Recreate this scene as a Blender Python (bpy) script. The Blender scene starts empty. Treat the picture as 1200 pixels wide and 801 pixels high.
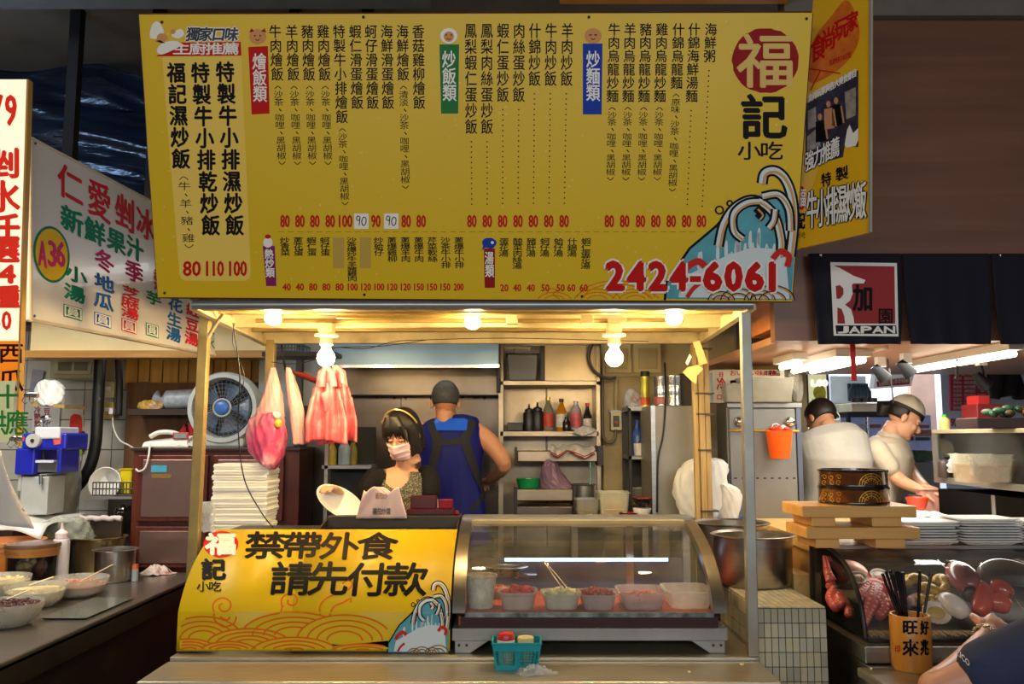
import bpy, bmesh, math, random
from mathutils import Vector, Matrix
from mathutils.bvhtree import BVHTree
random.seed(7)
SC = bpy.context.scene
COL = SC.collection
PI = math.pi

# ------------------------------------------------------------------ camera
TH = math.radians(6.3); FPX = 1000.0; CAMZ = 1.55
cam = bpy.data.cameras.new('camera'); cam.lens = 30.0; cam.sensor_width = 36.0; cam.clip_end = 100
camo = bpy.data.objects.new('camera', cam); COL.objects.link(camo)
camo.location = (0, 0, CAMZ); camo.rotation_euler = (PI/2 + TH, 0, 0)
SC.camera = camo
# ------------------------------------------------------------------ world, exposure
w = bpy.data.worlds.new('world'); SC.world = w; w.use_nodes = True
w.node_tree.nodes['Background'].inputs[0].default_value = (0.80, 0.86, 1.0, 1)
w.node_tree.nodes['Background'].inputs[1].default_value = 0.25
SC.view_settings.view_transform = 'Standard'; SC.view_settings.look = 'None'
SC.view_settings.exposure = 0.12; SC.view_settings.gamma = 1.0
SC.view_settings.use_curve_mapping = False
def lin(c):
    return tuple((x/255/12.92) if x/255 <= 0.04045 else ((x/255+0.055)/1.055)**2.4 for x in c)
def area(name, loc, rot, sx, sy, power, color):
    l = bpy.data.lights.new(name, 'AREA'); l.shape = 'RECTANGLE'; l.size = sx; l.size_y = sy
    l.energy = power; l.color = color
    o = bpy.data.objects.new(name, l); COL.objects.link(o); o.location = loc; o.rotation_euler = rot
    return o
# added fill lights behind the visitor, turned forward to brighten the sign fronts
area('aisle_fill', (-1.3, -2.0, 2.3), (math.radians(82), 0, 0), 2.4, 0.4, 46, (1.0, 0.93, 0.80))
area('aisle_fill', (1.5, -2.0, 2.3), (math.radians(82), 0, 0), 2.4, 0.4, 44, (0.95, 0.97, 1.0))
# lamp over the syrup counter (left stall) and over the sushi kitchen (right stall)
area('syrup_stall_lamp', (-2.6, 3.6, 2.9), (0, math.radians(8), 0), 0.9, 1.4, 60, (1.0, 0.90, 0.72))
area('seafood_case_lamp', (1.9, 3.3, 1.120), (math.radians(-25), 0, 0), 1.2, 0.05, 1.3, (1.0, 0.95, 0.85))
area('sushi_stall_lamp', (1.85, 3.95, 1.89), (0, 0, 0), 0.3, 0.8, 13, (1.0, 0.96, 0.88))
area('tarp_blue_fill', (-2.3, 2.9, 3.3), (math.radians(70), 0, math.radians(-10)), 1.0, 0.06, 12, (0.35, 0.6, 1.0))  # added light aimed at the tarpaulin for blue highlights, no real lamp there
area('back_aisle_lamp', (2.7, 7.6, 3.0), (0, 0, 0), 3.0, 1.0, 200, (0.90, 0.95, 1.0))
area('kitchen_fill', (-0.4, 4.75, 2.55), (0, 0, 0), 1.6, 0.2, 5, (1.0, 0.95, 0.85))  # added fill to lighten the middle of the kitchen, no real fitting

# ------------------------------------------------------------------ pixel to point
_c, _s = math.cos(TH), math.sin(TH)
CAM = Vector((0, 0, CAMZ))
def ray(px, py):
    u = (px-600)/FPX; v = (400.5-py)/FPX
    return Vector((u, _c - _s*v, _s + _c*v))
def W(px, py, y):
    d = ray(px, py); return CAM + d*(y/d.y)
def WZ(px, py, z):
    d = ray(px, py); return CAM + d*((z-CAMZ)/d.z)
def hz(py, y):                      # height of picture row py at depth y
    return W(600, py, y).z
def hx(px, y, py=511):
    return W(px, py, y).x

# ------------------------------------------------------------------ materials
_M = {}
def mat(name, color, rough=0.5, metal=0.0, var=0.12, scale=8.0, bump=0.0, trans=0.0, emit=0.0,
        ecol=None, stretch=None, spec=0.5, alpha=1.0, dirt=None, dirt_scale=3.0, dirt_amt=0.5, coat=0.0, sss=0.0):
    if name in _M: return _M[name]
    m = bpy.data.materials.new(name); m.use_nodes = True
    nt = m.node_tree; b = nt.nodes['Principled BSDF']; N = nt.nodes.new; L = nt.links.new
    c = lin(color)
    b.inputs['Roughness'].default_value = rough; b.inputs['Metallic'].default_value = metal
    b.inputs['Specular IOR Level'].default_value = spec
    b.inputs['Transmission Weight'].default_value = trans
    b.inputs['Alpha'].default_value = alpha
    b.inputs['Coat Weight'].default_value = coat
    if sss: b.inputs['Subsurface Weight'].default_value = sss; b.inputs['Subsurface Scale'].default_value = 0.01
    b.inputs['Base Color'].default_value = (*c, 1)
    if var or bump or dirt:
        tc = N('ShaderNodeTexCoord'); mp = N('ShaderNodeMapping'); L(tc.outputs['Object'], mp.inputs[0])
        if stretch: mp.inputs['Scale'].default_value = stretch
        nz = N('ShaderNodeTexNoise'); nz.inputs['Scale'].default_value = scale; nz.inputs['Detail'].default_value = 5
        L(mp.outputs[0], nz.inputs['Vector'])
        mx = N('ShaderNodeMixRGB'); mx.inputs[0].default_value = 1.0
        rmp = N('ShaderNodeMapRange'); rmp.inputs[1].default_value = 0.3; rmp.inputs[2].default_value = 0.7
        L(nz.outputs[0], rmp.inputs[0]); L(rmp.outputs[0], mx.inputs[0])
        mx.inputs[1].default_value = (*[x*(1-var) for x in c], 1)
        mx.inputs[2].default_value = (*[min(1, x*(1+var)) for x in c], 1)
        out = mx.outputs[0]
        if dirt:
            n2 = N('ShaderNodeTexNoise'); n2.inputs['Scale'].default_value = dirt_scale; n2.inputs['Detail'].default_value = 8
            L(tc.outputs['Object'], n2.inputs['Vector'])
            r2 = N('ShaderNodeMapRange'); r2.inputs[1].default_value = 0.48; r2.inputs[2].default_value = 0.72
            r2.inputs[4].default_value = dirt_amt
            L(n2.outputs[0], r2.inputs[0])
            m2 = N('ShaderNodeMixRGB'); L(r2.outputs[0], m2.inputs[0]); L(out, m2.inputs[1])
            m2.inputs[2].default_value = (*lin(dirt), 1); out = m2.outputs[0]
        L(out, b.inputs['Base Color'])
        if bump:
            bp = N('ShaderNodeBump'); bp.inputs['Strength'].default_value = bump; bp.inputs['Distance'].default_value = 0.01
            L(nz.outputs[0], bp.inputs['Height']); L(bp.outputs[0], b.inputs['Normal'])
    if emit:
        b.inputs['Emission Color'].default_value = (*lin(ecol or color), 1)
        b.inputs['Emission Strength'].default_value = emit
    _M[name] = m
    return m
def wood(name, c1, c2, scale=3.0, rough=0.5, axis='X', dist=4.0):
    if name in _M: return _M[name]
    m = bpy.data.materials.new(name); m.use_nodes = True
    nt = m.node_tree; b = nt.nodes['Principled BSDF']; N = nt.nodes.new; L = nt.links.new
    tc = N('ShaderNodeTexCoord'); mp = N('ShaderNodeMapping'); L(tc.outputs['Object'], mp.inputs[0])
    s = {'X': (0.6, 8, 8), 'Y': (8, 0.6, 8), 'Z': (8, 8, 0.6)}[axis]
    mp.inputs['Scale'].default_value = s
    nz = N('ShaderNodeTexNoise'); nz.inputs['Scale'].default_value = scale; nz.inputs['Detail'].default_value = 6
    nz.inputs['Distortion'].default_value = 0.4
    L(mp.outputs[0], nz.inputs['Vector'])
    cr = N('ShaderNodeValToRGB'); cr.color_ramp.elements[0].position = 0.3; cr.color_ramp.elements[1].position = 0.7
    cr.color_ramp.elements[0].color = (*lin(c1), 1); cr.color_ramp.elements[1].color = (*lin(c2), 1)
    L(nz.outputs[0], cr.inputs[0]); L(cr.outputs[0], b.inputs['Base Color'])
    b.inputs['Roughness'].default_value = rough
    bp = N('ShaderNodeBump'); bp.inputs['Strength'].default_value = 0.15; bp.inputs['Distance'].default_value = 0.003
    L(nz.outputs[0], bp.inputs['Height']); L(bp.outputs[0], b.inputs['Normal'])
    _M[name] = m; return m
def film(name, color, opacity=0.35, rough=0.25):
    """thin translucent plastic film / frosted plastic wall"""
    if name in _M: return _M[name]
    m = bpy.data.materials.new(name); m.use_nodes = True
    nt = m.node_tree; b = nt.nodes['Principled BSDF']; N = nt.nodes.new; L = nt.links.new
    b.inputs['Base Color'].default_value = (*lin(color), 1); b.inputs['Roughness'].default_value = rough
    t = N('ShaderNodeBsdfTransparent'); mx = N('ShaderNodeMixShader')
    tc = N('ShaderNodeTexCoord'); nz = N('ShaderNodeTexNoise'); nz.inputs['Scale'].default_value = 18
    L(tc.outputs['Object'], nz.inputs['Vector'])
    r = N('ShaderNodeMapRange'); r.inputs[3].default_value = max(0, opacity-0.15); r.inputs[4].default_value = min(1, opacity+0.15)
    L(nz.outputs[0], r.inputs[0]); L(r.outputs[0], mx.inputs[0])
    L(t.outputs[0], mx.inputs[1]); L(b.outputs[0], mx.inputs[2])
    L(mx.outputs[0], nt.nodes['Material Output'].inputs['Surface'])
    _M[name] = m; return m
def glass(name, color=(255, 255, 255), haze=0.05, rough=0.02):
    """window glass: clear pane with reflections and a little haze (grease)"""
    if name in _M: return _M[name]
    m = bpy.data.materials.new(name); m.use_nodes = True
    nt = m.node_tree; N = nt.nodes.new; L = nt.links.new
    nt.nodes.remove(nt.nodes['Principled BSDF'])
    t = N('ShaderNodeBsdfTransparent'); t.inputs[0].default_value = (*lin(color), 1)
    g = N('ShaderNodeBsdfGlossy'); g.inputs['Roughness'].default_value = rough
    d = N('ShaderNodeBsdfDiffuse'); d.inputs[0].default_value = (0.75, 0.78, 0.74, 1)
    fr = N('ShaderNodeFresnel'); fr.inputs[0].default_value = 1.5
    m1 = N('ShaderNodeMixShader'); m2 = N('ShaderNodeMixShader')
    tc = N('ShaderNodeTexCoord'); nz = N('ShaderNodeTexNoise'); nz.inputs['Scale'].default_value = 5
    L(tc.outputs['Object'], nz.inputs['Vector'])
    r = N('ShaderNodeMapRange'); r.inputs[1].default_value = 0.4; r.inputs[2].default_value = 0.8
    r.inputs[3].default_value = haze*0.5; r.inputs[4].default_value = haze*2
    L(nz.outputs[0], r.inputs[0])
    L(r.outputs[0], m1.inputs[0]); L(t.outputs[0], m1.inputs[1]); L(d.outputs[0], m1.inputs[2])
    L(fr.outputs[0], m2.inputs[0]); L(m1.outputs[0], m2.inputs[1]); L(g.outputs[0], m2.inputs[2])
    L(m2.outputs[0], nt.nodes['Material Output'].inputs['Surface'])
    _M[name] = m; return m

STEEL = mat('brushed_steel', (176, 172, 164), 0.32, 1.0, 0.10, 6, stretch=(1, 1, 12), dirt=(120, 100, 70), dirt_amt=0.25)
STEELH = mat('brushed_steel_flat', (178, 170, 152), 0.34, 0.75, 0.10, 6, stretch=(1, 12, 12), dirt=(110, 90, 60), dirt_amt=0.3)
KST = mat('kitchen_steel', (152, 138, 116), 0.38, 0.92, 0.18, 4, dirt=(96, 76, 48), dirt_amt=0.45)
GREASY = mat('greasy_steel', (106, 98, 90), 0.36, 0.92, 0.22, 3, dirt=(70, 50, 30), dirt_scale=2.2, dirt_amt=0.55, bump=0.05)
DSTEEL = mat('dull_steel', (150, 150, 148), 0.45, 0.7, 0.12, 5, dirt=(100, 90, 70), dirt_amt=0.3)
CHROME = mat('chrome', (215, 215, 215), 0.12, 1.0, 0)
BLACK = mat('black_plastic', (22, 22, 24), 0.45, 0, 0.1)
DARK = mat('dark_paint', (40, 36, 34), 0.5, 0, 0.2)
WHITE = mat('white_plastic', (232, 230, 224), 0.4, 0, 0.03)
CREAM = mat('cream_paint', (196, 178, 132), 0.6, 0, 0.08, 4, dirt=(120, 92, 50), dirt_amt=0.45)
RUST = mat('yellowed_steel', (176, 152, 92), 0.42, 0.35, 0.2, 7, dirt=(104, 74, 34), dirt_amt=0.6)
GLASS = glass('case_glass', haze=0.07)
CLEAR = glass('clear_glass', haze=0.02)
INK = mat('black_ink', (14, 13, 14), 0.6, 0, 0, spec=0.15)
RED = mat('red_ink', (196, 22, 20), 0.6, 0, 0, spec=.15)
WINK = mat('white_ink', (240, 238, 232), 0.5, 0, 0)

# ------------------------------------------------------------------ mesh builder
ORG = {}
def V(*a): return Vector(a)
class MB:
    def __init__(s): s.v = []; s.f = []; s.mi = []; s.m = 0
    def add(s, vs, fs):
        b = len(s.v); s.v += [Vector(p) for p in vs]
        for f in fs: s.f.append(tuple(b+i for i in f)); s.mi.append(s.m)
        return s
    def box(s, a, b, rz=0.0):
        x0, y0, z0 = a; x1, y1, z1 = b
        vs = [V(x, y, z) for x in (x0, x1) for y in (y0, y1) for z in (z0, z1)]
        if rz:
            c = V((x0+x1)/2, (y0+y1)/2, 0); R = Matrix.Rotation(rz, 3, 'Z')
            vs = [R @ (p-c) + c for p in vs]
        return s.add(vs, [(0, 1, 3, 2), (4, 6, 7, 5), (0, 4, 5, 1), (2, 3, 7, 6), (0, 2, 6, 4), (1, 5, 7, 3)])
    def hexa(s, q0, q1):            # two quads, q0 bottom/front, q1 top/back, same winding
        return s.add(list(q0)+list(q1), [(3, 2, 1, 0), (4, 5, 6, 7), (0, 1, 5, 4), (1, 2, 6, 5), (2, 3, 7, 6), (3, 0, 4, 7)])
    def rings(s, rs, cap0=True, cap1=True, closed=True):
        n = len(rs[0]); b = len(s.v)
        for r in rs: s.v += [Vector(p) for p in r]
        k = n if closed else n-1
        for i in range(len(rs)-1):
            for j in range(k):
                j2 = (j+1) % n
                s.f.append((b+i*n+j, b+i*n+j2, b+(i+1)*n+j2, b+(i+1)*n+j)); s.mi.append(s.m)
        if cap0 and closed: s.f.append(tuple(b+j for j in reversed(range(n)))); s.mi.append(s.m)
        if cap1 and closed: s.f.append(tuple(b+(len(rs)-1)*n+j for j in range(n))); s.mi.append(s.m)
        return s
    def lathe(s, prof, c=(0, 0, 0), n=24, cap0=False, cap1=False, sy=1.0):
        cx, cy, cz = c
        return s.rings([[V(cx+r*math.cos(2*PI*j/n), cy+sy*r*math.sin(2*PI*j/n), cz+z) for j in range(n)] for r, z in prof], cap0, cap1)
    def tube(s, pts, r, n=8, caps=True, flat=1.0):
        pts = [Vector(p) for p in pts]; rs = []
        rr = r if isinstance(r, (list, tuple)) else [r]*len(pts)
        prev = None
        for i, p in enumerate(pts):
            t = (pts[min(i+1, len(pts)-1)]-pts[max(i-1, 0)])
            t = t.normalized() if t.length > 1e-9 else V(0, 0, 1)
            if prev is None:
                u = t.cross(V(0, 0, 1)) if abs(t.z) < 0.95 else t.cross(V(0, 1, 0))
            else: u = prev - t*prev.dot(t)
            u.normalize(); prev = u; w_ = t.cross(u)
            rs.append([p + u*rr[i]*math.cos(2*PI*j/n) + w_*rr[i]*flat*math.sin(2*PI*j/n) for j in range(n)])
        return s.rings(rs, caps, caps)
    def cyl(s, a, b, r, r2=None, n=16): return s.tube([a, b], [r, r if r2 is None else r2], n)
    def ball(s, c, r, n=16, m=10, R=None):
        c = Vector(c); r = Vector(r) if hasattr(r, '__len__') else V(r, r, r)
        rs = []
        for i in range(m+1):
            a = -PI/2 + PI*i/m; a = max(-PI/2+0.05, min(PI/2-0.05, a))
            ring = []
            for j in range(n):
                p = V(math.cos(a)*math.cos(2*PI*j/n)*r.x, math.cos(a)*math.sin(2*PI*j/n)*r.y, math.sin(a)*r.z)
                if R is not None: p = R @ p
                ring.append(c+p)
            rs.append(ring)
        return s.rings(rs, True, True)
    def prism(s, poly, axis, a, b):
        """poly in the two other axes, extruded along axis from a to b"""
        def mk(p, t):
            return {'X': V(t, p[0], p[1]), 'Y': V(p[0], t, p[1]), 'Z': V(p[0], p[1], t)}[axis]
        return s.rings([[mk(p, a) for p in poly], [mk(p, b) for p in poly]], True, True)
    def grid(s, fn, nu, nv):
        b = len(s.v)
        for i in range(nu+1):
            for j in range(nv+1): s.v.append(Vector(fn(i/nu, j/nv)))
        for i in range(nu):
            for j in range(nv):
                a = b+i*(nv+1)+j; s.f.append((a, a+nv+1, a+nv+2, a+1)); s.mi.append(s.m)
        return s
    def obj(s, name, m, parent=None, smooth=False, bevel=0, solid=0, label=None, ang=40, kind=None, fix=True, origin=None):
        me = bpy.data.meshes.new(name)
        if parent is not None: o0 = ORG[parent.name]
        elif origin is not None: o0 = Vector(origin)
        else:
            xs = [p.x for p in s.v]; ys = [p.y for p in s.v]; zs = [p.z for p in s.v]
            o0 = V((min(xs)+max(xs))/2, (min(ys)+max(ys))/2, min(zs))
        me.from_pydata([p-o0 for p in s.v], [], s.f)
        for mm in (m if isinstance(m, (list, tuple)) else [m]): me.materials.append(mm)
        if any(s.mi): me.polygons.foreach_set('material_index', s.mi)
        if fix:
            bm = bmesh.new(); bm.from_mesh(me); bmesh.ops.recalc_face_normals(bm, faces=bm.faces); bm.to_mesh(me); bm.free()
        if smooth:
            me.polygons.foreach_set('use_smooth', [True]*len(me.polygons))
            me.set_sharp_from_angle(angle=math.radians(ang))
        me.update()
        o = bpy.data.objects.new(name, me); COL.objects.link(o)
        ORG[o.name] = o0
        if parent is not None: o.parent = parent
        else: o.location = o0
        if solid:
            md = o.modifiers.new('thick', 'SOLIDIFY'); md.thickness = solid; md.offset = 0
        if bevel:
            md = o.modifiers.new('bevel', 'BEVEL'); md.width = bevel; md.segments = 2; md.limit_method = 'ANGLE'; md.angle_limit = math.radians(50)
            md.harden_normals = False
        if label: o['label'] = label
        if kind: o['kind'] = kind
        return o
def tag(o, label, cat, group=None):
    o['label'] = label; o['category'] = cat
    if group: o['group'] = group
    return o
def thing(name, loc, label, cat, group=None):
    o = bpy.data.objects.new(name, None); COL.objects.link(o); o.location = loc
    o.empty_display_size = 0.05
    ORG[o.name] = Vector(loc)
    return tag(o, label, cat, group)
def struct(o): o['kind'] = 'structure'; return o
KIDS = {}
def copy_tree(o, loc, label=None, rz=None, parent=None):
    c = o.copy(); COL.objects.link(c)
    if parent is None:
        c.location = loc
        if rz is not None: c.rotation_euler.z = rz
        if label: c['label'] = label
    else: c.parent = parent
    ORG[c.name] = Vector(loc) if loc is not None else V(0, 0, 0)
    for ch in [x for x in SC.objects if x.parent == o]: copy_tree(ch, None, parent=c)
    return c

# ------------------------------------------------------------------ lettering
_G = {}
def glyph(ch):
    if ch in _G: return _G[ch]
    cu = bpy.data.curves.new('t', 'FONT'); cu.body = ch; cu.resolution_u = 2; cu.size = 1.0
    o = bpy.data.objects.new('t', cu); COL.objects.link(o)
    dg = bpy.context.evaluated_depsgraph_get(); oe = o.evaluated_get(dg); me = oe.to_mesh()
    vs = [(p.co.x, p.co.y) for p in me.vertices]; fs = [tuple(p.vertices) for p in me.polygons]
    oe.to_mesh_clear(); bpy.data.objects.remove(o); bpy.data.curves.remove(cu)
    if vs: bb = (min(v[0] for v in vs), min(v[1] for v in vs), max(v[0] for v in vs), max(v[1] for v in vs))
    else: bb = (0, 0, 1, 1)
    _G[ch] = (vs, fs, bb); return _G[ch]
EMREF = None
def put_text(mb, s, x0, y0, x1, y1, hit, lift=0.0, bold=0.0, slope=0.0, tight=None, lean=0.0):
    """one glyph run s fitted into the picture box; each vertex is carried onto the sign's own surface by hit()"""
    global EMREF
    vs, fs, bb = glyph(s)
    if not vs: return
    cjk = ord(s[0]) > 0x2E80
    if tight is None: tight = not cjk
    if not tight:
        if EMREF is None:
            e = glyph('國')[2]; EMREF = e
        e = EMREF; ex0, ey0, ex1, ey1 = e[0], e[1], e[2], e[3]
    else: ex0, ey0, ex1, ey1 = bb
    sx = (x1-x0)/(ex1-ex0); sy = (y1-y0)/(ey1-ey0)
    cx = (x0+x1)/2; cy = (y0+y1)/2
    offs = [(0, 0)] if not bold else [(bold, 0), (-bold, 0), (0, bold), (0, -bold), (bold*.7, bold*.7), (-bold*.7, -bold*.7)]
    for k, (ox, oy) in enumerate(offs):
        pts = []; lk = lift+k*0.00012
        for (vx, vy) in vs:
            px = x0 + (vx-ex0)*sx + ox; py = y1 - (vy-ey0)*sy + oy
            px += lean*(cy-py)
            py += slope*(px-cx)
            pts.append((px, py))
        emit(mb, pts, fs, hit, lk)
def emit(mb, pts, fs, hit, lift):
    """print a flat 2D figure onto the sign; on a curved sign it is first cut small so that it hugs the curve"""
    if getattr(hit, 'curved', False):
        out = []
        for f in fs:
            for k in range(1, len(f)-1): out.append((pts[f[0]], pts[f[k]], pts[f[k+1]]))
        res = []
        while out:
            a, b, c = out.pop()
            e = [(abs(a[1]-b[1]), 0), (abs(b[1]-c[1]), 1), (abs(c[1]-a[1]), 2)]; m = max(e)
            if m[0] <= 5: res.append((a, b, c)); continue
            if m[1] == 0: q = ((a[0]+b[0])/2, (a[1]+b[1])/2); out += [(a, q, c), (q, b, c)]
            elif m[1] == 1: q = ((c[0]+b[0])/2, (c[1]+b[1])/2); out += [(a, b, q), (a, q, c)]
            else: q = ((a[0]+c[0])/2, (a[1]+c[1])/2); out += [(a, b, q), (q, b, c)]
        idx = {}; vs = []; ff = []
        for t in res:
            ids = []
            for p in t:
                k = (round(p[0], 3), round(p[1], 3))
                if k not in idx: idx[k] = len(vs); vs.append(hit(p[0], p[1], lift))
                ids.append(idx[k])
            if len(set(ids)) == 3: ff.append(tuple(ids))
        mb.add(vs, ff)
    else: mb.add([hit(x, y, lift) for x, y in pts], fs)
def column(mb, s, xt, yt, xb, yb, w_, hit, lift=0.0, bold=0.0, fill=0.93, slope=0.0):
    n = len(s)
    for i, ch in enumerate(s):
        t0 = i/n; t1 = (i+1)/n
        cy0 = yt+(yb-yt)*t0; cy1 = yt+(yb-yt)*t1; cx = xt+(xb-xt)*(t0+t1)/2
        g = (cy1-cy0)*(1-fill)/2
        if ch in '()':
            pts_h = (cy1-cy0)*0.25; m_ = (cy0+cy1)/2
            a = [(cx-w_*.4, m_+(pts_h if ch == '(' else -pts_h)), (cx, m_-(pts_h*.4 if ch == '(' else -pts_h*.4)), (cx+w_*.4, m_+(pts_h if ch == '(' else -pts_h))]
            stroke(mb, a, 0.9, hit, lift, True); continue
        if ch == '、':
            m_ = (cy0+cy1)/2; stroke(mb, [(cx, m_-1.5), (cx+2.5, m_+1.5)], 1.2, hit, lift); continue
        put_text(mb, ch, cx-w_/2, cy0+g, cx+w_/2, cy1-g, hit, lift, bold, slope)
def row(mb, s, x0, y0, x1, y1, hit, lift=0.0, bold=0.0, gap=0.08, slope=0.0, lean=0.0):
    n = len(s); wd = (x1-x0)/n
    for i, ch in enumerate(s):
        a = x0+wd*i+wd*gap/2; b = x0+wd*(i+1)-wd*gap/2
        dy = slope*((a+b)/2-(x0+x1)/2)
        put_text(mb, ch, a, y0+dy, b, y1+dy, hit, lift, bold, slope, lean=lean)
def catmull(p, k=6, closed=False):
    out = []; n = len(p)
    rng = range(n) if closed else range(n-1)
    for i in rng:
        g = (lambda j: p[j % n]) if closed else (lambda j: p[max(0, min(n-1, j))])
        a, b, c, d = g(i-1), g(i), g(i+1), g(i+2)
        for t in range(k):
            u = t/k
            out.append(tuple(0.5*((2*b[q])+(-a[q]+c[q])*u+(2*a[q]-5*b[q]+4*c[q]-d[q])*u*u+(-a[q]+3*b[q]-3*c[q]+d[q])*u**3) for q in range(len(b))))
    if not closed: out.append(tuple(p[-1]))
    return out
NS_ = [0]
def stroke(mb, pts, w_, hit, lift=0.0, smooth=False, taper=False):
    if smooth and len(pts) > 2: pts = catmull(pts)
    L_ = []; n = len(pts); NS_[0] += 1; lj = lift+(NS_[0] % 13)*0.00003
    for i, (x, y) in enumerate(pts):
        a = pts[max(0, i-1)]; b = pts[min(n-1, i+1)]
        dx, dy = b[0]-a[0], b[1]-a[1]; l = math.hypot(dx, dy) or 1
        ww = w_/2 * ((1-abs(2*i/(n-1)-1)**3*0.7) if taper else 1)
        L_.append((hit(x-dy/l*ww, y+dx/l*ww, lj), hit(x+dy/l*ww, y-dx/l*ww, lj)))
    b0 = len(mb.v)
    for a, b in L_: mb.v += [a, b]
    for i in range(n-1): mb.f.append((b0+2*i, b0+2*i+1, b0+2*i+3, b0+2*i+2)); mb.mi.append(mb.m)
def blob(mb, pts, hit, lift=0.0, smooth=False):
    """filled outline, fan from its centre"""
    if smooth: pts = catmull(pts, 5, True)
    from mathutils.geometry import tessellate_polygon
    tris = tessellate_polygon([[V(x, y, 0) for x, y in pts]])
    emit(mb, pts, [tuple(t) for t in tris], hit, lift)
def disc(mb, cx, cy, rx, ry, hit, lift=0.0, n=28, rag=0.0):
    rr = random.Random(3)
    blob(mb, [(cx+rx*(1+rag*rr.uniform(-1, 1))*math.cos(2*PI*i/n), cy+ry*(1+rag*rr.uniform(-1, 1))*math.sin(2*PI*i/n)) for i in range(n)], hit, lift)
def rect(mb, x0, y0, x1, y1, hit, lift=0.0):
    blob(mb, [(x0, y0), (x1, y0), (x1, y1), (x0, y1)], hit, lift)
def plane_hit(p, n):
    p = Vector(p); n = Vector(n).normalized()
    if n.dot(CAM-p) < 0: n = -n
    def hit(px, py, lift=0.0):
        d = ray(px, py); t = (p-CAM).dot(n)/d.dot(n)
        return CAM+d*t+n*lift
    hit.n = n; hit.p = p
    return hit
# ================================================================== THE SETTING
concrete = mat('aisle_floor', (96, 90, 84), 0.5, 0, 0.2, 3, bump=0.05, dirt=(50, 44, 40))
struct(MB().box((-7, -3, -0.1), (9, 11, 0)).obj('floor', concrete))
ceilm = mat('ceiling_paint', (98, 92, 82), 0.8, 0, 0.1, 2, dirt=(50, 44, 36))
struct(MB().box((-7, -3, 3.6), (9, 11, 3.7)).obj('ceiling', ceilm))
backm = mat('hall_wall_paint', (108, 100, 88), 0.8, 0, 0.1, 2)
struct(MB().box((-7, 10.9, 0), (9, 11, 3.6)).obj('wall_back', backm))
struct(MB().box((-7.1, -3, 0), (-7, 11, 3.6)).obj('wall_left', backm))
struct(MB().box((9, -3, 0), (9.1, 11, 3.6)).obj('wall_right', backm))
# ceiling beams glimpsed over the menu board
bm_ = mat('beam_steel', (58, 50, 44), 0.6, 0.2, 0.2)
amber = mat('amber_panel', (214, 140, 40), 0.5, 0, 0.1)
b = MB()
for px in (88, 185, 345, 430): b.box((hx(px, 3.9, 20)-0.025, 3.9, 2.2 if px < 90 else 2.6), (hx(px, 3.9, 20)+0.025, 3.95, 3.6))
struct(b.obj('trim_1', mat('beam_dark', (30, 24, 20), .7, spec=.1)))
struct(MB().box((-2.2, 3.4, 3.38), (-0.35, 3.5, 3.6)).obj('trim_2', mat('grey_fascia', (96, 98, 98), 0.7)))
struct(MB().box((0.2, 3.3, 3.35), (1.15, 3.4, 3.42)).obj('trim_3', amber))
# kitchen back wall of the main stall: steel sheets, painted wall beside them
YB = 5.35
b = MB().box((hx(345, YB), YB, 0), (hx(706, YB), YB+0.08, 2.6))
kw = struct(b.obj('wall_kitchen', GREASY))
for (a, c, t, bo) in ((352, 470, 461, 640), (471, 586, 461, 640), (588, 640, 400, 640), (641, 704, 400, 640)):
    MB().box((hx(a, YB)+0.002, YB-0.008, hz(bo, YB)), (hx(c, YB)-0.002, YB, hz(t, YB))).obj('panel', GREASY if a < 580 else KST, kw, bevel=0.002)
# grime line under the hood
b = MB()
for i in range(26):
    x = hx(425+i*6.2, YB); 
    b.add([V(x-0.02, YB-0.011, hz(463, YB)), V(x+0.02, YB-0.011, hz(463, YB)), V(x+random.uniform(-.02, .02), YB-0.011, hz(463, YB)-random.uniform(0.008, 0.035))], [(0, 1, 2)])
b.obj('grime_streaks', mat('soot', (48, 30, 14), 0.9), kw, kind='stuff')
b = MB().box((hx(705, YB), YB-0.1, 0), (hx(941, YB), YB+0.08, 2.6))
struct(b.obj('wall_cream', CREAM))
# partition sheets behind the fan
pale = mat('pale_sheet', (150, 156, 160), 0.5, 0, 0.08)
struct(MB().box((hx(301, 5.3), 5.3, 0), (hx(346, 5.3), 5.38, 2.35)).obj('wall_partition', pale))
struct(MB().box((hx(346, 5.25), 5.22, 0.0), (hx(353, 5.25), 5.27, 2.35)).obj('trim_4', DARK))
struct(MB().box((hx(353, 5.3), 5.3, hz(475, 5.3)), (hx(391, 5.3), 5.34, hz(400, 5.3))).obj('wall_sheet', pale))
# left stall: tiled white wall, brown board, planks, cream fascia
YL = 5.75
tilew = mat('glazed_white_tile', (206, 202, 190), 0.25, 0, 0.05, dirt=(140, 130, 100), dirt_amt=0.3)
grout = mat('grout', (120, 116, 104), 0.8)
tw = struct(MB().box((hx(-160, YL), YL, 0), (hx(150, YL), YL+0.1, 2.3)).obj('wall_tiled', grout))
x0 = hx(-8, YL); k = 0
while x0 < hx(142, YL):
    z = 0.66
    while z < 2.1:
        MB().box((x0+0.003, YL-0.008, z+0.003), (x0+0.197, YL, z+0.197)).obj('tile', tilew, tw, bevel=0.003) if k == 0 else None
        if k == 0: t0 = [o for o in SC.objects if o.name == 'tile'][0]; tx, tz = x0, z
        else:
            c = t0.copy(); COL.objects.link(c); c.location = (x0-tx, 0, z-tz)
        k += 1; z += 0.2
    x0 += 0.2
brd = wood('brown_board', (96, 62, 34), (124, 84, 48), 2, 0.6, 'Z')
struct(MB().box((hx(146, 5.6), 5.6, 0), (hx(303, 5.6), 5.66, hz(448, 5.6))).obj('wall_board', brd))
plk = wood('plank_wood', (180, 128, 50), (214, 164, 78), 2.5, 0.5, 'Z')
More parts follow.
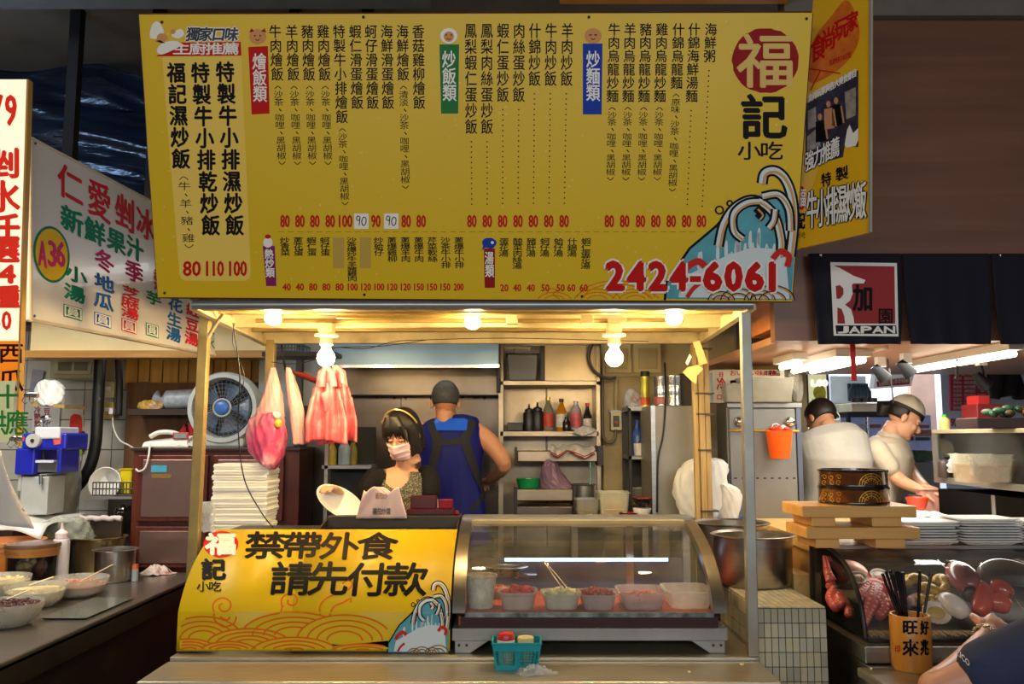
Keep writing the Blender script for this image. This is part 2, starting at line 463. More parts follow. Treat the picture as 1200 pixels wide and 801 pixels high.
pw = struct(MB().box((hx(143, 5.7), 5.7, hz(455, 5.7)), (hx(306, 5.7), 5.73, hz(412, 5.7))).obj('wall_planks', plk))
xs = [143, 158, 172, 187, 206, 217, 232, 247, 262, 277, 292, 305]
for a, c in zip(xs, xs[1:]):
    MB().box((hx(a, 5.66)+0.004, 5.66, hz(449, 5.66)+random.uniform(0, .01)), (hx(c, 5.66)-0.004, 5.685, hz(417, 5.66))).obj('plank', plk, pw, bevel=0.003)
fas = mat('cream_fascia', (236, 214, 160), 0.55, 0, 0.04)
struct(MB().box((hx(40, 5.2), 5.1, hz(413, 5.2)), (hx(318, 5.2), 5.2, hz(335, 5.2))).obj('trim_5', fas))
struct(MB().box((hx(37, 5.2), 5.06, hz(421, 5.2)), (hx(318, 5.2), 5.2, hz(413, 5.2))).obj('trim_6', wood('fascia_edge', (160, 112, 50), (196, 150, 76), 3, .5)))
# wooden cladding over the sushi stall and its lit soffit
YW = 3.45
clad = wood('brown_cladding', (104, 70, 54), (130, 90, 70), 1.2, 0.35, 'X')
wx0 = hx(905, YW, 300)
cl = struct(MB().box((wx0, YW, hz(399, YW)), (3.6, YW+0.06, hz(24, YW))).obj('wall_cladding', clad))
beamm = wood('orange_beam', (176, 104, 56), (200, 128, 74), 1.5, 0.4, 'X')
struct(MB().box((hx(884, YW+0.3, 380), YW+0.07, hz(390, YW+.2)), (hx(962, YW+0.3, 380), YW+0.40, hz(350, YW+.2))).obj('trim_7', beamm))
soff = mat('soffit_laminate', (190, 140, 104), 0.4, 0, 0.06)
struct(MB().box((wx0+0.03, YW+0.06, hz(398, YW)+0.0), (3.6, 5.4, hz(398, YW)+0.03)).obj('ceiling_soffit', soff))
struct(MB().box((hx(935, YW), YW-0.03, hz(22, YW)), (3.6, YW+0.06, hz(-8, YW))).obj('trim_8', mat('grey_duct', (104, 98, 88), 0.6)))
# right-hand back: bright shop wall
YR = 8.2
struct(MB().box((hx(935, YR), YR, 0), (8.0, YR+0.1, 2.9)).obj('wall_shop', mat('shop_wall', (198, 206, 214), 0.6, 0, 0.05)))
struct(MB().box((hx(1106, 6.9), 6.9, 0), (7.5, 7.0, 2.7)).obj('wall_white', mat('white_board_wall', (206, 216, 226), 0.5, 0, 0.03)))
struct(MB().box((hx(1070, 7.6), 7.6, 0.8), (hx(1100, 7.6), 7.66, 2.6)).obj('wall_brown', mat('brown_shop_panel', (160, 126, 108), 0.6, 0, 0.15)))

# ---------------------------------------------------------------- black tarpaulin
tarp = mat('black_tarp', (16, 26, 40), 0.2, 0, 0.5, 5, bump=2.0, spec=1.0, stretch=(.7, 1, 3))
def tf(u, v):
    x = -3.0 + 2.05*u; z = 2.46+1.14*v
    y = 4.5 + 0.10*math.sin(5*u+7*v) + 0.035*math.sin(19*v+9*u+1.5*math.sin(5*u)) + 0.012*math.sin(48*v+21*u+2*math.sin(11*u))+0.006*math.sin(90*v+33*u)
    if v > 0.8: z -= 0.35*max(0, math.sin(PI*min(1, max(0, (u-0.35)/0.6))))*(v-0.55)
    return (x, y, z)
o = MB().grid(tf, 90, 70).obj('tarpaulin', tarp, smooth=True, solid=0.004, ang=180)
tag(o, 'black crumpled plastic tarpaulin hanging behind the white dessert stall sign', 'tarp')
o = MB().box((-3.6, 4.85, 2.5), (-1.25, 4.9, 3.6)).obj('backing_board', mat('dark_board', (24, 22, 22), 0.8))
tag(o, 'dark board closing the gap behind the black tarpaulin', 'board')

# ================================================================== MENU BOARD
BL = W(185, 348, 3.064); BR = W(928, 353, 3.064); TL = W(163, 17, 2.779); TR = W(952, 15, 2.779)
nrm = (BR-BL).cross(TL-BL)
bh = plane_hit(BL, nrm); N = bh.n
YEL = mat('menu_yellow', (224, 186, 18), 0.4, 0, 0.03, 1.2, spec=.3)
board = thing('menu_board', (BL+BR)/2, 'large yellow menu board with vertical rows of dishes and a phone number, over the canopy', 'sign')
c4 = [bh(*p) for p in ((185, 348), (928, 353), (952, 15), (163, 17))]
MB().hexa([p-N*0.03 for p in c4], c4).obj('panel', YEL, board)
fr = MB()
for a, c in zip(c4, c4[1:]+c4[:1]): fr.tube([a-N*0.012, c-N*0.012], 0.007, 6)
fr.obj('frame', mat('rusty_edge', (96, 48, 20), 0.6), board)
b = MB()
for p in ((190, 26), (945, 22), (193, 343), (690, 20), (427, 345), (682, 347), (426, 20)): b.ball(bh(p[0], p[1], 0.002), (0.005, 0.005, 0.005), 8, 6)
b.obj('screw_heads', BLACK, board)
# speckles
b = MB(); rr = random.Random(5)
for i in range(150):
    disc(b, rr.uniform(190, 930), rr.uniform(25, 345), 1.3, 1.3, bh, 0.0004, 6)
b.obj('speckle_print', mat('pale_yellow_print', (230, 200, 90), 0.5), board)
# cream recommendation panel
b = MB()
def rrect(x0, y0, x1, y1, xb0, xb1, r):
    out = []
    for cx, cy, a0 in ((x0, y0, PI), (x1, y0, 1.5*PI)): out.append((cx, cy))
    for cx, cy, a0 in ((xb1-r, y1-r, 0), (xb0+r, y1-r, PI/2)):
        for k in range(7): a = a0+k*PI/12; out.append((cx+r*math.cos(a), cy+r*math.sin(a)))
    return out
blob(b, rrect(190, 66, 283, 329, 210, 294, 9), bh, 0.0006)
b.obj('cream_print', mat('menu_cream', (240, 206, 96), .6, 0, 0, spec=.15), board)
red = MB(); wht = MB(); blk = MB(); grn = MB(); blu = MB(); pur = MB(); dkr = MB(); brn = MB()
BOLD = 0.75
# header banner with chef
blob(red, [(183, 66), (205, 50), (282, 49), (283, 65)], bh, 0.0008)
row(wht, '主廚推薦', 203, 51, 280, 64, bh, 0.0014, 0.3)
row(wht, '獨家口味', 219, 33, 279, 48, bh, 0.0008, 1.8, lean=0.15)
navy = MB(); row(navy, '獨家口味', 219, 33, 279, 48, bh, 0.0014, 0.6, lean=0.15)
navy.obj('header_lettering', mat('navy_ink', (18, 34, 58), 0.5), board)
# chef figure: hat, face, jacket, moustache, dish
blob(wht, [(176, 44), (178, 30), (184, 25), (190, 31), (192, 40), (186, 45)], bh, 0.001, True)
blob(wht, [(184, 58), (192, 50), (206, 48), (212, 53), (200, 60), (188, 64)], bh, 0.001, True)
blob(wht, [(203, 38), (212, 34), (216, 40), (210, 45), (202, 43)], bh, 0.001, True)
skinp = MB(); disc(skinp, 190, 44, 6, 5, bh, 0.0014); disc(skinp, 203, 37, 3, 3, bh, 0.0014)
blob(blk, [(182, 48), (188, 47), (194, 51), (188, 50)], bh, 0.0018)
# big brush rows
column(blk, '福記濕炒飯', 206, 73, 213, 199, 18.5, bh, 0.001, BOLD, .86)
column(blk, '(牛、羊、豬、雞)', 215, 203, 222, 294, 13, bh, 0.001)
column(blk, '特製牛小排乾炒飯', 234, 73, 248, 277, 18.5, bh, 0.001, BOLD, .86)
column(blk, '特製牛小排濕炒飯', 263, 72, 276, 277, 18.5, bh, 0.001, BOLD, .86)
for s_, cx in (('80', 225), ('110', 252), ('100', 279)):
    put_text(red, s_, cx-10, 306, cx+10, 323, bh, 0.001, 0.6)
# section tabs
for (mb, poly, txt, col_) in ((red, [(291, 55), (314, 54), (316, 133), (295, 134)], '燴飯類', (304, 63, 305, 120)),
                              (grn, [(515, 52), (538, 52), (537, 133), (517, 133)], '炒飯類', (526, 60, 527, 119)),
                              (blu, [(683, 51), (706, 51), (705, 134), (683, 134)], '炒麵類', (695, 60, 695, 119)),
                              (pur, [(308, 288), (322, 288), (324, 335), (312, 335)], '熱炒類', (315, 292, 317, 325)),
                              (dkr, [(567, 291), (580, 291), (580, 337), (568, 337)], '湯類', (573, 295, 574, 325))):
    blob(mb, poly, bh, 0.0008)
    column(wht, txt, col_[0], col_[1], col_[2], col_[3], 14 if poly[0][1] < 100 else 9, bh, 0.0014, 0.3)
# little round animal faces over the tabs
for (cx, cy, mb2) in ((302, 43, 'o'), (526, 42, 'p'), (695, 42, 'q')):
    disc(skinp if mb2 != 'p' else wht, cx, cy, 10, 9, bh, 0.001)
    if mb2 == 'o': blob(dkr, [(292, 38), (295, 33), (298, 37)], bh, .0012); blob(dkr, [(306, 37), (310, 33), (312, 38)], bh, .0012)
    if mb2 == 'p': disc(skinp, cx, cy+1, 6, 6, bh, 0.0014)
    if mb2 == 'q': stroke(blk, [(cx-5, cy-1), (cx-1, cy-1)], 0.8, bh, .002); stroke(blk, [(cx+1, cy-1), (cx+5, cy-1)], 0.8, bh, .002)
    disc(blk, cx-3, cy-1, .9, 1.1, bh, 0.002, 8); disc(blk, cx+3, cy-1, .9, 1.1, bh, 0.002, 8)
    stroke(blk, [(cx-2.5, cy+3), (cx, cy+4.5), (cx+2.5, cy+3)], 0.8, bh, 0.002)
disc(wht, 314, 284, 5.5, 6, bh, .001); disc(red, 314, 277, 3.5, 2.5, bh, .0014)
blob(blu, [(565, 283), (569, 279), (577, 279), (582, 284), (577, 291), (569, 290), (565, 293), (566, 288)], bh, .0012, True); disc(wht, 577, 284, 1.8, 1.8, bh, .0018, 10)
S3 = '(沙茶、咖哩、黑胡椒)'
g1 = [('牛肉燴飯', S3, '80'), ('羊肉燴飯', S3, '80'), ('豬肉燴飯', S3, '80'), ('雞肉燴飯', S3, '80'), ('特製牛小排燴飯', S3, '100'),
      ('蝦仁滑蛋燴飯', '', '#'), ('蚵仔滑蛋燴飯', '', '90'), ('海鮮滑蛋燴飯', '', '#'), ('海鮮燴飯', '(清淡、沙茶、咖哩、黑胡椒)', '80'), ('香菇雞柳燴飯', '', '80')]
xt = [322, 341.5, 360, 378.5, 397, 416, 434.5, 453, 471.5, 490]
xp = [334, 351.5, 369, 387, 405, 423, 440.5, 458, 476, 493.5]
for (nm, sm, pr), a, c in zip(g1, xt, xp):
    n = len(nm); yb = 29+16.6*n; L = lambda y: a+(c-a)*(y-29)/230
    column(blk, nm, a, 29, L(yb), yb, 12.3, bh, 0.001, 0.15, .88)
    if sm:
        ye = {4: 196, 7: 243}[n] if len(sm) < 12 else 224
        column(blk, sm, L(yb+2), yb+2, L(ye), ye, 9.5, bh, 0.001)
    if pr == '#':
        rect(wht, c-8, 250, c+9, 268, bh, 0.0012)
        stroke(blk, [(c-1, 254), (c-4, 253), (c-5, 257), (c-2, 258), (c-1, 254), (c-2, 264)], 1.0, bh, 0.0018, True)
        stroke(blk, [(c+3, 254), (c+6, 256), (c+5.5, 262), (c+2.5, 264), (c+1, 259), (c+3, 254)], 1.0, bh, 0.0018, True)
    else:
        h_ = 5.2 if len(pr) == 2 else 7.6
        put_text(red, pr, c-h_, 252, c+h_, 266, bh, 0.001, 0.45)
g2 = ['鳳梨蝦仁蛋炒飯', '鳳梨肉絲蛋炒飯', '蝦仁蛋炒飯', '肉絲蛋炒飯', '什錦炒飯', '牛肉炒飯', '羊肉炒飯']
xt = [551.5, 570.5, 589.5, 608.5, 627, 646, 665]; xp = [553, 571, 589, 607, 625, 643, 661]
def dots(a, c, y0, y1):
    y = y0
    while y < y1:
        disc(blk, a+(c-a)*(y-29)/230, y, 0.9, 0.9, bh, 0.001, 6); y += 6.1
for nm, a, c in zip(g2, xt, xp):
    yb = 27+18.7*len(nm); column(blk, nm, a, 27, a+(c-a)*(yb-29)/230, yb, 12.3, bh, 0.001, 0.15, .88)
    dots(a, c, yb+8, 243); put_text(red, '80', c-5.2, 252, c+5.2, 266, bh, 0.001, 0.45)
g3 = [('牛肉烏龍炒麵', S3), ('羊肉烏龍炒麵', S3), ('豬肉烏龍炒麵', S3), ('雞肉烏龍炒麵', S3), ('什錦烏龍麵', '(原味、沙茶、咖哩、黑胡椒)'), ('什錦海鮮湯麵', '.'), ('海鮮粥', '.')]
xt = [720, 738.5, 757, 776, 795.5, 814, 833.5]; xp = [714, 732, 750.5, 768.5, 786.5, 804.5, 822]
for (nm, sm), a, c in zip(g3, xt, xp):
    L = lambda y: a+(c-a)*(y-29)/230
    yb = 27+15.6*len(nm); column(blk, nm, a, 27, L(yb), yb, 12.3, bh, 0.001, 0.15, .88)
    if sm == '.': dots(a, c, yb+9, 243)
    else: ye = 214 if len(sm) < 12 else 227; column(blk, sm, L(yb+2), yb+2, L(ye), ye, 9.5, bh, 0.001)
    put_text(red, '80', c-5.2, 252, c+5.2, 266, bh, 0.001, 0.45)
y = 271.5
for i in range(44): 
    x = 326+i*11.2
    stroke(brn, [(x, y), (x+7, y)], 0.6, bh, 0.0008)
g4 = ['炒青菜', '蔥花蛋', '蝦仁蛋', '蚵仔蛋', '', '沙茶爆炒牛羊豬雞肉', '', '炒蛤仔', '蔥爆雞柳', '蔥爆羊肉', '蔥爆牛肉', '芹菜軟絲', '沙茶牛小排', '蔥爆牛小排']
p4 = ['40', '40', '80', '80', '80', '100', '120', '100', '120', '120', '150', '150', '150', '200']
grey = MB()
for i, (nm, pr) in enumerate(zip(g4, p4)):
    a = 333.5+i*15.7; c = 336+i*15.5
    if nm: yb = 278+(7.2 if len(nm) < 8 else 5.7)*len(nm); column(blk, nm, a, 278, a+1, yb, 10, bh, 0.001, 0.1, 1.0)
    else: rect(grey, a-6, 278, a+7, 314, bh, 0.0009)
    h_ = 4.6 if len(pr) == 2 else 5.6
    put_text(red, pr, c-h_, 332, c+h_, 340, bh, 0.001, 0.3)
g5 = [('蛋花湯', '20'), ('酸菜肉絲湯', '40'), ('豬肝湯', '40'), ('蚵仔湯', '50'), ('蛤仔湯', '50'), ('什錦湯', '60'), ('蝦仁蛋花湯', '60')]
for (nm, pr), a, c in zip(g5, [591, 607, 623, 639, 655, 671, 687], [591, 606, 622, 639, 657, 669.5, 684]):
    column(blk, nm, a, 279, a-1, 279+7.2*len(nm), 10, bh, 0.001, 0.1, 1.0)
    put_text(red, pr, c-4.6, 333, c+4.6, 341, bh, 0.001, 0.3)
# orange wave lines
org = MB()
def scallops(mb, cs, hit, lift, w_=1.4, clip=1e9, a0=PI, a1=2*PI):
    for cx, cy, rs in cs:
        for r in rs:
            run = []
            for k in range(19):
                a = a0+(a1-a0)*k/18; p = (cx+r*1.5*math.cos(a), cy+r*0.75*math.sin(a))
                if p[1] <= clip: run.append(p)
                else:
                    if len(run) > 1: stroke(mb, run, w_, hit, lift)
                    run = []
            if len(run) > 1: stroke(mb, run, w_, hit, lift)
scallops(org, [(650, 352, (8, 13)), (700, 352, (8, 13, 18)), (745, 352, (8, 13, 18)), (722, 352, (26, 31))], bh, 0.0007, 1.2, 350.5)
stroke(org, [(640, 345), (645, 338), (652, 340), (648, 345), (656, 350)], 1.3, bh, 0.0007, True)
# bowl of noodles
def bowl_art(hit, T, root, k=1.0, clipx=1e9):
    """T maps art coordinates to the picture; the art is flat print on the sign"""
    w1 = MB(); teal = MB(); noo = MB(); shade = MB(); ink = MB(); rd = MB()
    P = lambda L_: [T(*p) for p in L_]
    body = [(780, 350), (782, 333), (808, 292), (842, 262), (868, 235), (890, 228), (920, 224), (934, 240), (931, 300), (927, 351)]
    blob(teal, P(body), hit, 0.0009)
    blob(w1, P([(795, 348), (800, 325), (850, 300), (880, 290), (920, 292), (925, 350)]), hit, 0.0012)
    for a in ([(838, 288), (850, 262), (846, 270)],): pass
    rr = random.Random(2)
    for i in range(26):
        x = rr.uniform(815, 925); y_ = rr.uniform(max(255, 300-(x-815)*.5), 300); blob(w1, P([(x-2, y_+14), (x-1.2, y_), (x+1.5, y_-2), (x+2, y_+15), (x, y_+18)]), hit, 0.0011, True)
    stroke(ink, P([(779, 352), (781, 331), (808, 291), (840, 264), (862, 238)]), 3.0*k, hit, 0.0013)
    def noodle(pts, w_):
        q = P(catmull(pts, 6))
        stroke(ink, q, (w_+5.4)*k, hit, noodle.z); stroke(w1, q, w_*k, hit, noodle.z+0.0003)
        q2 = P([(x+1.6, y_+1.8) for x, y_ in catmull(pts, 6)]); stroke(noo, q2, w_*0.42*k, hit, noodle.z+0.0005)
        noodle.z += 0.0007
    noodle.z = 0.0016
    noodle([(893, 215), (896, 203), (908, 200), (920, 210), (928, 232), (930, 262), (926, 300)], 8)
    noodle([(842, 288), (848, 262), (862, 242), (884, 234), (906, 250), (915, 280), (914, 300)], 7)
    noodle([(870, 280), (860, 270), (860, 250), (874, 238), (890, 236)], 6)
    noodle([(893, 230), (912, 228), (924, 245), (926, 270)], 6)
    noodle([(886, 243), (892, 250), (888, 256)], 5); noodle([(908, 245), (906, 258), (900, 267)], 5)
    # shrimp and toppings
    q = P(catmull([(905, 303), (914, 294), (924, 300), (922, 312)], 6)); stroke(rd, q, 7*k, hit, 0.0060)
    q = P(catmull([(800, 322), (806, 312), (818, 306), (826, 312)], 6)); stroke(rd, q, 8*k, hit, 0.0032)
    q = P(catmull([(805, 348), (812, 338), (822, 330)], 6)); stroke(rd, q, 5*k, hit, 0.0032)
    for cx, r in ((845, 12), (865, 16), (890, 14), (905, 20)):
        for rr_ in (r, r*.6):
            stroke(ink, P([(cx+rr_*1.3*math.cos(a), 352+rr_*math.sin(a)*0.9) for a in [PI+PI*t/10 for t in range(11)]]), 1.2*k, hit, 0.0030)
            stroke(noo, P([(cx+(rr_-1.6)*1.3*math.cos(a), 352+(rr_-1.6)*math.sin(a)*0.9) for a in [PI+PI*t/10 for t in range(11)]]), 1.8*k, hit, 0.0028)
    q = P([(852+6*math.cos(a), 240+5.5*math.sin(a)) for a in [2*PI*t/12 for t in range(13)]])
    for cx, cy, r in ((843, 246, 4.5), (855, 238, 3)):
        disc_p = [(cx+r*math.cos(2*PI*t/14), cy+r*math.sin(2*PI*t/14)) for t in range(15)]
        stroke(ink, P(disc_p), 2.0*k, hit, 0.0012)
    w1.obj('white_print', mat('print_white', (214, 226, 228), .6, 0, 0, spec=.15), root, label='white and pale strokes of the printed noodle bowl')
    teal.obj('teal_print', mat('print_teal', (78, 160, 176), 0.5, 0, .15, 20), root)
    noo.obj('noodle_print', mat('print_tan', (206, 158, 100), .6, 0, 0, spec=.15), root)
    ink.obj('outline_print', INK, root); rd.obj('shrimp_print', mat('print_red', (204, 44, 36), .6, 0, 0, spec=.15), root)
bowl_art(bh, lambda x, y: (x, min(y, 351.5)), board)
# phone number with its white edge, over the bowl
ph_w = MB(); ph_r = MB()
xs = [708, 733, 758, 783, 807, 822, 847, 871, 896, 911]
for i, ch in enumerate('2424-6061'):
    a, c = xs[i]+1, xs[i+1]-1
    if ch == '1' and i == 8: a += 3; c -= 1.5
    if ch == '-': 
        rect(ph_w, a-3, 320, c+3, 333, bh, 0.0066); rect(ph_r, a, 323, c, 330, bh, 0.0074); continue
    y0 = 304 + (xs[i]-708)*0.006
    for mb, bo, z in ((ph_w, 4.6, 0.0066), (ph_r, 2.3, 0.0074)): put_text(mb, ch, a+2.2, y0+3, c-2.2, y0+34.5, bh, z, bo, tight=True)
ph_w.obj('number_edge', WINK, board, label='white edge of the phone number'); ph_r.obj('number_lettering', RED, board)
# round seal 福, 記, 小吃
disc(dkr, 897, 71, 39, 38, bh, 0.001, 40, 0.02)
seal = MB(); row(seal, '福', 866, 43, 929, 102, bh, 0.0018, 1.1); seal.obj('seal_lettering', mat('seal_gold', (226, 190, 110), .6, 0, 0, spec=.15), board)
row(blk, '記', 870, 114, 921, 162, bh, 0.001, 1.5)
row(blk, '小吃', 865, 167, 917, 187, bh, 0.001, 0.3)
red.obj('price_lettering', RED, board); wht.obj('white_lettering', WINK, board); blk.obj('dish_lettering', INK, board)
grn.obj('green_tab', mat('green_ink', (40, 120, 60), .6, 0, 0, spec=.15), board); blu.obj('blue_tab', mat('blue_ink', (24, 60, 170), .6, 0, 0, spec=.15), board)
pur.obj('purple_tab', mat('purple_ink', (130, 30, 100), .6, 0, 0, spec=.15), board); dkr.obj('seal_print', mat('dark_red_ink', (150, 22, 26), .6, 0, 0, spec=.15), board)
brn.obj('dashed_print', mat('brown_ink', (176, 120, 20), .6, 0, 0, spec=.15), board); org.obj('wave_print', mat('orange_ink', (222, 120, 20), .6, 0, 0, spec=.15), board)
skinp.obj('face_print', mat('skin_print', (214, 150, 96), .6, 0, 0, spec=.15), board); grey.obj('cover_patch', mat('patch_ochre', (190, 156, 60), 0.6, 0, 0), board)

# ================================================================== SIDE SIGN (right return of the board)
sA = W(934, 292, 3.03); sB_d = W(1020, 272, 2.80)
p0 = Vector((sA.x, sA.y, sA.z)); dirn = Vector((sB_d.x-sA.x, sB_d.y-sA.y, 0))
sh = plane_hit(p0, dirn.cross(V(0, 0, 1))); NS = sh.n
side = thing('side_sign', p0, 'narrow yellow side sign with red title and photo, right of the big menu board', 'sign')
c4 = [sh(932, 292), sh(1020, 272), sh(1021, -30), sh(955, -30)]
MB().hexa([p-NS*0.012 for p in c4], c4).obj('panel', mat('side_yellow', (232, 178, 26), 0.4, 0, 0.03), side)
b = MB(); b.tube([c4[1], c4[2]], 0.006, 6); b.obj('edge_strip', mat('corrugated_plastic', (150, 150, 140), 0.5), side)
def slp(cx, cy): return (511-cy)/(-95-cx)
r_ = MB(); w_ = MB(); k_ = MB(); ph = MB(); o_ = MB()
blob(o_, [(948, 95), (952, 50), (975, 18), (992, 0), (1004, 20), (1007, 45), (995, 70), (970, 90)], sh, 0.0006, True)
for ch, x, y, s_ in (('食', 951, 52, 19), ('尚', 964, 42, 17), ('玩', 979, 30, 16), ('家', 993, 22, 14)):
    put_text(r_, ch, x, y-s_*.5, x+s_*.86, y+s_*1.0, sh, 0.0012, 0.7, slp(x, y))
row(r_, 'SUPERTASTE', 972, 66, 998, 72, sh, 0.0012, 0.1, slope=slp(985, 70))
stroke(r_, [(945, 80), (985, 86)], 1.5, sh, .0012); stroke(r_, [(950, 106), (962, 82)], 1.5, sh, .0012)
blob(ph, [(944, 122), (1006, 82), (1006, 172), (1001, 172), (990, 171), (988, 184), (944, 196)], sh, 0.0006)
row(w_, '食尚玩家與各大美食節目', 947, 96, 1004, 105, sh, 0.0012, 0.25, slope=-0.55)
# flat photo: people in a kitchen
pf = MB(); pk = MB(); pg = MB()
for x, y in ((961, 137), (971, 122), (980, 118)):
    disc(pf, x, y, 2.6, 4, sh, 0.0012, 12)
    blob(pf if x == 971 else pk, [(x-5, y+30), (x-5, y+6), (x+5, y+4), (x+7, y+28)], sh, 0.001)
    stroke(pf, [(x+6, y+6), (x+9, y+26)], 2.0, sh, 0.0013)
for p_ in ([(947, 130), (956, 125), (957, 148), (947, 152)], [(990, 108), (1003, 102), (1003, 135), (992, 140)], [(946, 160), (958, 150), (962, 172), (946, 178)]):
    blob(pg, p_, sh, 0.0009)
blob(w_, [(990, 170), (993, 152), (996, 146), (1000, 156), (1006, 150), (1006, 164), (1003, 171), (992, 173)], sh, .0014)
blob(ph, [(945, 192), (946, 178), (990, 160), (990, 170)], sh, .001)
row(k_, '強力推薦', 944, 170, 984, 192, sh, 0.0014, 1.6, slope=-0.5); row(w_, '強力推薦', 944, 170, 984, 192, sh, 0.002, 0.35, slope=-0.5)
row(k_, '特', 963, 203, 974, 218, sh, 0.0012, 0.4, slope=slp(968, 210)); row(k_, '製', 980, 196, 994, 211, sh, 0.0012, 0.4, slope=slp(987, 203))
row(k_, '牛小排濕炒飯', 946, 220, 1015, 262, sh, 0.0012, 1.8, slope=slp(980, 240)*0.75, gap=0.04); row(w_, '牛小排濕炒飯', 946, 220, 1015, 262, sh, 0.002, 0.4, slope=slp(980, 240)*0.75, gap=0.04)
disc(r_, 939.5, 232, 5, 14, sh, .0008); put_text(w_, '福', 936, 222, 944, 242, sh, .0014, .3); put_text(k_, '記', 936, 250, 943, 268, sh, .0012, .6)
row(k_, '小吃', 936, 272, 944, 279, sh, .0012)
r_.obj('title_lettering', RED, side); w_.obj('white_lettering', WINK, side); k_.obj('black_lettering', INK, side)
o_.obj('title_print', mat('flame_orange', (216, 108, 20), .5, 0, .2, 30), side); ph.obj('photo_print', mat('photo_dark', (50, 44, 62), .5, 0, .5, 40), side)
pf.obj('skin_print', mat('photo_skin', (206, 140, 100), .5, 0, 0), side); pk.obj('apron_print', INK, side); pg.obj('photo_detail', mat('photo_grey', (150, 140, 130), .5, 0, .3, 40), side)

# ================================================================== DESSERT STALL SIGN (left)
A = W(36, 375, 3.02); B = W(250, 417, 4.3)
lh = plane_hit(A, (B-A).cross(V(0, 0, 1))); NL = lh.n
dess = thing('dessert_stall_sign', (A+B)/2, 'white slanting dessert stall sign with red and green writing and a yellow number disc', 'sign')
c4 = [lh(36, 374), lh(252, 416), lh(250, 274), lh(35, 161)]
MB().hexa([p-NL*0.05 for p in c4], c4).obj('panel', mat('white_acrylic', (226, 222, 218), 0.2, 0, 0.02, coat=0.3), dess)
b = MB().tube([c4[0]+NL*.002, c4[3]+NL*.002], 0.006, 6).tube([c4[3], c4[2]], 0.006, 6).tube([c4[0], c4[1]], 0.006, 6)
b.obj('edge_strip', mat('beige_edge', (206, 190, 160), 0.5), dess)
def ls(cx, cy): return (511-cy)/(600-cx)
LR = MB(); LG = MB(); LB = MB(); LM = MB(); LY = MB()
def put1(mb, ch, cx, cy, w2, h2, bold=0.6): put_text(mb, ch, cx-w2/2, cy-h2/2, cx+w2/2, cy+h2/2, lh, 0.0015, bold, ls(cx, cy))
for ch, x, y, a, c in (('仁', 82, 217, 26, 40), ('愛', 116, 236, 24, 44), ('剉', 146, 250, 20, 40), ('冰', 170, 263, 18, 36)): put1(LR, ch, x, y, a, c*.92, .8)
for ch, x, y, a, c in (('新', 84, 259, 23, 27), ('鮮', 111, 272, 21, 26), ('果', 136, 283, 19, 25), ('汁', 158, 292, 17, 24)): put1(LG, ch, x, y, a, c, 0.9)
for ch, x, y, a, c in (('冬', 122, 306, 20, 22), ('季', 157, 319, 18, 22), ('熱', 188, 330, 14, 24)): put1(LM, ch, x, y, a, c, 0.7)
for ch, x, y in (('小', 89, 322), ('湯', 87, 344)): put1(LG, ch, x, y, 22, 17, 0.8)
for ch, x, y in (('地', 122, 332), ('瓜', 121, 353)): put1(LB, ch, x, y, 20, 17, 0.8)
for ch, x, y in (('芝', 153, 343), ('麻', 152, 355), ('湯', 152, 367)): put1(LR, ch, x, y, 18, 12, 0.5)
put1(LG, '芋', 180, 350, 16, 14, .6)
for ch, x, y in (('花', 205, 357), ('生', 204, 375), ('湯', 203, 392)): put1(LB, ch, x, y, 15, 15, .6)
for ch, x, y in (('紅', 226, 364), ('豆', 225, 381), ('湯', 224, 397)): put1(LR, ch, x, y, 14, 14, .6)
put1(LG, '冰', 245, 385, 10, 14, .4); put1(LG, '水', 246, 402, 9, 12, .4)
for mb, x, y, a in ((LG, 85, 366, 22), (LB, 120, 375, 20), (LR, 151, 382, 18), (LG, 178, 387, 15)):
    s_ = ls(x, y); q = lambda dx, dy: (x+dx, y+dy+dx*s_)
    blob(mb, [q(-a/2, -7.5), q(a/2, -7.5), q(a/2, 7.5), q(-a/2, 7.5)], lh, 0.0012)
    put_text(LY, '圓', x-a/2+1, y-6.5, x+a/2-1, y+6.5, lh, 0.0022, 0.1, s_)
ell = lambda cx, cy, rx, ry: [(cx+rx*math.cos(t*PI/18), cy+ry*math.sin(t*PI/18)+ls(cx, cy)*rx*math.cos(t*PI/18)*.5) for t in range(36)]
blob(LG, ell(60, 298, 21.5, 33), lh, 0.0012)
LY2 = MB(); blob(LY2, ell(60, 298, 19, 30), lh, 0.0020); 
for ch, x in (('A', 49), ('3', 60.5), ('6', 70.5)): put_text(LM, ch, x-4.6, 283, x+4.6, 312, lh, 0.0028, 0.9, ls(60, 298), tight=True)
for x, y in ((41, 168), (40, 370)): disc(LB, x, y, 1.6, 1.8, lh, 0.002, 8)
LR.obj('red_lettering', mat('sign_red', (206, 40, 50), .6, 0, 0, spec=.15), dess); LG.obj('green_lettering', mat('sign_green', (10, 130, 96), .6, 0, 0, spec=.15), dess)
LB.obj('blue_lettering', mat('sign_blue', (30, 96, 170), .6, 0, 0, spec=.15), dess); LM.obj('magenta_lettering', mat('sign_magenta', (206, 50, 110), .6, 0, 0, spec=.15), dess)
LY.obj('white_lettering', WINK, dess); LY2.obj('number_disc', mat('sign_yellow', (236, 196, 40), .6, 0, 0, spec=.15), dess)

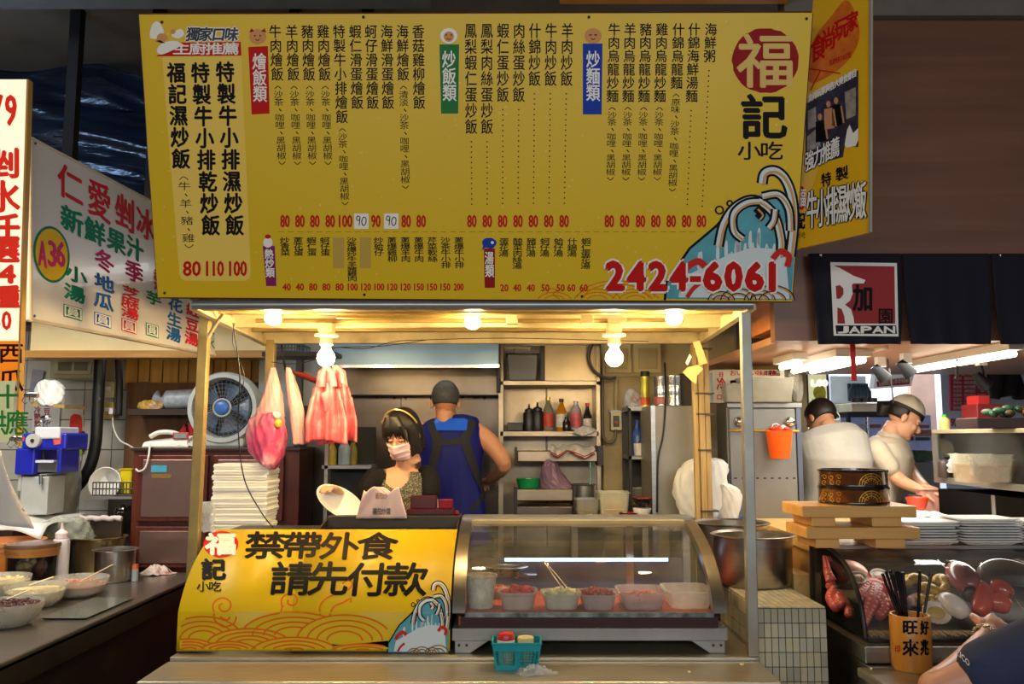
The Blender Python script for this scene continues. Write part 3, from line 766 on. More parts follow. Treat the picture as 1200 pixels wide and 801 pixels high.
# ================================================================== LIGHTBOX AT THE LEFT EDGE
yx = 2.95
lb = thing('lightbox_sign', W(10, 395, yx), 'lit white upright lightbox with red writing at the left edge of the picture', 'sign')
xa, xb = hx(-60, yx, 250), hx(37, yx, 250)
face = mat('lit_acrylic', (255, 240, 214), 0.4, 0, 0, emit=0.75, ecol=(255, 236, 200))
fh = plane_hit((0, yx, 0), (0, 1, 0))
q_ = ray(33, 93); yt = q_.y*(xb/q_.x); zt0 = (CAM+q_*(xb/q_.x)).z; zb0 = hz(521, yx)
yz = lambda z: yx+(yt-yx)*(z-zb0)/(zt0-zb0)          # the box leans forward like the big board
def slab(z0, z1, xl_, xr_, d0, d1, name, m):
    a, c = yz(z0), yz(z1)
    return MB().hexa([(xl_, a+d0, z0), (xr_, a+d0, z0), (xr_, a+d1, z0), (xl_, a+d1, z0)], [(xl_, c+d0, z1), (xr_, c+d0, z1), (xr_, c+d1, z1), (xl_, c+d1, z1)]).obj(name, m, lb)
fh = plane_hit((0, yx, zb0), (0, zt0-zb0, yx-yt))
slab(hz(399, yx), zt0, xa, xb-.004, 0, .025, 'face_panel', face)
slab(zb0, zt0, xb-.004, xb+.003, -.003, .025, 'edge_strip', mat('amber_edge', (214, 160, 70), .5))
slab(hz(446, yx), hz(400, yx), xa, xb-.004, 0, .025, 'orange_panel', mat('orange_acrylic', (240, 140, 20), 0.5, emit=.5, ecol=(250, 130, 10)))
r_ = MB(); k_ = MB()
put_text(r_, '9', 7, 112, 19, 147, fh, .0015, 1.2, tight=True); put_text(r_, '7', -10, 112, 3, 147, fh, .0015, 1.2, tight=True)
for ch, y, h_ in (('剉', 192, 32), ('氷', 231, 34), ('任', 267, 30), ('選', 294, 26), ('4', 321, 20), ('種', 348, 24)):
    put_text(r_, ch, -14 if ch != '4' else -2, y-h_/2, 21 if ch != '4' else 18, y+h_/2, fh, .0015, 1.4, tight=(ch == '4'))
put_text(r_, '0', 3, 365, 13, 386, fh, .0015, .9, tight=True); put_text(r_, '5', -10, 365, 0, 386, fh, .0015, .9, tight=True)
put_text(k_, '西', 0, 403, 26, 425, fh, .0015, .5); put_text(k_, '瓜', 0, 434, 26, 458, fh, .0015, .5)
rm = MB(); r_.obj('red_lettering', mat('lit_red', (236, 44, 20), .5, 0, 0, emit=.3, ecol=(240, 40, 10)), lb); 
k_.obj('brown_lettering', mat('dark_brown_ink', (70, 20, 10), .6, 0, 0, spec=.15), lb)
y2 = yx-0.02
pn = thing('paper_notice', W(10, 518, y2), 'pale yellow paper with green handwriting clipped under the left lightbox', 'notice')
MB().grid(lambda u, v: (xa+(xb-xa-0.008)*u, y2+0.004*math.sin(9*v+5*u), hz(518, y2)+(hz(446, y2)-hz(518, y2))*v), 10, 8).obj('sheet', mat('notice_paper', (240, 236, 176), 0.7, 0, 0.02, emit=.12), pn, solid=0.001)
nh = plane_hit((0, y2-0.006, 0), (0, 1, 0)); g_ = MB()
put_text(g_, '十', -2, 452, 20, 478, nh, 0, 0.5); put_text(g_, '應', 8, 482, 32, 509, nh, 0, 0.4); put_text(g_, '供', -14, 482, 6, 509, nh, 0, .4)
g_.obj('green_lettering', mat('marker_green', (40, 150, 50), .6, 0, 0), pn)
def binder_clip(px, py, y, label, flip=1):
    t = thing('binder_clip', W(px, py, y), label, 'clip')
    c = W(px, py, y)
    MB().cyl(c+V(-0.022, 0, 0), c+V(0.022, 0, 0), 0.009, n=10).obj('spring_body', CHROME, t, smooth=True)
    for s_ in (-1, 1):
        pts = [c+V(s_*0.008-0.008, -0.01, 0), c+V(s_*0.012-0.012, -0.014, -0.02*flip), c+V(s_*0.012, -0.014, -0.03*flip), c+V(s_*0.008+.01, -0.012, -0.015*flip), c+V(s_*.008+.006, -.01, 0)]
        MB().tube(pts, 0.0015, 6).obj('wire_loop', CHROME, t)
binder_clip(37, 463, y2-.01, 'steel clip at the right edge of the paper notice', 1)
binder_clip(20, 514, y2-.01, 'steel clip at the lower edge of the paper notice', 1)
# ================================================================== CANOPY FRAME OF THE MAIN STALL
YF = 3.10; ZC = hz(357, YF)
yb_ = WZ(560, 401, ZC).y
xl, xr = hx(226, YF, 357), hx(882, YF, 357)
can = thing('stall_canopy', V((xl+xr)/2, YF, ZC-0.02), 'yellowed steel canopy frame with pale tube along its front, under the menu board', 'canopy')
tubem = mat('grey_tube', (150, 156, 160), 0.35, 0.6, 0.08)
MB().cyl((xl, YF, ZC), (xr, YF, ZC), 0.017, n=14).obj('front_tube', tubem, can, smooth=True)
roofm = mat('canopy_roof', (206, 190, 150), 0.5, 0.1, 0.08, 5, dirt=(120, 84, 30), dirt_scale=7, dirt_amt=0.55)
bl, br_ = hx(312, yb_, 401), hx(818, yb_, 401)
MB().hexa([(xl, YF, ZC+0.045), (xr, YF, ZC+0.045), (br_+.05, yb_, ZC+0.045), (bl-.05, yb_, ZC+0.045)], [(xl, YF, ZC+0.055), (xr, YF, ZC+0.055), (br_+.05, yb_, ZC+0.055), (bl-.05, yb_, ZC+0.055)]).obj('roof_panel', roofm, can)
for k, t in enumerate((0.03, 0.22, 0.45, 0.70, 0.98)):
    y = YF+0.03+(yb_-YF-0.06)*t; a = xl+(bl-xl)*t; c = xr+(br_-xr)*t
    MB().box((a, y-0.018, ZC-0.012+0.02*(k % 2)), (c, y+0.018, ZC+0.044)).obj('cross_rail', RUST if k % 2 else roofm, can, bevel=0.003)
for (x0, x1, nm) in ((xl, bl, 'side_beam'), (xr, br_, 'side_beam')):
    MB().hexa([(x0-0.016, YF+0.01, ZC-0.018), (x0+0.016, YF+0.01, ZC-0.018), (x1+0.016, yb_, ZC-0.018), (x1-0.016, yb_, ZC-0.018)],
              [(x0-0.016, YF+0.01, ZC+0.03), (x0+0.016, YF+0.01, ZC+0.03), (x1+0.016, yb_, ZC+0.03), (x1-0.016, yb_, ZC+0.03)]).obj(nm, roofm, can, bevel=0.002)
# posts (part of the frame)
def post(p0, p1, w_, name, m, d=None, parent=can):
    d = d or w_
    a, c = Vector(p0), Vector(p1)
    q = lambda p: [p+V(-w_/2, -d/2, 0), p+V(w_/2, -d/2, 0), p+V(w_/2, d/2, 0), p+V(-w_/2, d/2, 0)]
    return MB().hexa(q(a), q(c)).obj(name, m, parent, bevel=0.003)
yp = 3.43
post((W(226, 655, yp).x, yp, 0.791), W(241, 368, yp), 0.04, 'post', RUST)
post((W(882, 766, 3.07).x, 3.07, 0.791), W(873, 366, 3.13), 0.036, 'post', mat('pole_grey', (150, 150, 140), .4, .5, .15, dirt=(160, 130, 80), dirt_amt=.5))
bp = W(318, 398, yb_-0.05)
post(V(bp.x, bp.y, 0), bp, 0.045, 'post', RUST)
# left brace wire and conduits
MB().tube([W(243, 395, 3.4), W(258, 372, 3.35), W(262, 366, 3.3)], 0.007, 8).obj('brace', roofm, can)
for y_, a, c in ((3.62, 300, 712), (3.60, 735, 800), (3.5, 395, 552)):
    MB().cyl((hx(a, y_, 380), y_, ZC+0.012), (hx(c, y_, 380), y_, ZC+0.012), 0.009, n=8).obj('conduit', RUST, can, smooth=True)
for px, py in ((668+20, 381), (600, 377)):
    q = W(px, py, 3.55); MB().box((q.x-0.025, 3.53, ZC-0.012), (q.x+0.025, 3.58, ZC+0.03)).obj('junction_box', CREAM, can, bevel=0.004)
# clutter of wires on the left side of the canopy
def wire(pts, y=None, r=0.0025, label='', name='cable', m=BLACK, pix=True):
    P_ = [W(*p) if pix and len(p) == 3 else Vector(p) for p in pts]
    P_ = [Vector(q) for q in catmull([tuple(p) for p in P_], 6)]
    o = MB().tube(P_, r, 6).obj(name, m, smooth=True, ang=180); 
    return tag(o, label, 'cable')
wire([(273, 378, 3.3), (281, 440, 3.32), (279, 500, 3.35), (286, 560, 3.35), (305, 598, 3.36), (320, 618, 3.38)], label='thin black cable drooping from the canopy over the takeout boxes')
wire([(275, 378, 3.32), (273, 402, 3.32), (286, 440, 3.34), (279, 470, 3.36)], r=0.0018, label='short thin cable end dangling beside the left canopy post')
wire([(318, 424, 3.95), (345, 426, 4.05), (372, 420, 4.1), (386, 408, 4.1), (450, 405, 4.1), (500, 398, 4.1)], r=0.002, label='thin wire strung below the back rail of the canopy')
wire([(400, 407, 3.9), (430, 408, 3.95), (462, 400, 3.95), (500, 398, 3.95), (600, 396, 3.95), (760, 400, 3.95)], r=0.002, label='long wire tacked along the back rail of the canopy')

# ------------------------------------------------------------------ bulbs
bulbm = mat('lit_bulb', (255, 236, 200), 0.3, 0, 0, emit=260, ecol=(255, 220, 154))
neckm = mat('lit_bulb_neck', (255, 240, 210), 0.3, 0, 0, emit=40, ecol=(255, 216, 150))
porc = mat('porcelain', (226, 206, 164), 0.35, 0, 0.05)
def bulb(px, py, y, label, hang=True):
    c = W(px, py, y)
    t = thing('light_bulb', c, label, 'bulb', 'canopy bulbs')
    if hang:
        top = ZC-0.004 - c.z
        MB().box((c.x-0.032, c.y-0.032, c.z+top-0.045), (c.x+0.032, c.y+0.032, c.z+top)).obj('junction_box', porc, t, bevel=0.01)
        MB().lathe([(0.001, top-0.045), (0.05, top-0.047), (0.05, top-0.056), (0.026, top-0.062), (0.028, top-0.09), (0.02, top-0.10), (0.001, top-0.10)], c, 20).obj('socket', porc, t, smooth=True)
        n1 = top-0.10
        MB().lathe([(0.001, n1), (0.017, n1), (0.024, n1-0.02), (0.024, n1-0.035), (0.015, n1-0.05), (0.001, n1-0.052)], c, 20).obj('bulb_neck', neckm, t, smooth=True)
        MB().ball(c, 0.037, 20, 12).obj('glass_bulb', bulbm, t, smooth=True)
    else:
        MB().lathe([(0.001, .05), (0.04, .05), (0.04, .035), (0.026, .03), (0.024, 0.0), (0.001, 0)], c+V(0, 0, 0.012), 20).obj('socket', porc, t, smooth=True)
        MB().ball(c, (0.032, 0.032, 0.026), 20, 12).obj('glass_bulb', bulbm, t, smooth=True)
bulb(382, 419, 3.58, 'lit bulb hanging in a porcelain socket on the left, above the woman')
bulb(720, 419, 3.58, 'lit bulb hanging in a porcelain socket on the right, before the cream wall')
bulb(554, 378, 3.42, 'lit bulb close under the middle of the canopy', False)
bulb(320, 373, 3.30, 'lit bulb close under the left end of the canopy', False)
bulb(790, 373, 3.30, 'lit bulb close under the right end of the canopy', False)

# ================================================================== COUNTER
ctr = thing('steel_counter', V(-0.17, 3.4, 0), 'worn stainless steel counter under the yellow sign and the glass case', 'counter')
MB().box((-1.16, 2.84, 0.0), (0.84, 3.86, 0.733)).obj('body', mat('counter_body', (52, 44, 38), 0.5, 0.3, 0.15), ctr)
MB().box((-1.19, 2.80, 0.733), (0.855, 3.05, 0.778)).obj('front_shelf', STEELH, ctr, bevel=0.006)
MB().box((-1.185, 3.055, 0.733), (0.858, 3.90, 0.79)).obj('worktop', STEELH, ctr, bevel=0.003)
MB().box((-0.24, 3.058, 0.79), (-0.19, 3.08, 0.793)).obj('strip_plate', CREAM, ctr)

# ================================================================== CURVED GLASS CASE
PROF = [(3.12, .89), (3.14, .93), (3.18, .985), (3.24, 1.04), (3.32, 1.09), (3.42, 1.13), (3.52, 1.16), (3.63, 1.18), (3.74, 1.192)]
PROF = catmull([(y, .92+(z-.89)*.947) for y, z in PROF], 4)
CX0, CX1 = -0.212, 0.762
case = thing('glass_display_case', V((CX0+CX1)/2, 3.4, 0.79), 'curved glass display case with steel ends holding tubs of meat on the counter', 'display case')
gm = MB(); gm.rings([[V(x, y, z) for y, z in PROF] for x in (CX0+0.045, CX1-0.045)], closed=False); gm.obj('curved_glass', GLASS, case, smooth=True, ang=180)
for a in (CX0, CX1-0.045):
    b = MB(); n = len(PROF); out = [(y-0.004, z+0.006) for y, z in PROF]; inn = [(y+0.035*(1-i/n)+.004, z-0.004-0.03*(i/n)) for i, (y, z) in enumerate(PROF)]
    b.rings([[V(a, y, z), V(a+0.045, y, z), V(a+0.045, y2, z2), V(a, y2, z2)] for (y, z), (y2, z2) in zip(out, inn)])
    b.obj('end_band', STEEL, case, smooth=True)
MB().box((CX0, 3.64, 1.193), (CX1, 3.78, 1.212)).obj('top_plate', DSTEEL, case, bevel=0.004)
MB().box((CX0+.045, 3.60, 1.180), (CX1-.045, 3.65, 1.203)).obj('top_seal', mat('aged_rubber', (170, 160, 120), .6), case)
MB().box((CX0+0.045, 3.115, 0.912), (CX1-0.045, 3.13, 0.927)).obj('glass_channel', mat('grimy_channel', (120, 130, 128), .4, .4, .6, 30), case)
MB().box((CX0+0.03, 3.117, 0.876), (CX1-0.03, 3.16, 0.914)).obj('dark_strip', mat('maroon_strip', (52, 20, 18), 0.35), case)
MB().box((CX0, 3.105, 0.833), (CX1, 3.78, 0.876)).obj('base_rail', DSTEEL, case, bevel=0.003)
MB().box((CX0+.02, 3.16, 0.876), (CX1-.02, 3.76, 0.906)).obj('deck', mat('salmon_mat', (196, 96, 66), 0.6, 0, 0.25, 60), case)
MB().box((CX0+.02, 3.735, 0.906), (CX1-.02, 3.75, 1.03)).obj('back_panel', mat('blue_grey_panel', (92, 104, 128), .4, .3), case)
MB().box((CX0, 3.73, 0.876), (CX0+0.03, 3.76, 1.193)).obj('back_post', STEEL, case); MB().box((CX1-.03, 3.73, 0.876), (CX1, 3.76, 1.193)).obj('back_post', STEEL, case)
MB().box((0.49, 3.73, 0.906), (0.52, 3.755, 1.193)).obj('door_stile', STEEL, case)
MB().cyl((CX0+0.18, 3.70, 1.03), (CX1-0.10, 3.70, 1.03), 0.008, n=10).obj('glass_glint', mat('painted_glint', (200, 225, 255), .3, emit=1.6, ecol=(190, 220, 255)), case, smooth=True)  # glowing rod stands in for a tube's reflection on the curved glass
for s_, x in ((1, CX0+0.01), (-1, CX1-0.01)):
    MB().prism([(x, .79), (x+s_*0.055, .79), (x+s_*0.12, .833), (x, .833)], 'Y', 3.11, 3.16).obj('foot', DSTEEL, case, bevel=0.002)
    MB().prism([(x, .79), (x+s_*0.055, .79), (x+s_*0.12, .833), (x, .833)], 'Y', 3.70, 3.76).obj('foot', DSTEEL, case, bevel=0.002)
    b = MB(); 
    for dx in (0.015, 0.042): b.cyl((x+s_*dx, 3.106, 0.818), (x+s_*dx, 3.112, 0.818), 0.005, n=8)
    b.obj('bolts', BLACK, case)
# --- tubs in the case
frost = film('frosted_tub', (236, 236, 224), 0.36, 0.35)
def rtub(mb, c, w0, d0, w1, d1, h, t=0.003, n=6, r=0.25):
    def ring(w_, d_, z, k=0):
        out = []; rr_ = min(w_, d_)*r
        for cx, cy, a0 in ((w_/2-rr_, d_/2-rr_, 0), (-w_/2+rr_, d_/2-rr_, PI/2), (-w_/2+rr_, -d_/2+rr_, PI), (w_/2-rr_, -d_/2+rr_, 1.5*PI)):
            for q in range(n): a = a0+q*PI/2/(n-1); out.append(V(c[0]+cx+rr_*math.cos(a), c[1]+cy+rr_*math.sin(a), c[2]+z))
        return out
    mb.rings([ring(w0-.01, d0-.01, 0), ring(w0, d0, 0.004), ring(w1, d1, h-0.006), ring(w1+0.012, d1+0.012, h-0.005), ring(w1+0.012, d1+0.012, h), ring(w1-2*t, d1-2*t, h), ring(w0-2*t, d0-2*t, t+0.002)], True, True)
    return mb
def lumps(mb, c, rx, ry, n, s, seed, h=0.02, flat=0.7, jit=0.5):
    rr = random.Random(seed)
    for _ in range(n):
        a = rr.uniform(0, 2*PI); q = math.sqrt(rr.random())
        p = V(c[0]+rx*q*math.cos(a), c[1]+ry*q*math.sin(a), c[2]+h*rr.random()*(1-q*.6))
        R = Matrix.Rotation(rr.uniform(0, PI), 3, 'Z') @ Matrix.Rotation(rr.uniform(-.6, .6), 3, 'X')
        mb.ball(p, (s*rr.uniform(1-jit, 1+jit), s*rr.uniform(.6, 1.1), s*flat), 8, 6, R)
    return mb
def tub(px0, px1, py0, py1, zb, label, fill=None, fcol=None, level=0.5, d=0.12, cat='tub', m=frost, flump=.012, n=40, group=None, name='food_tub', fy=None):
    y = WZ(600, py1, zb).y + 0.0 if fy is None else fy
    w_ = (px1-px0)/1000*y; h = (hz(py0, y+d*0.85)-zb)
    x = hx((px0+px1)/2, y, py1)
    t = thing(name, V(x, y+d/2, zb), label, cat, group)
    rtub(MB(), (x, y+d/2, zb), w_*0.84, d*0.84, w_, d, h).obj('tub', m, t, smooth=True, ang=50)
    if fcol:
        fm = mat('food_%d_%d_%d' % fcol, fcol, 0.4, 0, 0.25, 40, spec=.6)
        b = MB(); 
        rtub(b, (x, y+d/2, zb+0.005), w_*0.80, d*0.80, w_*(0.80+.12*level), d*(0.80+.12*level), h*level, t=.001)
        lumps(b, (x, y+d/2, zb+h*level), w_*0.36, d*0.36, n, flump, int(px0), h*0.45)
        b.obj('filling', fm, t, smooth=True, kind='stuff')
    return t
ZD = 0.907
t = tub(586, 628, 688, 715, ZD, 'clear tub heaped with red raw meat slices in the glass case', fcol=(190, 50, 44), level=.8, flump=.016, fy=3.24, d=0.14)
tub(637, 680, 690, 716, ZD, 'clear tub of pale green shellfish in the middle of the glass case', fcol=(206, 204, 160), level=.8, flump=.016, fy=3.24, d=0.14)
tub(682, 723, 690, 717, ZD, 'frosted tub of dark red meat right of the pale shellfish tub', fcol=(150, 48, 40), level=.85, fy=3.24, d=0.15, m=film('frosted_tub_b', (226, 220, 215), .36))
tub(729, 782, 686, 717, ZD, 'wide frosted tub with a little pink meat left of the empty tub', fcol=(196, 120, 100), level=.5, fy=3.24, d=0.2, m=film('frosted_tub_b', (226, 220, 215), .36))
tub(786, 838, 684, 714, ZD, 'empty frosted tub at the right end of the glass case', fy=3.26, d=0.22)
tub(572, 597, 686, 708, ZD, 'orange filled tub half hidden behind the printed paper bucket', fcol=(220, 100, 40), level=.8, fy=3.48, d=.12)
# white paper bucket
y = 3.33; c = V(hx(563, y, 712), y, ZD); t = thing('paper_bucket', c, 'white paper food bucket with green print in the left of the glass case', 'bucket')
pb = mat('printed_paper', (226, 224, 204), 0.6, 0, 0.3, 30, dirt=(130, 160, 110), dirt_scale=14, dirt_amt=.8)
MB().lathe([(0.001, 0), (0.048, 0), (0.06, 0.112), (0.064, 0.114), (0.064, 0.12), (0.058, 0.12), (0.055, 0.09), (0.001, 0.09)], c, 28).obj('bucket', pb, t, smooth=True)
lumps(MB(), c+V(0, 0, 0.092), .04, .04, 30, .012, 4, .015).obj('meat_filling', mat('food_dark_red', (140, 50, 44), .4), t, smooth=True, kind='stuff')
# back shelf dish with shrimps, tongs and tray
zs = 0.98
c = V(hx(593, 3.6, 668), 3.6, 0.977)
MB().box((CX0+0.05, 3.5, 0.99), (0.1, 3.70, 0.997)).obj('back_shelf', CLEAR, case)
t = thing('shrimp_dish', V(c.x, c.y, 0.998), 'shallow dish of pink shrimps on the back shelf of the glass case', 'dish')
MB().lathe([(0.001, 0), (0.05, 0), (0.09, 0.014), (0.092, 0.018), (0.05, 0.006), (0.001, 0.005)], V(c.x, c.y, .998), 24, sy=.7).obj('dish', CHROME, t, smooth=True)
lumps(MB(), c+V(0, 0, 0.004), .06, .035, 22, .014, 9, .02).obj('shrimps', mat('shrimp_pink', (226, 160, 130), .4), t, smooth=True, kind='stuff')
tg = MB(); a = W(637, 657, 3.5); b_ = W(660, 690, 3.42)
tg.tube([a, b_], 0.004, 6, flat=.4).tube([a+V(0.006, 0, 0), b_+V(0.022, 0, 0)], 0.004, 6, flat=.4)
tag(tg.obj('tongs', CHROME, smooth=True), 'steel tongs leaning in the tub of pale shellfish', 'tongs')

# ================================================================== YELLOW COUNTER SIGN (curved sheet)
SX0, SX1 = -1.184, -0.219
sp = [(3.112, .797), (3.112, .85)] + [(y-0.006, z+0.008) for y, z in PROF if y < 3.70]
def curved_hit(px, py, lift=0.0):
    d = ray(px, py); best = None
    for i in range(len(sp)-1):
        (y0, z0), (y1, z1) = sp[i], sp[i+1]
        n = V(0, -(z1-z0), (y1-y0)).normalized()
        if n.dot(V(0, -1, 1)) < 0: n = -n
        den = d.dot(n)
        if abs(den) < 1e-9: continue
        t = (V(0, y0, z0)-CAM).dot(n)/den; p = CAM+d*t
        s_ = ((p.y-y0)*(y1-y0)+(p.z-z0)*(z1-z0))/((y1-y0)**2+(z1-z0)**2)
        if (-0.001 <= s_ <= 1.001 or (i == 0 and s_ < 0) or (i == len(sp)-2 and s_ > 1)): best = p+n*lift; break
    return best if best is not None else p+n*lift
curved_hit.curved = True
cs = thing('counter_sign', V((SX0+SX1)/2, 3.3, 0.79), 'curved yellow counter sign with big black writing and orange waves, left of the glass case', 'sign')
b = MB()
XS = [SX0, -0.78, -0.779, SX1]
def prow(x): return [V(x, y, z) for y, z in (sp if x > -0.779 else [q for q in sp if q[0] < 3.50])]
b.rings([prow(XS[0]), prow(XS[1])], closed=False); b.rings([prow(XS[2]), prow(XS[3])], closed=False)
b.obj('sheet', YEL, cs, smooth=True, ang=180, solid=0.003)
for x in (SX0+0.004, -0.78, SX1-0.004):
    pr = sp if x > -1.0 else [q for q in sp if q[0] < 3.5]
    MB().prism([(y+0.004, z-0.004) for y, z in pr]+[(pr[-1][0], .792), (pr[0][0]+.004, .792)], 'X', x-0.004, x+0.004).obj('side_panel', DARK, cs)
MB().box((-0.78, 3.66, 1.165), (SX1, 3.80, 1.215)).obj('top_bar', mat('dark_bar', (60, 54, 48), .5, .3), cs, bevel=.003)
MB().box((SX0, 3.46, 1.11), (-0.78, 3.80, 1.163)).obj('low_top', mat('dark_bar', (60, 54, 48)), cs, bevel=.003)
k_ = MB(); o_ = MB(); s_ = MB(); w2 = MB(); sk = MB()
for ch, x, y, a, c in (('禁', 311, 640, 42, 29), ('帶', 354, 640, 40, 29), ('外', 398, 641, 40, 29), ('食', 442, 641, 42, 29), ('請', 341, 679, 42, 36), ('先', 385, 679, 42, 36), ('付', 431, 680, 42, 36), ('款', 476, 680, 44, 36)):
    put_text(k_, ch, x-a/2, y-c/2, x+a/2, y+c/2, curved_hit, 0.0026, 1.0, lean=0.12)
disc(s_, 259, 638, 20.5, 15.5, curved_hit, 0.0021, 30, .02); row(w2, '福', 242, 627, 276, 650, curved_hit, 0.0030, 1.3)
row(k_, '記', 237, 657, 264, 679, curved_hit, 0.0026, 1.3); row(k_, '小吃', 231, 682, 259, 693, curved_hit, 0.0026, .2)
def swirl(cx, cy, r, turns, dirn, start, k=1.0):
    return [(cx+r*(1-t/30*.75)*math.cos(start+dirn*turns*2*PI*t/30), cy+r*k*(1-t/30*.75)*math.sin(start+dirn*turns*2*PI*t/30)) for t in range(31)]
fillm = MB(); zz_ = [.0012]
def wv(pts, w_=2.0): stroke(o_, pts, w_, curved_hit, zz_[0]+.0003, True)
def hump(cx, cy, rx, ry, n=4, x0=211, x1=505, yb=760.5, skew=0):
    """one crest of the wave pattern: covers what is behind it, then its own nested lines"""
    zz_[0] += .00035
    P_ = lambda q: [(min(x1, max(x0, cx+rx*q*math.cos(a)+skew*math.sin(a)*q)), min(yb, cy-ry*q*math.sin(a))) for a in [PI*t/20 for t in range(21)]]
    PP = [p for p in P_(1.0) if p[1] < yb-.3]
    blob(fillm, PP+[(min(x1, cx+rx), yb), (max(x0, cx-rx), yb)] if cy < yb-1 else PP, curved_hit, zz_[0])
    for k in range(n):
        q = 1-k*.21; pp = [p for p in P_(q) if x0 < p[0] < x1 and p[1] < yb-.2]
        if len(pp) > 2: stroke(o_, pp, 2.0, curved_hit, zz_[0]+.0002)
wv(swirl(262, 710, 13, 1.3, 1, 2.6, .9)); wv([(251, 716), (252, 726), (262, 734), (274, 730), (277, 722)]); wv([(258, 722), (266, 726), (270, 722)])
wv(swirl(341, 704, 12, 1.2, 1, 2.4, .9)); wv([(331, 710), (330, 720), (340, 726)])
wv([(376, 722), (375, 710), (384, 700), (398, 695), (409, 690), (413, 683), (408, 680), (401, 684)]); wv([(386, 722), (391, 711), (402, 706), (411, 701), (411, 706)])
wv(swirl(400, 728, 9, 1.1, 1, 3.0, .9))
for h in ((238, 748, 46, 26), (345, 744, 62, 27), (292, 756, 50, 20), (404, 750, 56, 30), (222, 764, 34, 16), (268, 766, 36, 15), (345, 766, 52, 20), (425, 768, 44, 14)): hump(*h, x1=462 if h[0] > 440 else 455)
fillm.obj('yellow_print', YEL, cs)
k_.obj('black_lettering', INK, cs); o_.obj('wave_print', mat('sign_orange', (226, 112, 22), .6, 0, 0, spec=.15), cs)
s_.obj('seal_print', RED, cs); w2.obj('seal_lettering', WINK, cs)
def lifted(px, py, lift=0.0): return curved_hit(px, py, lift+.0016)
lifted.curved = True
bowl_art(lifted, lambda x, y: (454+(x-779)*0.474, 684+(y-200)*0.53), cs, 0.5)

# ================================================================== TEAL BASKET AND JARS
teal = mat('teal_plastic', (16, 150, 160), 0.35, 0, 0.04)
bz = 0.7785; by = 2.93; bx0, bx1 = hx(577, by, 770), hx(634, by, 770)
t = thing('plastic_basket', V((bx0+bx1)/2, by+.055, bz), 'small teal plastic basket on the counter edge before the glass case', 'basket')
H = 0.085; D = 0.11; fl = 0.012
MB().box((bx0+fl, by+0.008, bz), (bx1-fl, by+D-.008, bz+0.004)).obj('base', teal, t)
def wallq(p00, p10, p01, p11, nu, name):
    b = MB(); p00, p10, p01, p11 = map(Vector, (p00, p10, p01, p11))
    P = lambda u, v: (p00*(1-u)+p10*u)*(1-v)+(p01*(1-u)+p11*u)*v
    nn = (p10-p00).cross(p01-p00).normalized()*0.0012
    def strip(u0, v0, u1, v1): b.hexa([P(u0, v0)-nn, P(u1, v0)-nn, P(u1, v1)-nn, P(u0, v1)-nn], [P(u0, v0)+nn, P(u1, v0)+nn, P(u1, v1)+nn, P(u0, v1)+nn])
    strip(0, 0, 1, 0.18); strip(0, 0.72, 1, 1)
    for u in (0, .12, .46, .5, .54, .88): strip(u, 0.18, u+0.04 if u < .96 else 1, 0.72)
    strip(0.96, .18, 1, .72)
    for k in range(5): v = .18+.54*(k+.5)/5; strip(0, v-.012, 1, v+.012)
    for k in range(nu): u = (k+.5)/nu; strip(u-.008, .18, u+.008, .72)
    return b.obj(name, teal, t)
A0 = (bx0+fl, by+.008, bz); A1 = (bx1-fl, by+.008, bz); A2 = (bx1-fl, by+D-.008, bz); A3 = (bx0+fl, by+D-.008, bz)
B0 = (bx0, by, bz+H); B1 = (bx1, by, bz+H); B2 = (bx1, by+D, bz+H); B3 = (bx0, by+D, bz+H)
wallq(A0, A1, B0, B1, 14, 'side_wall'); wallq(A3, A2, B3, B2, 14, 'side_wall'); wallq(A0, A3, B0, B3, 8, 'side_wall'); wallq(A1, A2, B1, B2, 8, 'side_wall')
b = MB(); P4 = [Vector(p) for p in (B0, B1, B2, B3)]
for a, c in zip(P4, P4[1:]+P4[:1]): b.tube([a, c], 0.004, 6)
b.obj('rim', teal, t)
c = V(hx(593, by+.06, 750), by+.055, bz+.0045)
t = thing('sauce_jar', c, 'small jar with a red domed lid in the teal basket', 'jar')
MB().lathe([(0.001, 0), (0.024, 0), (0.027, 0.03), (0.027, 0.065), (0.001, 0.065)], c, 24).obj('jar', mat('sauce_tan', (196, 160, 110), .4), t, smooth=True)
MB().lathe([(0.028, 0.066), (0.030, 0.068), (0.030, 0.082), (0.028, 0.084), (0.001, .084)], c, 24, cap0=True).obj('white_band', WHITE, t, smooth=True)
MB().lathe([(0.001, .084), (0.029, 0.084), (0.030, 0.092), (0.024, 0.104), (0.012, 0.108), (0.001, 0.109)], c, 24).obj('lid', mat('red_lid', (214, 50, 40), .35), t, smooth=True)
c = V(hx(616, by+.06, 750), by+.055, bz+.0045)
t = thing('sauce_jar', c, 'small ribbed jar with a flat cream lid in the teal basket', 'jar')
MB().lathe([(0.001, 0), (0.024, 0), (0.026, 0.03), (0.026, 0.07), (0.001, .07)], c, 24).obj('jar', mat('jar_glass', (150, 140, 110), .2, .3), t, smooth=True)
MB().lathe([(0.001, .071), (0.027, .071), (0.028, 0.073), (0.027, 0.077), (0.028, .081), (.027, .085), (0.028, 0.089), (0.026, 0.092), (0.001, 0.093)], c, 28).obj('lid', mat('cream_lid', (226, 206, 150), .4), t, smooth=True)
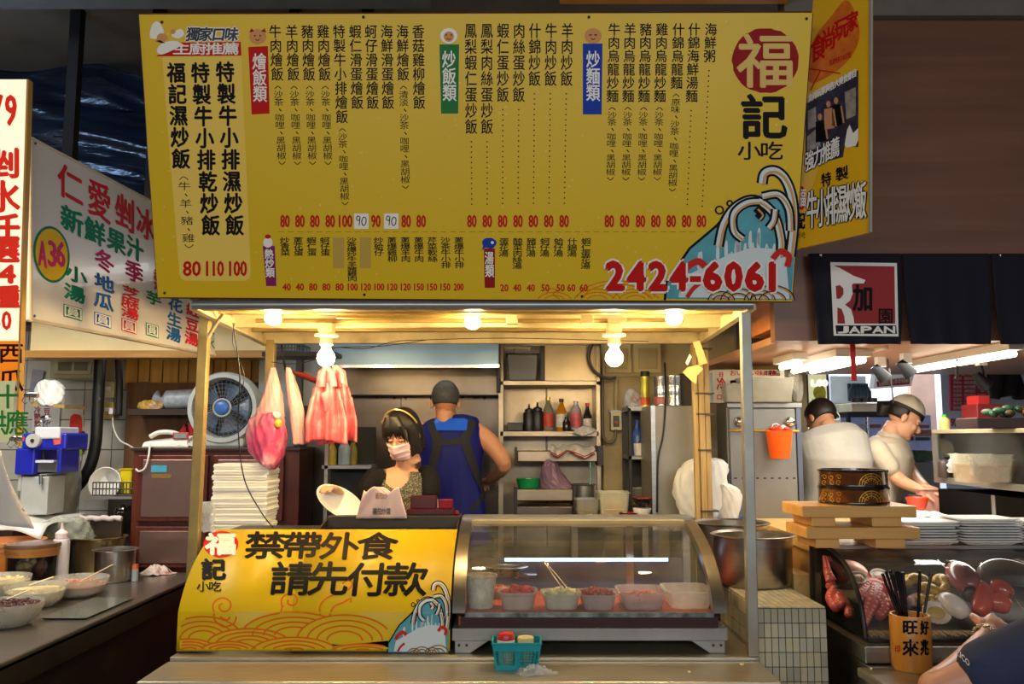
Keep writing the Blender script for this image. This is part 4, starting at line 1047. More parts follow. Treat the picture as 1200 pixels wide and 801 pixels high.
# crumpled film
fm = film('clear_film', (220, 226, 232), .35, .15)
def crumple(name, m, c, sx, sy, h, seed, label, cat, n=26, red=False):
    rr = random.Random(seed); ph_ = [rr.uniform(0, 6) for _ in range(8)]
    def f(u, v):
        a = 2*PI*u; q = v
        r = (1+0.22*math.sin(3*a+ph_[0])+0.14*math.sin(7*a+ph_[1]))*q
        z = h*(1-q**2)*(0.75+0.25*math.sin(5*a+ph_[2]+6*q))+0.004*math.sin(13*a+9*q+ph_[3])*q+h*0.12*math.sin(17*u*6+11*q)
        return (c[0]+sx*r*math.cos(a), c[1]+sy*r*math.sin(a), c[2]+max(0.001, z))
    return tag(MB().grid(f, n, 12).obj(name, m, smooth=True, ang=180), label, cat)
c = W(626, 785, 2.87); crumple('plastic_wrap', fm, (c.x, 2.89, .779), .065, .03, .03, 3, 'crumpled clear plastic wrap with red print lying before the teal basket', 'plastic wrap')
tag(MB().ball((W(988-500+320, 786, 2.9).x, 2.9, .782), (.006, .008, .004), 8, 6).obj('food_crumb', mat('crumb', (226, 210, 160), .6)), 'pale crumb on the bare steel counter right of the basket', 'crumb')

# ================================================================== TILED LEDGE
LX0, LX1, LY0, LY1, LZ = 0.870, 1.116, 3.12, 4.12, 0.945
groutm = mat('dark_grout', (70, 58, 44), 0.8)
led = thing('tiled_ledge', V(1.02, 3.9, 0), 'low wall ledge faced with small cream mosaic tiles under the big pots', 'ledge')
MB().box((LX0+.003, LY0+.003, 0), (LX1-.003, LY1, LZ-.003)).obj('core', groutm, led)
tm = [mat('mosaic_tile_a', (190, 186, 164), .3, 0, .08), mat('mosaic_tile_b', (172, 168, 146), .3, 0, .08), mat('mosaic_tile_c', (202, 192, 160), .3, 0, .08)]
def tile_mesh(dx, dy, dz, m):
    o = MB().box((-dx/2, -dy/2, -dz/2), (dx/2, dy/2, dz/2)).obj('tile', m, None, origin=(0, 0, 0)); 
    me = o.data; bpy.data.objects.remove(o); return me
tw_, th_ = 0.0246, 0.05
MF = [tile_mesh(tw_-.003, .006, th_-.003, m) for m in tm]; MS = [tile_mesh(.006, tw_-.003, th_-.003, m) for m in tm]; MT = [tile_mesh(tw_-.003, th_-.003, .006, m) for m in tm]
def ptile(me, p, parent, base):
    o = bpy.data.objects.new('tile', me); COL.objects.link(o); o.parent = parent; o.location = Vector(p)-base
rr = random.Random(11); base = ORG[led.name]
for i in range(10):
    for j in range(6): ptile(rr.choice(MF), (LX0+tw_*(i+.5), LY0+.001+rr.uniform(0, .001), LZ-.004-th_*(j+.5)), led, base)
    for j in range(8): ptile(rr.choice(MT), (LX0+tw_*(i+.5), LY0+.003+th_*(j+.5), LZ-.001), led, base)
for i in range(22):
    for j in range(6): ptile(rr.choice(MS), (LX0+.001, LY0+tw_*(i+.5), LZ-.004-th_*(j+.5)), led, base)
b = MB()
for i in range(10):
    for j in range(8, 19): b.box((LX0+tw_*i+.0015, LY0+.003+th_*j+.0015, LZ-.004), (LX0+tw_*(i+1)-.0015, LY0+.003+th_*(j+1)-.0015, LZ+.002))
    for j in range(6, 18): b.box((LX0+tw_*i+.0015, LY0-.002, LZ-.004-th_*(j+1)+.0015), (LX0+tw_*(i+1)-.0015, LY0+.004, LZ-.004-th_*j-.0015))
b.obj('far_tiles', tm[1], led, kind='stuff')

def pot(name, c, r, h, label, m=STEEL, handles=True, fill=None, cat='pot', lidless=True, flare=1.0, group=None):
    c = Vector(c); t = thing(name, c, label, cat, group)
    prof = [(0.001, 0), (r*0.93, 0), (r*.97, 0.012), (r*flare, h-0.008), (r*flare+0.012, h-0.004), (r*flare+0.014, h), (r*flare+0.008, h+0.002), (r*flare-0.004, h-0.006), (r*0.95, 0.016), (0.001, 0.01)]
    MB().lathe(prof, c, 40).obj('body', m, t, smooth=True)
    if handles:
        for s_ in (-1, 1):
            pts = [c+V(s_*(r+0.0), -0.04, h*.75), c+V(s_*(r+.03), -0.035, h*.76), c+V(s_*(r+.03), 0.035, h*.76), c+V(s_*r, 0.04, h*.75)]
            MB().tube(pts, 0.004, 6).obj('handle', CHROME, t)
    if fill: MB().lathe([(0.001, h*.7), (r*.95, h*.7)], c, 32).obj('contents', fill, t)
    return t
pot('steel_pot', (0.995, 3.60, LZ+.003), 0.158, 0.2, 'large round steel pot on the tiled ledge, nearest of two', handles=False)
pot('steel_pot', (0.995, 3.945, LZ+.003), 0.160, 0.215, 'large steel pot at the back of the tiled ledge, behind the nearer pot', handles=False)
# loose film strip near the case foot
tag(MB().ball((.78, 3.0, .7805), (.007, .009, .003), 8, 6).obj('food_crumb', mat('crumb', (226, 210, 160), .6)), 'small crumb on the counter near the foot of the grey pole', 'crumb')

# ================================================================== TIMBER PILLAR (behind the case, right)
yb2 = 4.27; 
a_ = W(826, 640, yb2); c_ = W(818, 399, yb2)
tp = thing('timber_pillar', V(a_.x, yb2, 0), 'pale split timber pillar bound with ties, holding the right back corner', 'pillar')
tim = wood('weathered_timber', (150, 120, 72), (206, 178, 122), 4, 0.7, 'Z')
for i, (o0, w_) in enumerate(((-0.036, .026), (-0.010, .03), (0.02, .03))):
    yy = yb2+(0, -.008, .004)[i]
    x0, x1 = c_.x+o0, a_.x+o0
    MB().hexa([(x1, yy-.02, 0), (x1+w_-.003, yy-.02, 0), (x1+w_-.003, yy+.02, 0), (x1, yy+.02, 0)],
              [(x0, yy-.02, ZC-.02), (x0+w_-.003, yy-.02, ZC-.02), (x0+w_-.003, yy+.02, ZC-.02), (x0, yy+.02, ZC-.02)]).obj('slat', tim, tp, bevel=.003)
for py in (409, 461, 485, 527, 598):
    q = W(822+(py-400)*.04, py, yb2); MB().box((q.x-.044, yb2-.034, q.z-.004), (q.x+.046, yb2+.03, q.z+.004)).obj('tie', mat('tie_wire', (80, 70, 50), .5), tp)
pap = mat('yellow_paper', (230, 216, 140), 0.7, 0, .05, sss=0)
for (pts, lab) in (([(812, 401), (820, 399), (829, 425), (820, 428)], 'stiff cream paper tag stuck at the top of the timber pillar'),
                   ([(800, 436), (806, 430), (818, 427), (824, 432), (817, 440), (816, 450), (810, 446)], 'curled yellow paper scrap hanging beside the timber pillar'),
                   ([(803, 425), (808, 414), (811, 418), (806, 428)], 'narrow white paper scrap between the tag and the curled scrap')):
    b = MB(); h_ = plane_hit((0, yb2-.06, 0), (0.2, 1, 0)); blob(b, pts, h_)
    tag(b.obj('paper_scrap', pap if 'white' not in lab else WHITE, solid=.003), lab, 'paper scrap')
# ================================================================== KITCHEN: hood, shelves, boxes
hy = 4.75
hood = thing('range_hood', V((hx(388, hy)+hx(585, hy))/2, hy+.2, hz(462, 5.1)), 'wide steel range hood with a front strip tinted by painted bluish light on the kitchen wall', 'range hood')
MB().box((hx(388, hy), hy, hz(428, hy)), (hx(584, hy), hy+.03, hz(398, hy))).obj('front_strip', mat('bluelit_steel', (140, 176, 214), .3, .15, .05), hood, bevel=.003)  # bluish light falling on the steel is put into its colour
MB().box((hx(388, hy), hy-.012, hz(429, hy)-.008), (hx(585, hy), hy+.005, hz(428, hy)+.004)).obj('lip', CHROME, hood)
x0, x1 = hx(390, hy), hx(584, hy)
MB().hexa([(x0, hy+.03, hz(430, hy)), (x1, hy+.03, hz(430, hy)), (x1, 5.33, hz(430, hy)+.1), (x0, 5.33, hz(430, hy)+.1)], [(x0, hy+.03, hz(398, hy)), (x1, hy+.03, hz(398, hy)), (x1, 5.33, hz(398, hy)+.1), (x0, 5.33, hz(398, hy)+.1)]).obj('body', GREASY, hood)
MB().box((hx(388, 5.1), 5.16, hz(463, 5.16)), (hx(588, 5.1), 5.34, hz(430, 5.16))).obj('rear_duct', GREASY, hood, bevel=.004)
b = MB(); b.cyl((hx(584, 4.8), 4.82, hz(460, 4.8)), (hx(584, 4.8), 4.82, hz(400, 4.8)), .012, n=8); b.obj('side_pipe', DARK, hood)
# stove counter beneath
stv = thing('stove_counter', V(-.3, 5.1, 0), 'greasy steel stove counter under the hood before the man in blue', 'counter')
MB().box((hx(372, 4.95), 4.95, 0), (hx(580, 4.95), 5.33, .80)).obj('body', GREASY, stv, bevel=.004)
MB().box((hx(372, 4.9), 4.90, .80), (hx(580, 4.9), 5.33, .83)).obj('worktop', STEELH, stv)
c = V(-.34, 5.1, .835); t = thing('wok', c, 'dark wok on the stove in front of the man in blue', 'wok')
MB().lathe([(0.001, 0), (.08, .01), (.16, .05), (.2, .1), (.205, .1), (.16, .045), (.07, .006), (.001, .004)], c, 32).obj('bowl', mat('wok_iron', (40, 38, 38), .4, .6), t, smooth=True)
MB().cyl(c+V(.2, 0, .095), c+V(.34, -.03, .13), .012, n=10).obj('handle', wood('handle_wood', (120, 80, 40), (150, 105, 60)), t, smooth=True)

# --- open steel shelving unit
sy = 5.05; ye = 5.33
sh_ = thing('steel_shelving', V((hx(585, sy)+hx(705, sy))/2, sy, 0), 'tall open steel shelving unit with bottles, right of the man in blue', 'shelving')
def sbox(name, px0, px1, py0, py1, y0, y1, m, parent=None, bevel=.002):
    return MB().box((hx(px0, y0), y0, hz(py1, y0)), (hx(px1, y0), y1, hz(py0, y0))).obj(name, m, parent, bevel=bevel)
for a, c in ((584, 590), (699, 704)):
    MB().box((hx(a, sy), sy, 0), (hx(c, sy), sy+.03, hz(398, sy))).obj('upright', KST, sh_, bevel=.002)
sbox('shelf', 586, 704, 446, 451, sy, ye, KST, sh_); sbox('shelf', 586, 702, 505, 511, sy, ye, KST, sh_)
sbox('top_rail', 586, 704, 400, 405, sy, sy+.03, KST, sh_)
sbox('sliding_panel', 638, 699, 404, 446, sy+.02, sy+.03, KST, sh_); sbox('divider', 634, 639, 404, 446, sy+.01, sy+.04, DARK, sh_)
sbox('side_sheet', 588, 590, 404, 510, sy+.03, ye, DARK, sh_); sbox('side_sheet', 699, 700, 404, 510, sy+.03, ye, STEEL, sh_)
# lower racks
sbox('upper_tray', 606, 700, 528, 541, sy-.05, sy+.12, KST, sh_, .006)
sbox('tray_end', 700, 707, 522, 545, sy-.05, sy+.12, DARK, sh_); sbox('tray_end', 603, 606, 524, 545, sy-.05, sy+.12, DARK, sh_)
sbox('middle_tray', 605, 671, 573, 587, sy-.12, sy+.12, KST, sh_, .006)
sbox('lower_tray', 605, 671, 593, 612, sy-.12, sy+.12, GREASY, sh_, .006)
sbox('rack_leg', 602, 606, 570, 760, sy-.12, sy-.09, DARK, sh_); sbox('rack_leg', 671, 675, 568, 760, sy-.12, sy-.09, DARK, sh_)
# grey lidded crate in the top bay
t = thing('storage_tub', V(hx(614, sy), sy+.1, hz(446, sy)+.001), 'grey lidded storage tub with a wire handle on the top shelf', 'storage box')
gp = mat('grey_plastic', (92, 92, 98), .45, 0, .06)
x0, x1 = hx(594, sy), hx(631, sy); z0, z1 = hz(446, sy)+.001, hz(414, sy)
MB().hexa([(x0+.01, sy+.02, z0), (x1-.01, sy+.02, z0), (x1-.01, sy+.24, z0), (x0+.01, sy+.24, z0)], [(x0, sy+.01, z1), (x1, sy+.01, z1), (x1, sy+.25, z1), (x0, sy+.25, z1)]).obj('body', gp, t, bevel=.008)
MB().box((x0-.008, sy+.002, z1), (x1+.008, sy+.258, z1+.018)).obj('lid', mat('brown_lid', (100, 84, 66), .5), t, bevel=.004)
MB().tube([V((x0+x1)/2+dx, sy-.008, z1+dz) for dx, dz in ((-.05, .03), (-.05, .0), (.05, .0), (.05, .03))], .003, 6).obj('handle', CHROME, t)

def bottle(c, r, h, m, label, cap=None, neck=.35, lab=None, capm=None, liquid=None, cat='bottle', group=None, name='bottle', nozzle=False):
    c = Vector(c); t = thing(name, c, label, cat, group)
    hb = h*(1-neck); rn = r*.38
    if nozzle:
        prof = [(0.001, 0), (r*.95, 0), (r, .01), (r, hb), (r*.9, hb+h*.04), (r*.55, hb+h*.06), (.001, hb+h*.06)]
        MB().lathe(prof, c, 24).obj('body', m, t, smooth=True)
        MB().lathe([(.001, hb+h*.06), (r*.75, hb+h*.06), (r*.75, hb+h*.14), (r*.2, hb+h*.2), (r*.1, h), (.001, h)], c, 20).obj('nozzle', capm or m, t, smooth=True)
        return t
    prof = [(0.001, 0), (r*.95, 0), (r, .006), (r, hb*.92), (r*.9, hb), (rn*1.3, hb+h*neck*.45), (rn, hb+h*neck*.6), (rn, h-.012), (.001, h-.012)]
    MB().lathe(prof, c, 24).obj('body', m, t, smooth=True)
    MB().lathe([(.001, h-.02), (rn*1.2, h-.02), (rn*1.2, h), (.001, h)], c, 16).obj('cap', capm or BLACK, t, smooth=True)
    if lab: MB().lathe([(r*1.01, hb*.18), (r*1.015, hb*.2), (r*1.015, hb*.78), (r*1.01, hb*.8)], c, 24).obj('paper_label', lab, t, smooth=True)
    return t
zs = hz(505, sy)+.002; B = lambda px, y=sy+.08: (hx(px, y, 500), y, zs)
hh = lambda py, y=sy+.08: hz(py, y)-zs
dk = mat('dark_sauce', (30, 16, 12), .2); yelg = mat('amber_oil', (216, 140, 20), .12, 0, .05, trans=.3)
glb = mat('bottle_glass', (196, 200, 180), .06, 0, 0, trans=.75); labr = mat('red_white_label', (190, 60, 46), .5, 0, .4, 25); labw = mat('pale_label', (200, 196, 184), .5, 0, .25, 30)
black_bot = mat('black_squeeze', (26, 26, 28), .4)
bottle(B(620), .035, hh(473), black_bot, 'black squeeze bottle on the shelf, left of its twin', nozzle=True)
bottle(B(630), .036, hh(471), black_bot, 'black squeeze bottle on the shelf, touching the tall clear bottle', nozzle=True)
bottle(B(642.5), .031, hh(465), glb, 'tall clear glass bottle with a red and white label on the shelf', lab=labr, capm=mat('gold_cap', (200, 160, 60), .3, .8))
bottle(B(658), .031, hh(467), yelg, 'amber oil bottle with a brown cap on the shelf', lab=labw, capm=mat('brown_cap', (70, 36, 20), .4))
bottle(B(664, sy+.02), .024, hh(488, sy+.02), dk, 'short dark sauce bottle standing before the amber bottle')
bottle(B(675), .031, hh(470), mat('clear_pet', (210, 190, 190), .15, 0, 0, trans=.5), 'square shouldered clear bottle with a pink red label on the shelf', lab=mat('pink_label', (196, 84, 92), .5, 0, .3, 20), capm=mat('clear_cap', (210, 214, 214), .3), neck=.25)
bottle(B(688.5), .026, hh(472), dk, 'narrow dark sauce bottle with a red cap at the right of the shelf', lab=labw, capm=mat('red_cap', (206, 50, 30), .4), neck=.45)
b = MB(); x0, x1 = hx(594, sy), hx(613, sy); b.box((x0, sy+.04, zs), (x1, sy+.2, zs+.05))
tag(b.obj('black_tray', BLACK, bevel=.004), 'black tray at the left end of the bottle shelf', 'tray')
def rag(name, px0, px1, py0, py1, y, m, label, trim=None, seed=1, cat='towel', sag=.02):
    rr = random.Random(seed); p = [rr.uniform(0, 6) for _ in range(6)]
    x0, x1 = hx(px0, y), hx(px1, y); z0, z1 = hz(py1, y), hz(py0, y)
    def f(u, v):
        fold = .012*math.sin(9*u+p[0]+2*v)+.008*math.sin(17*u+p[1])
        tri = 1-.45*abs(2*u-1+.2*math.sin(p[2]))
        z = z1-(z1-z0)*v*tri+.01*math.sin(7*u+p[3])*(1-v)
        return (x0+(x1-x0)*(u+.04*math.sin(8*v+p[4])), y-.01-.03*math.sin(v*PI/2)+fold*v+.05*(1-v)**3, z)
    o = MB().grid(f, 30, 16).obj(name, m, smooth=True, ang=180, solid=.004)
    tag(o, label, cat)
    if trim:
        b = MB(); b.tube([Vector(f(i/30, 1)) for i in range(31)], .005, 6); b.tube([Vector(f(i/30, .8))+V(0, -.004, 0) for i in range(31)], .003, 6); b.obj('red_hem', trim, o, smooth=True)
    return o
tw1 = mat('towel_white', (196, 188, 178), .9, 0, .1, 30); hem = mat('towel_red', (150, 60, 54), .9)
rag('kitchen_towel', 672, 698, 500, 511, sy-.01, tw1, 'white cloth lying over the right edge of the bottle shelf', seed=3)
rag('kitchen_towel', 645, 662, 523, 536, sy-.07, tw1, 'small towel with a red hem over the steel tray, left one', hem, 4)
rag('kitchen_towel', 667, 696, 522, 537, sy-.07, tw1, 'larger towel with a red hem over the steel tray, right one', hem, 5)
# green basket, purple bag, pot
zt = hz(573, sy-.12)+.002
c = V(hx(619, sy), sy-.02, zt); t = thing('green_basket', c, 'bright green plastic basin on the lower rack, left of the purple bag', 'basin')
MB().lathe([(.001, 0), (.058, 0), (.07, .05), (.074, .052), (.07, .055), (.054, .006), (.001, .005)], c, 28).obj('basin', mat('green_plastic', (20, 150, 84), .4), t, smooth=True)
lumps(MB(), c+V(0, 0, .035), .045, .045, 12, .018, 5, .01).obj('eggs', WHITE, t, smooth=True, kind='stuff')
def bag(name, pts, y, d, m, label, cat='plastic bag', seed=1, nv=48, wr=.012, sub=None):
    """a soft bag: outline of half widths by height in the picture -> rounded wrinkled body"""
    rr = random.Random(seed); p = [rr.uniform(0, 6) for _ in range(9)]
    rows = catmull(pts, 7); rs = []
    for i, (xl_, xr_, py) in enumerate(rows):
        a, c = hx(xl_, y, py), hx(xr_, y, py); cx, w_ = (a+c)/2, (c-a)/2; z = hz(py, y); ring = []
        tt = i/(len(rows)-1)
        for j in range(nv):
            an = 2*PI*j/nv; k = 1+wr*7*math.sin(3*an+p[0]+3*tt)+wr*5*math.sin(7*an+p[1]+9*tt)+wr*4*math.sin(13*an-17*tt+p[2])+wr*3*math.sin(19*an+31*tt)
            ring.append(V(cx+w_*k*math.cos(an), y+d*min(1, w_/.05+.2)*k*math.sin(an), z+wr*.3*math.sin(5*an+p[3])))
        rs.append(ring)
    o = MB().rings(rs).obj(name, m, smooth=True, ang=180); return tag(o, label, cat)
purp = film('purple_film', (150, 116, 140), .75, .3)
bag('purple_bag', [(641, 645, 537), (636, 652, 543), (634, 656, 552), (633, 664, 562), (633, 670, 568), (634, 671, 573)], sy-.03, .05, purp, 'crumpled mauve plastic bag on the lower rack beside the green basin')
c = V(hx(684, sy-.05), sy-.03, hz(601, sy-.05)); pot('saucepan', (c.x, c.y, c.z), .058, .165, 'tall narrow steel pot right of the lower rack', DSTEEL, handles=False)
MB().box((c.x-.07, sy-.12, 0), (c.x+.10, sy+.12, c.z-.003)).obj('side_shelf', GREASY, sh_, bevel=.004)
tag(MB().cyl(W(692, 540, sy-.04), W(692, 572, sy-.04), .004, n=8).cyl(W(692, 560, sy-.04), W(691, 566, sy-.04)+V(0, 0, -.03), .008, n=8).obj('ladle', mat('teal_handle', (120, 180, 180), .4)), 'thin ladle with a pale teal handle hanging over the narrow pot', 'ladle')
# foreground tubs on a prep table (Y about 4.35)
py_ = 4.45; zt = hz(606, py_)-.02
pt = thing('prep_table', V(hx(720, py_), py_+.2, 0), 'steel prep table behind the glass case carrying bowls and tubs', 'table')
MB().box((hx(670, py_), py_, zt-.03), (hx(758, py_), py_+.36, zt)).obj('top', STEELH, pt, bevel=.003)
for a in (672, 754): MB().box((hx(a, py_)-.01, py_+.02, 0), (hx(a, py_)+.02, py_+.05, zt-.03)).obj('leg', DSTEEL, pt)
frost2 = film('yellowed_tub', (206, 206, 180), .6, .35)
def boxtub(px0, px1, py0, y, d, zb, label, m, fcol=None, level=.4, name='plastic_tub', cat='tub'):
    x = hx((px0+px1)/2, y); w_ = (px1-px0)/1000*y; h = hz(py0, y)-zb
    t = thing(name, V(x, y+d/2, zb), label, cat)
    rtub(MB(), (x, y+d/2, zb), w_*.88, d*.88, w_, d, h, r=.15).obj('tub', m, t, smooth=True, ang=50)
    if fcol:
        fm = mat('food_%d_%d_%d' % fcol, fcol, .5, 0, .25, 40)
        rtub(MB(), (x, y+d/2, zb+.004), w_*.85, d*.85, w_*.88, d*.88, h*level, t=.001).obj('filling', fm, t, smooth=True)
    return t
boxtub(702, 737, 577, py_+.1, .2, zt+.002, 'tall yellowed plastic tub of flour on the prep table', frost2, (206, 180, 110), .35)
boxtub(675, 702, 585, py_+.14, .16, zt+.002, 'low grey plastic tub left of the tall yellowed tub', film('grey_tub', (160, 160, 150), .6), (150, 130, 60), .4)
c = V(hx(690, py_), py_+.05, zt+.002)
crumple('vegetable_scraps', mat('pale_greens', (190, 206, 170), .6, 0, .3, 20), c, .075, .04, .03, 6, 'pale leafy scraps in a bag at the front of the prep table', 'vegetables')
rd = mat('red_lacquer', (170, 34, 20), .25, coat=.5); bk = mat('black_lacquer', (26, 18, 18), .25, coat=.5)
def bowl(c, r, h, m, label, inner=None, name='bowl', cat='bowl', group=None, n=32):
    c = Vector(c); t = thing(name, c, label, cat, group)
    MB().lathe([(.001, 0), (r*.5, 0), (r*.52, .006), (r*.8, h*.45), (r, h), (r*.99, h+.002)], c, n).obj('outer', m, t, smooth=True)
    MB().lathe([(r*.99, h+.002), (r*.96, h), (r*.76, h*.48), (r*.48, .01), (.001, .008)], c, n).obj('inner', inner or m, t, smooth=True)
    return t
bowl((hx(720, py_-.02, 605), py_+.055, zt+.002), .07, .018, bk, 'flat black dish with a red inside at the front of the prep table', rd, 'dish', 'dish')
bowl((hx(738, py_, 600), py_+.07, zt+.002), .048, .035, bk, 'small black bowl with a red inside, right of the flat dish', rd)
bowl((hx(756, py_, 600), py_+.10, zt+.002), .05, .055, WHITE, 'white bowl at the right end of the prep table', WHITE)
bowl((hx(757, py_, 595), py_+.13, zt+.062), .05, .045, bk, 'black bowl with a red rim stacked over the white bowl', rd)

# ================================================================== cream wall fittings
yw = 5.22
dm = mat('cream_door', (176, 158, 112), .5, 0, .06, dirt=(110, 84, 40), dirt_amt=.4)
ub = thing('utility_cupboard', V(hx(745, yw), yw, hz(441, yw)), 'cream painted cupboard doors high on the wall right of the shelving', 'cupboard')
MB().box((hx(707, yw), yw, hz(441, yw)), (hx(778, yw), yw+.02, hz(398, yw))).obj('frame', dm, ub)
for a, c in ((710, 741), (744, 776)):
    MB().box((hx(a, yw), yw-.012, hz(437, yw)), (hx(c, yw), yw, hz(402, yw))).obj('door', CREAM, ub, bevel=.004)
    MB().box((hx(a+5, yw), yw-.018, hz(432, yw)), (hx(c-5, yw), yw-.011, hz(408, yw))).obj('door_panel', dm, ub, bevel=.004)
pts = [(700, 395), (692, 408), (690, 420), (696, 434), (706, 441), (714, 443), (722, 442)]
o = MB().tube([W(x, y, 5.0) for x, y in catmull(pts, 5)], .009, 8).obj('conduit_hose', mat('dark_hose', (60, 56, 50), .5), smooth=True, ang=180); tag(o, 'dark curved hose at the top right corner of the shelving', 'hose')
pts = [(706, 440), (706, 470), (706, 500), (708, 514), (714, 518), (720, 514), (722, 503)]
o = MB().tube([W(x, y, 5.15) for x, y in catmull(pts, 5)], .010, 8).obj('power_cable', mat('grey_hose', (110, 104, 92), .5), smooth=True, ang=180); tag(o, 'grey cable looping under the breaker box on the cream wall', 'cable')
t = thing('breaker_box', W(722, 504, 5.2), 'small cream breaker box on the wall beside the steel shelving', 'breaker box')
sbox('box_body', 716, 729, 482, 504, 5.17, 5.25, mat('breaker_cream', (206, 196, 160), .4), t, .004); sbox('breaker_face', 719, 726, 487, 500, 5.16, 5.18, mat('breaker_dark', (60, 50, 44), .4), t)
sbox('switch_lever', 721, 724, 493, 496, 5.14, 5.17, mat('orange_lever', (206, 90, 30), .4), t); MB().cyl(W(722, 482, 5.2), W(722, 445, 5.2), .012, n=8).obj('conduit', CREAM, t, smooth=True)
sbox('bracket', 714, 731, 480, 483, 5.17, 5.2, DSTEEL, t)

# ================================================================== narrow rack and steel cabinet right of it
cy = 4.88
rk = thing('narrow_rack', V(hx(750, cy), cy, 0), 'narrow steel rack with bottles and plates beside the steel cabinet', 'rack')
MB().box((hx(737, cy), cy, 0), (hx(740, cy), cy+.03, hz(478, cy))).obj('upright', DARK, rk)
MB().box((hx(737, cy), cy+.3, 0), (hx(762, cy), cy+.31, hz(478, cy))).obj('back', mat('rack_back', (60, 58, 54), .5, .3), rk)
for a, c in ((476, 481), (534, 538)):
    MB().box((hx(737, cy), cy, hz(c, cy)), (hx(763, cy), cy+.3, hz(a, cy))).obj('shelf', DSTEEL, rk)
MB().box((hx(737, cy), cy, hz(611, cy)), (hx(763, cy), cy+.3, hz(607, cy))).obj('shelf', DSTEEL, rk)
zs = hz(534, cy)+.002
def at(px, dy): return (hx(px, cy+dy), cy+dy, zs)
bottle(at(747, .12), .03, hz(492, cy)-zs, mat('blue_bottle', (70, 110, 190), .2, trans=.3), 'blue bottle on the narrow rack', capm=mat('blue_cap', (40, 80, 160), .4))
bottle(at(757, .16), .026, hz(500, cy)-zs, glb, 'clear bottle behind the cups on the narrow rack')
for px, pz, l in ((748, 0, 'white cup on the narrow rack, left one'), (757, 0, 'dark jar on the narrow rack, right one')):
    q = V(hx(px, cy+.05), cy+.05, zs); t = thing('cup', q, l, 'cup'); m_ = WHITE if 'white' in l else mat('dark_jar', (70, 60, 50), .3)
    MB().lathe([(.001, 0), (.024, 0), (.028, .07), (.025, .07), (.022, .006), (.001, .006)], q, 20).obj('body', m_, t, smooth=True)
zs2 = hz(607, cy)+.002
base_p = None
for k in range(9):
    q = V(hx(752, cy+.1), cy+.12, zs2+.05+k*.012)
    if k == 0:
        base_p = thing('plate', q, 'x', 'plate', 'white plates stacked in the narrow rack')
        MB().lathe([(.001, 0), (.03, 0), (.058, .012), (.06, .013), (.03, .003), (.001, .003)], q, 24).obj('rim', WHITE, base_p, smooth=True)
    else: base_p2 = copy_tree(base_p, q)
for i, o in enumerate([o for o in SC.objects if o.name.startswith('plate') and o.get('group')]):
    o['label'] = 'one of the thin white plates stacked at the foot of the narrow rack'
q = V(hx(752, cy+.1), cy+.12, zs2)
tag(MB().cyl(q, q+V(0, 0, .05), .05, n=20).obj('plate_stand', BLACK), 'black round stand under the stack of white plates', 'stand')
# bag with red on top of rack, spray can, tins
bag('food_bag', [(736, 745, 456), (732, 752, 463), (731, 753, 470), (733, 752, 476)], cy+.1, .04, film('clear_bag', (206, 210, 210), .5), 'clear plastic bag with something red on top of the narrow rack')
tag(MB().ball(W(744, 468, cy+.1), (.03, .025, .018), 12, 8).obj('red_packet', mat('red_packet', (206, 50, 40), .4), smooth=True), 'red packet seen inside the clear bag on the narrow rack', 'packet')
cy = 4.62
c0 = thing('steel_cabinet', V(hx(790, cy), cy, 0), 'plain grey steel cabinet between the narrow rack and the timber pillar', 'cabinet')
MB().box((hx(764, cy-.1), cy-.1, 0), (hx(824, cy-.1), cy+.3, hz(475, cy-.1))).obj('body', mat('grey_steel', (140, 136, 124), .42, .5, .1, 4, dirt=(110, 90, 60), dirt_amt=.3), c0, bevel=.004)
MB().box((hx(763, cy-.11), cy-.115, 0), (hx(768, cy-.11), cy-.1, hz(475, cy-.1))).obj('corner_strip', STEEL, c0)
zc = hz(475, cy-.1)+.001
wire([(779, 425, 4.3), (780, 470, 4.48), (777, 510, 4.5), (771, 540, 4.5), (770, 600, 4.5)], r=.005, label='dark cable running down the front of the steel cabinet')
def can_(px, y, r, top, m, label, lidm=None, band=None, cat='can', name='tin_can'):
    z0_ = zc if px > 764 else hz(476, 4.88)+.001; q = V(hx(px, y), y, z0_); h = hz(top, y)-z0_; t = thing(name, q, label, cat)
    MB().lathe([(.001, 0), (r, 0), (r*1.02, .004), (r, .008), (r, h*.32), (r*.985, h*.34), (r, h*.36), (r, h*.64), (r*.985, h*.66), (r, h*.68), (r, h-.008), (r*1.02, h-.004), (r, h), (.001, h)], q, 28).obj('body', m, t, smooth=True)
    if lidm: MB().lathe([(.001, h), (r*.98, h), (r*.98, h+.03), (.001, h+.032)], q, 24).obj('cap', lidm, t, smooth=True)
    if band: MB().lathe([(r*1.01, h*.05), (r*1.015, h*.06), (r*1.015, h*.3), (r*1.01, h*.31)], q, 24).obj('band', band, t, smooth=True)
can_(757, 4.95, .026, 441, mat('yellow_can', (206, 196, 70), .35, .3, .3, 20), 'tall yellow green spray can with a black cap', BLACK, mat('orange_band', (220, 90, 30), .4))
can_(776, cy+.02, .04, 441, mat('tin', (196, 196, 196), .2, .9, .15, 20), 'shiny tin can with a red mark, left one on the steel cabinet', None, mat('pink_mark', (170, 90, 90), .4))
can_(790, cy-.02, .042, 440, mat('tin', (196, 196, 196), .2, .9), 'shiny ribbed tin can, right one on the steel cabinet')
tag(MB().box((hx(799, cy), cy+.0, zc), (hx(813, cy), cy+.2, hz(437, cy))).obj('dark_carton', mat('dark_brown_carton', (60, 52, 40), .7), bevel=.003), 'dark brown carton beside the tins', 'carton')

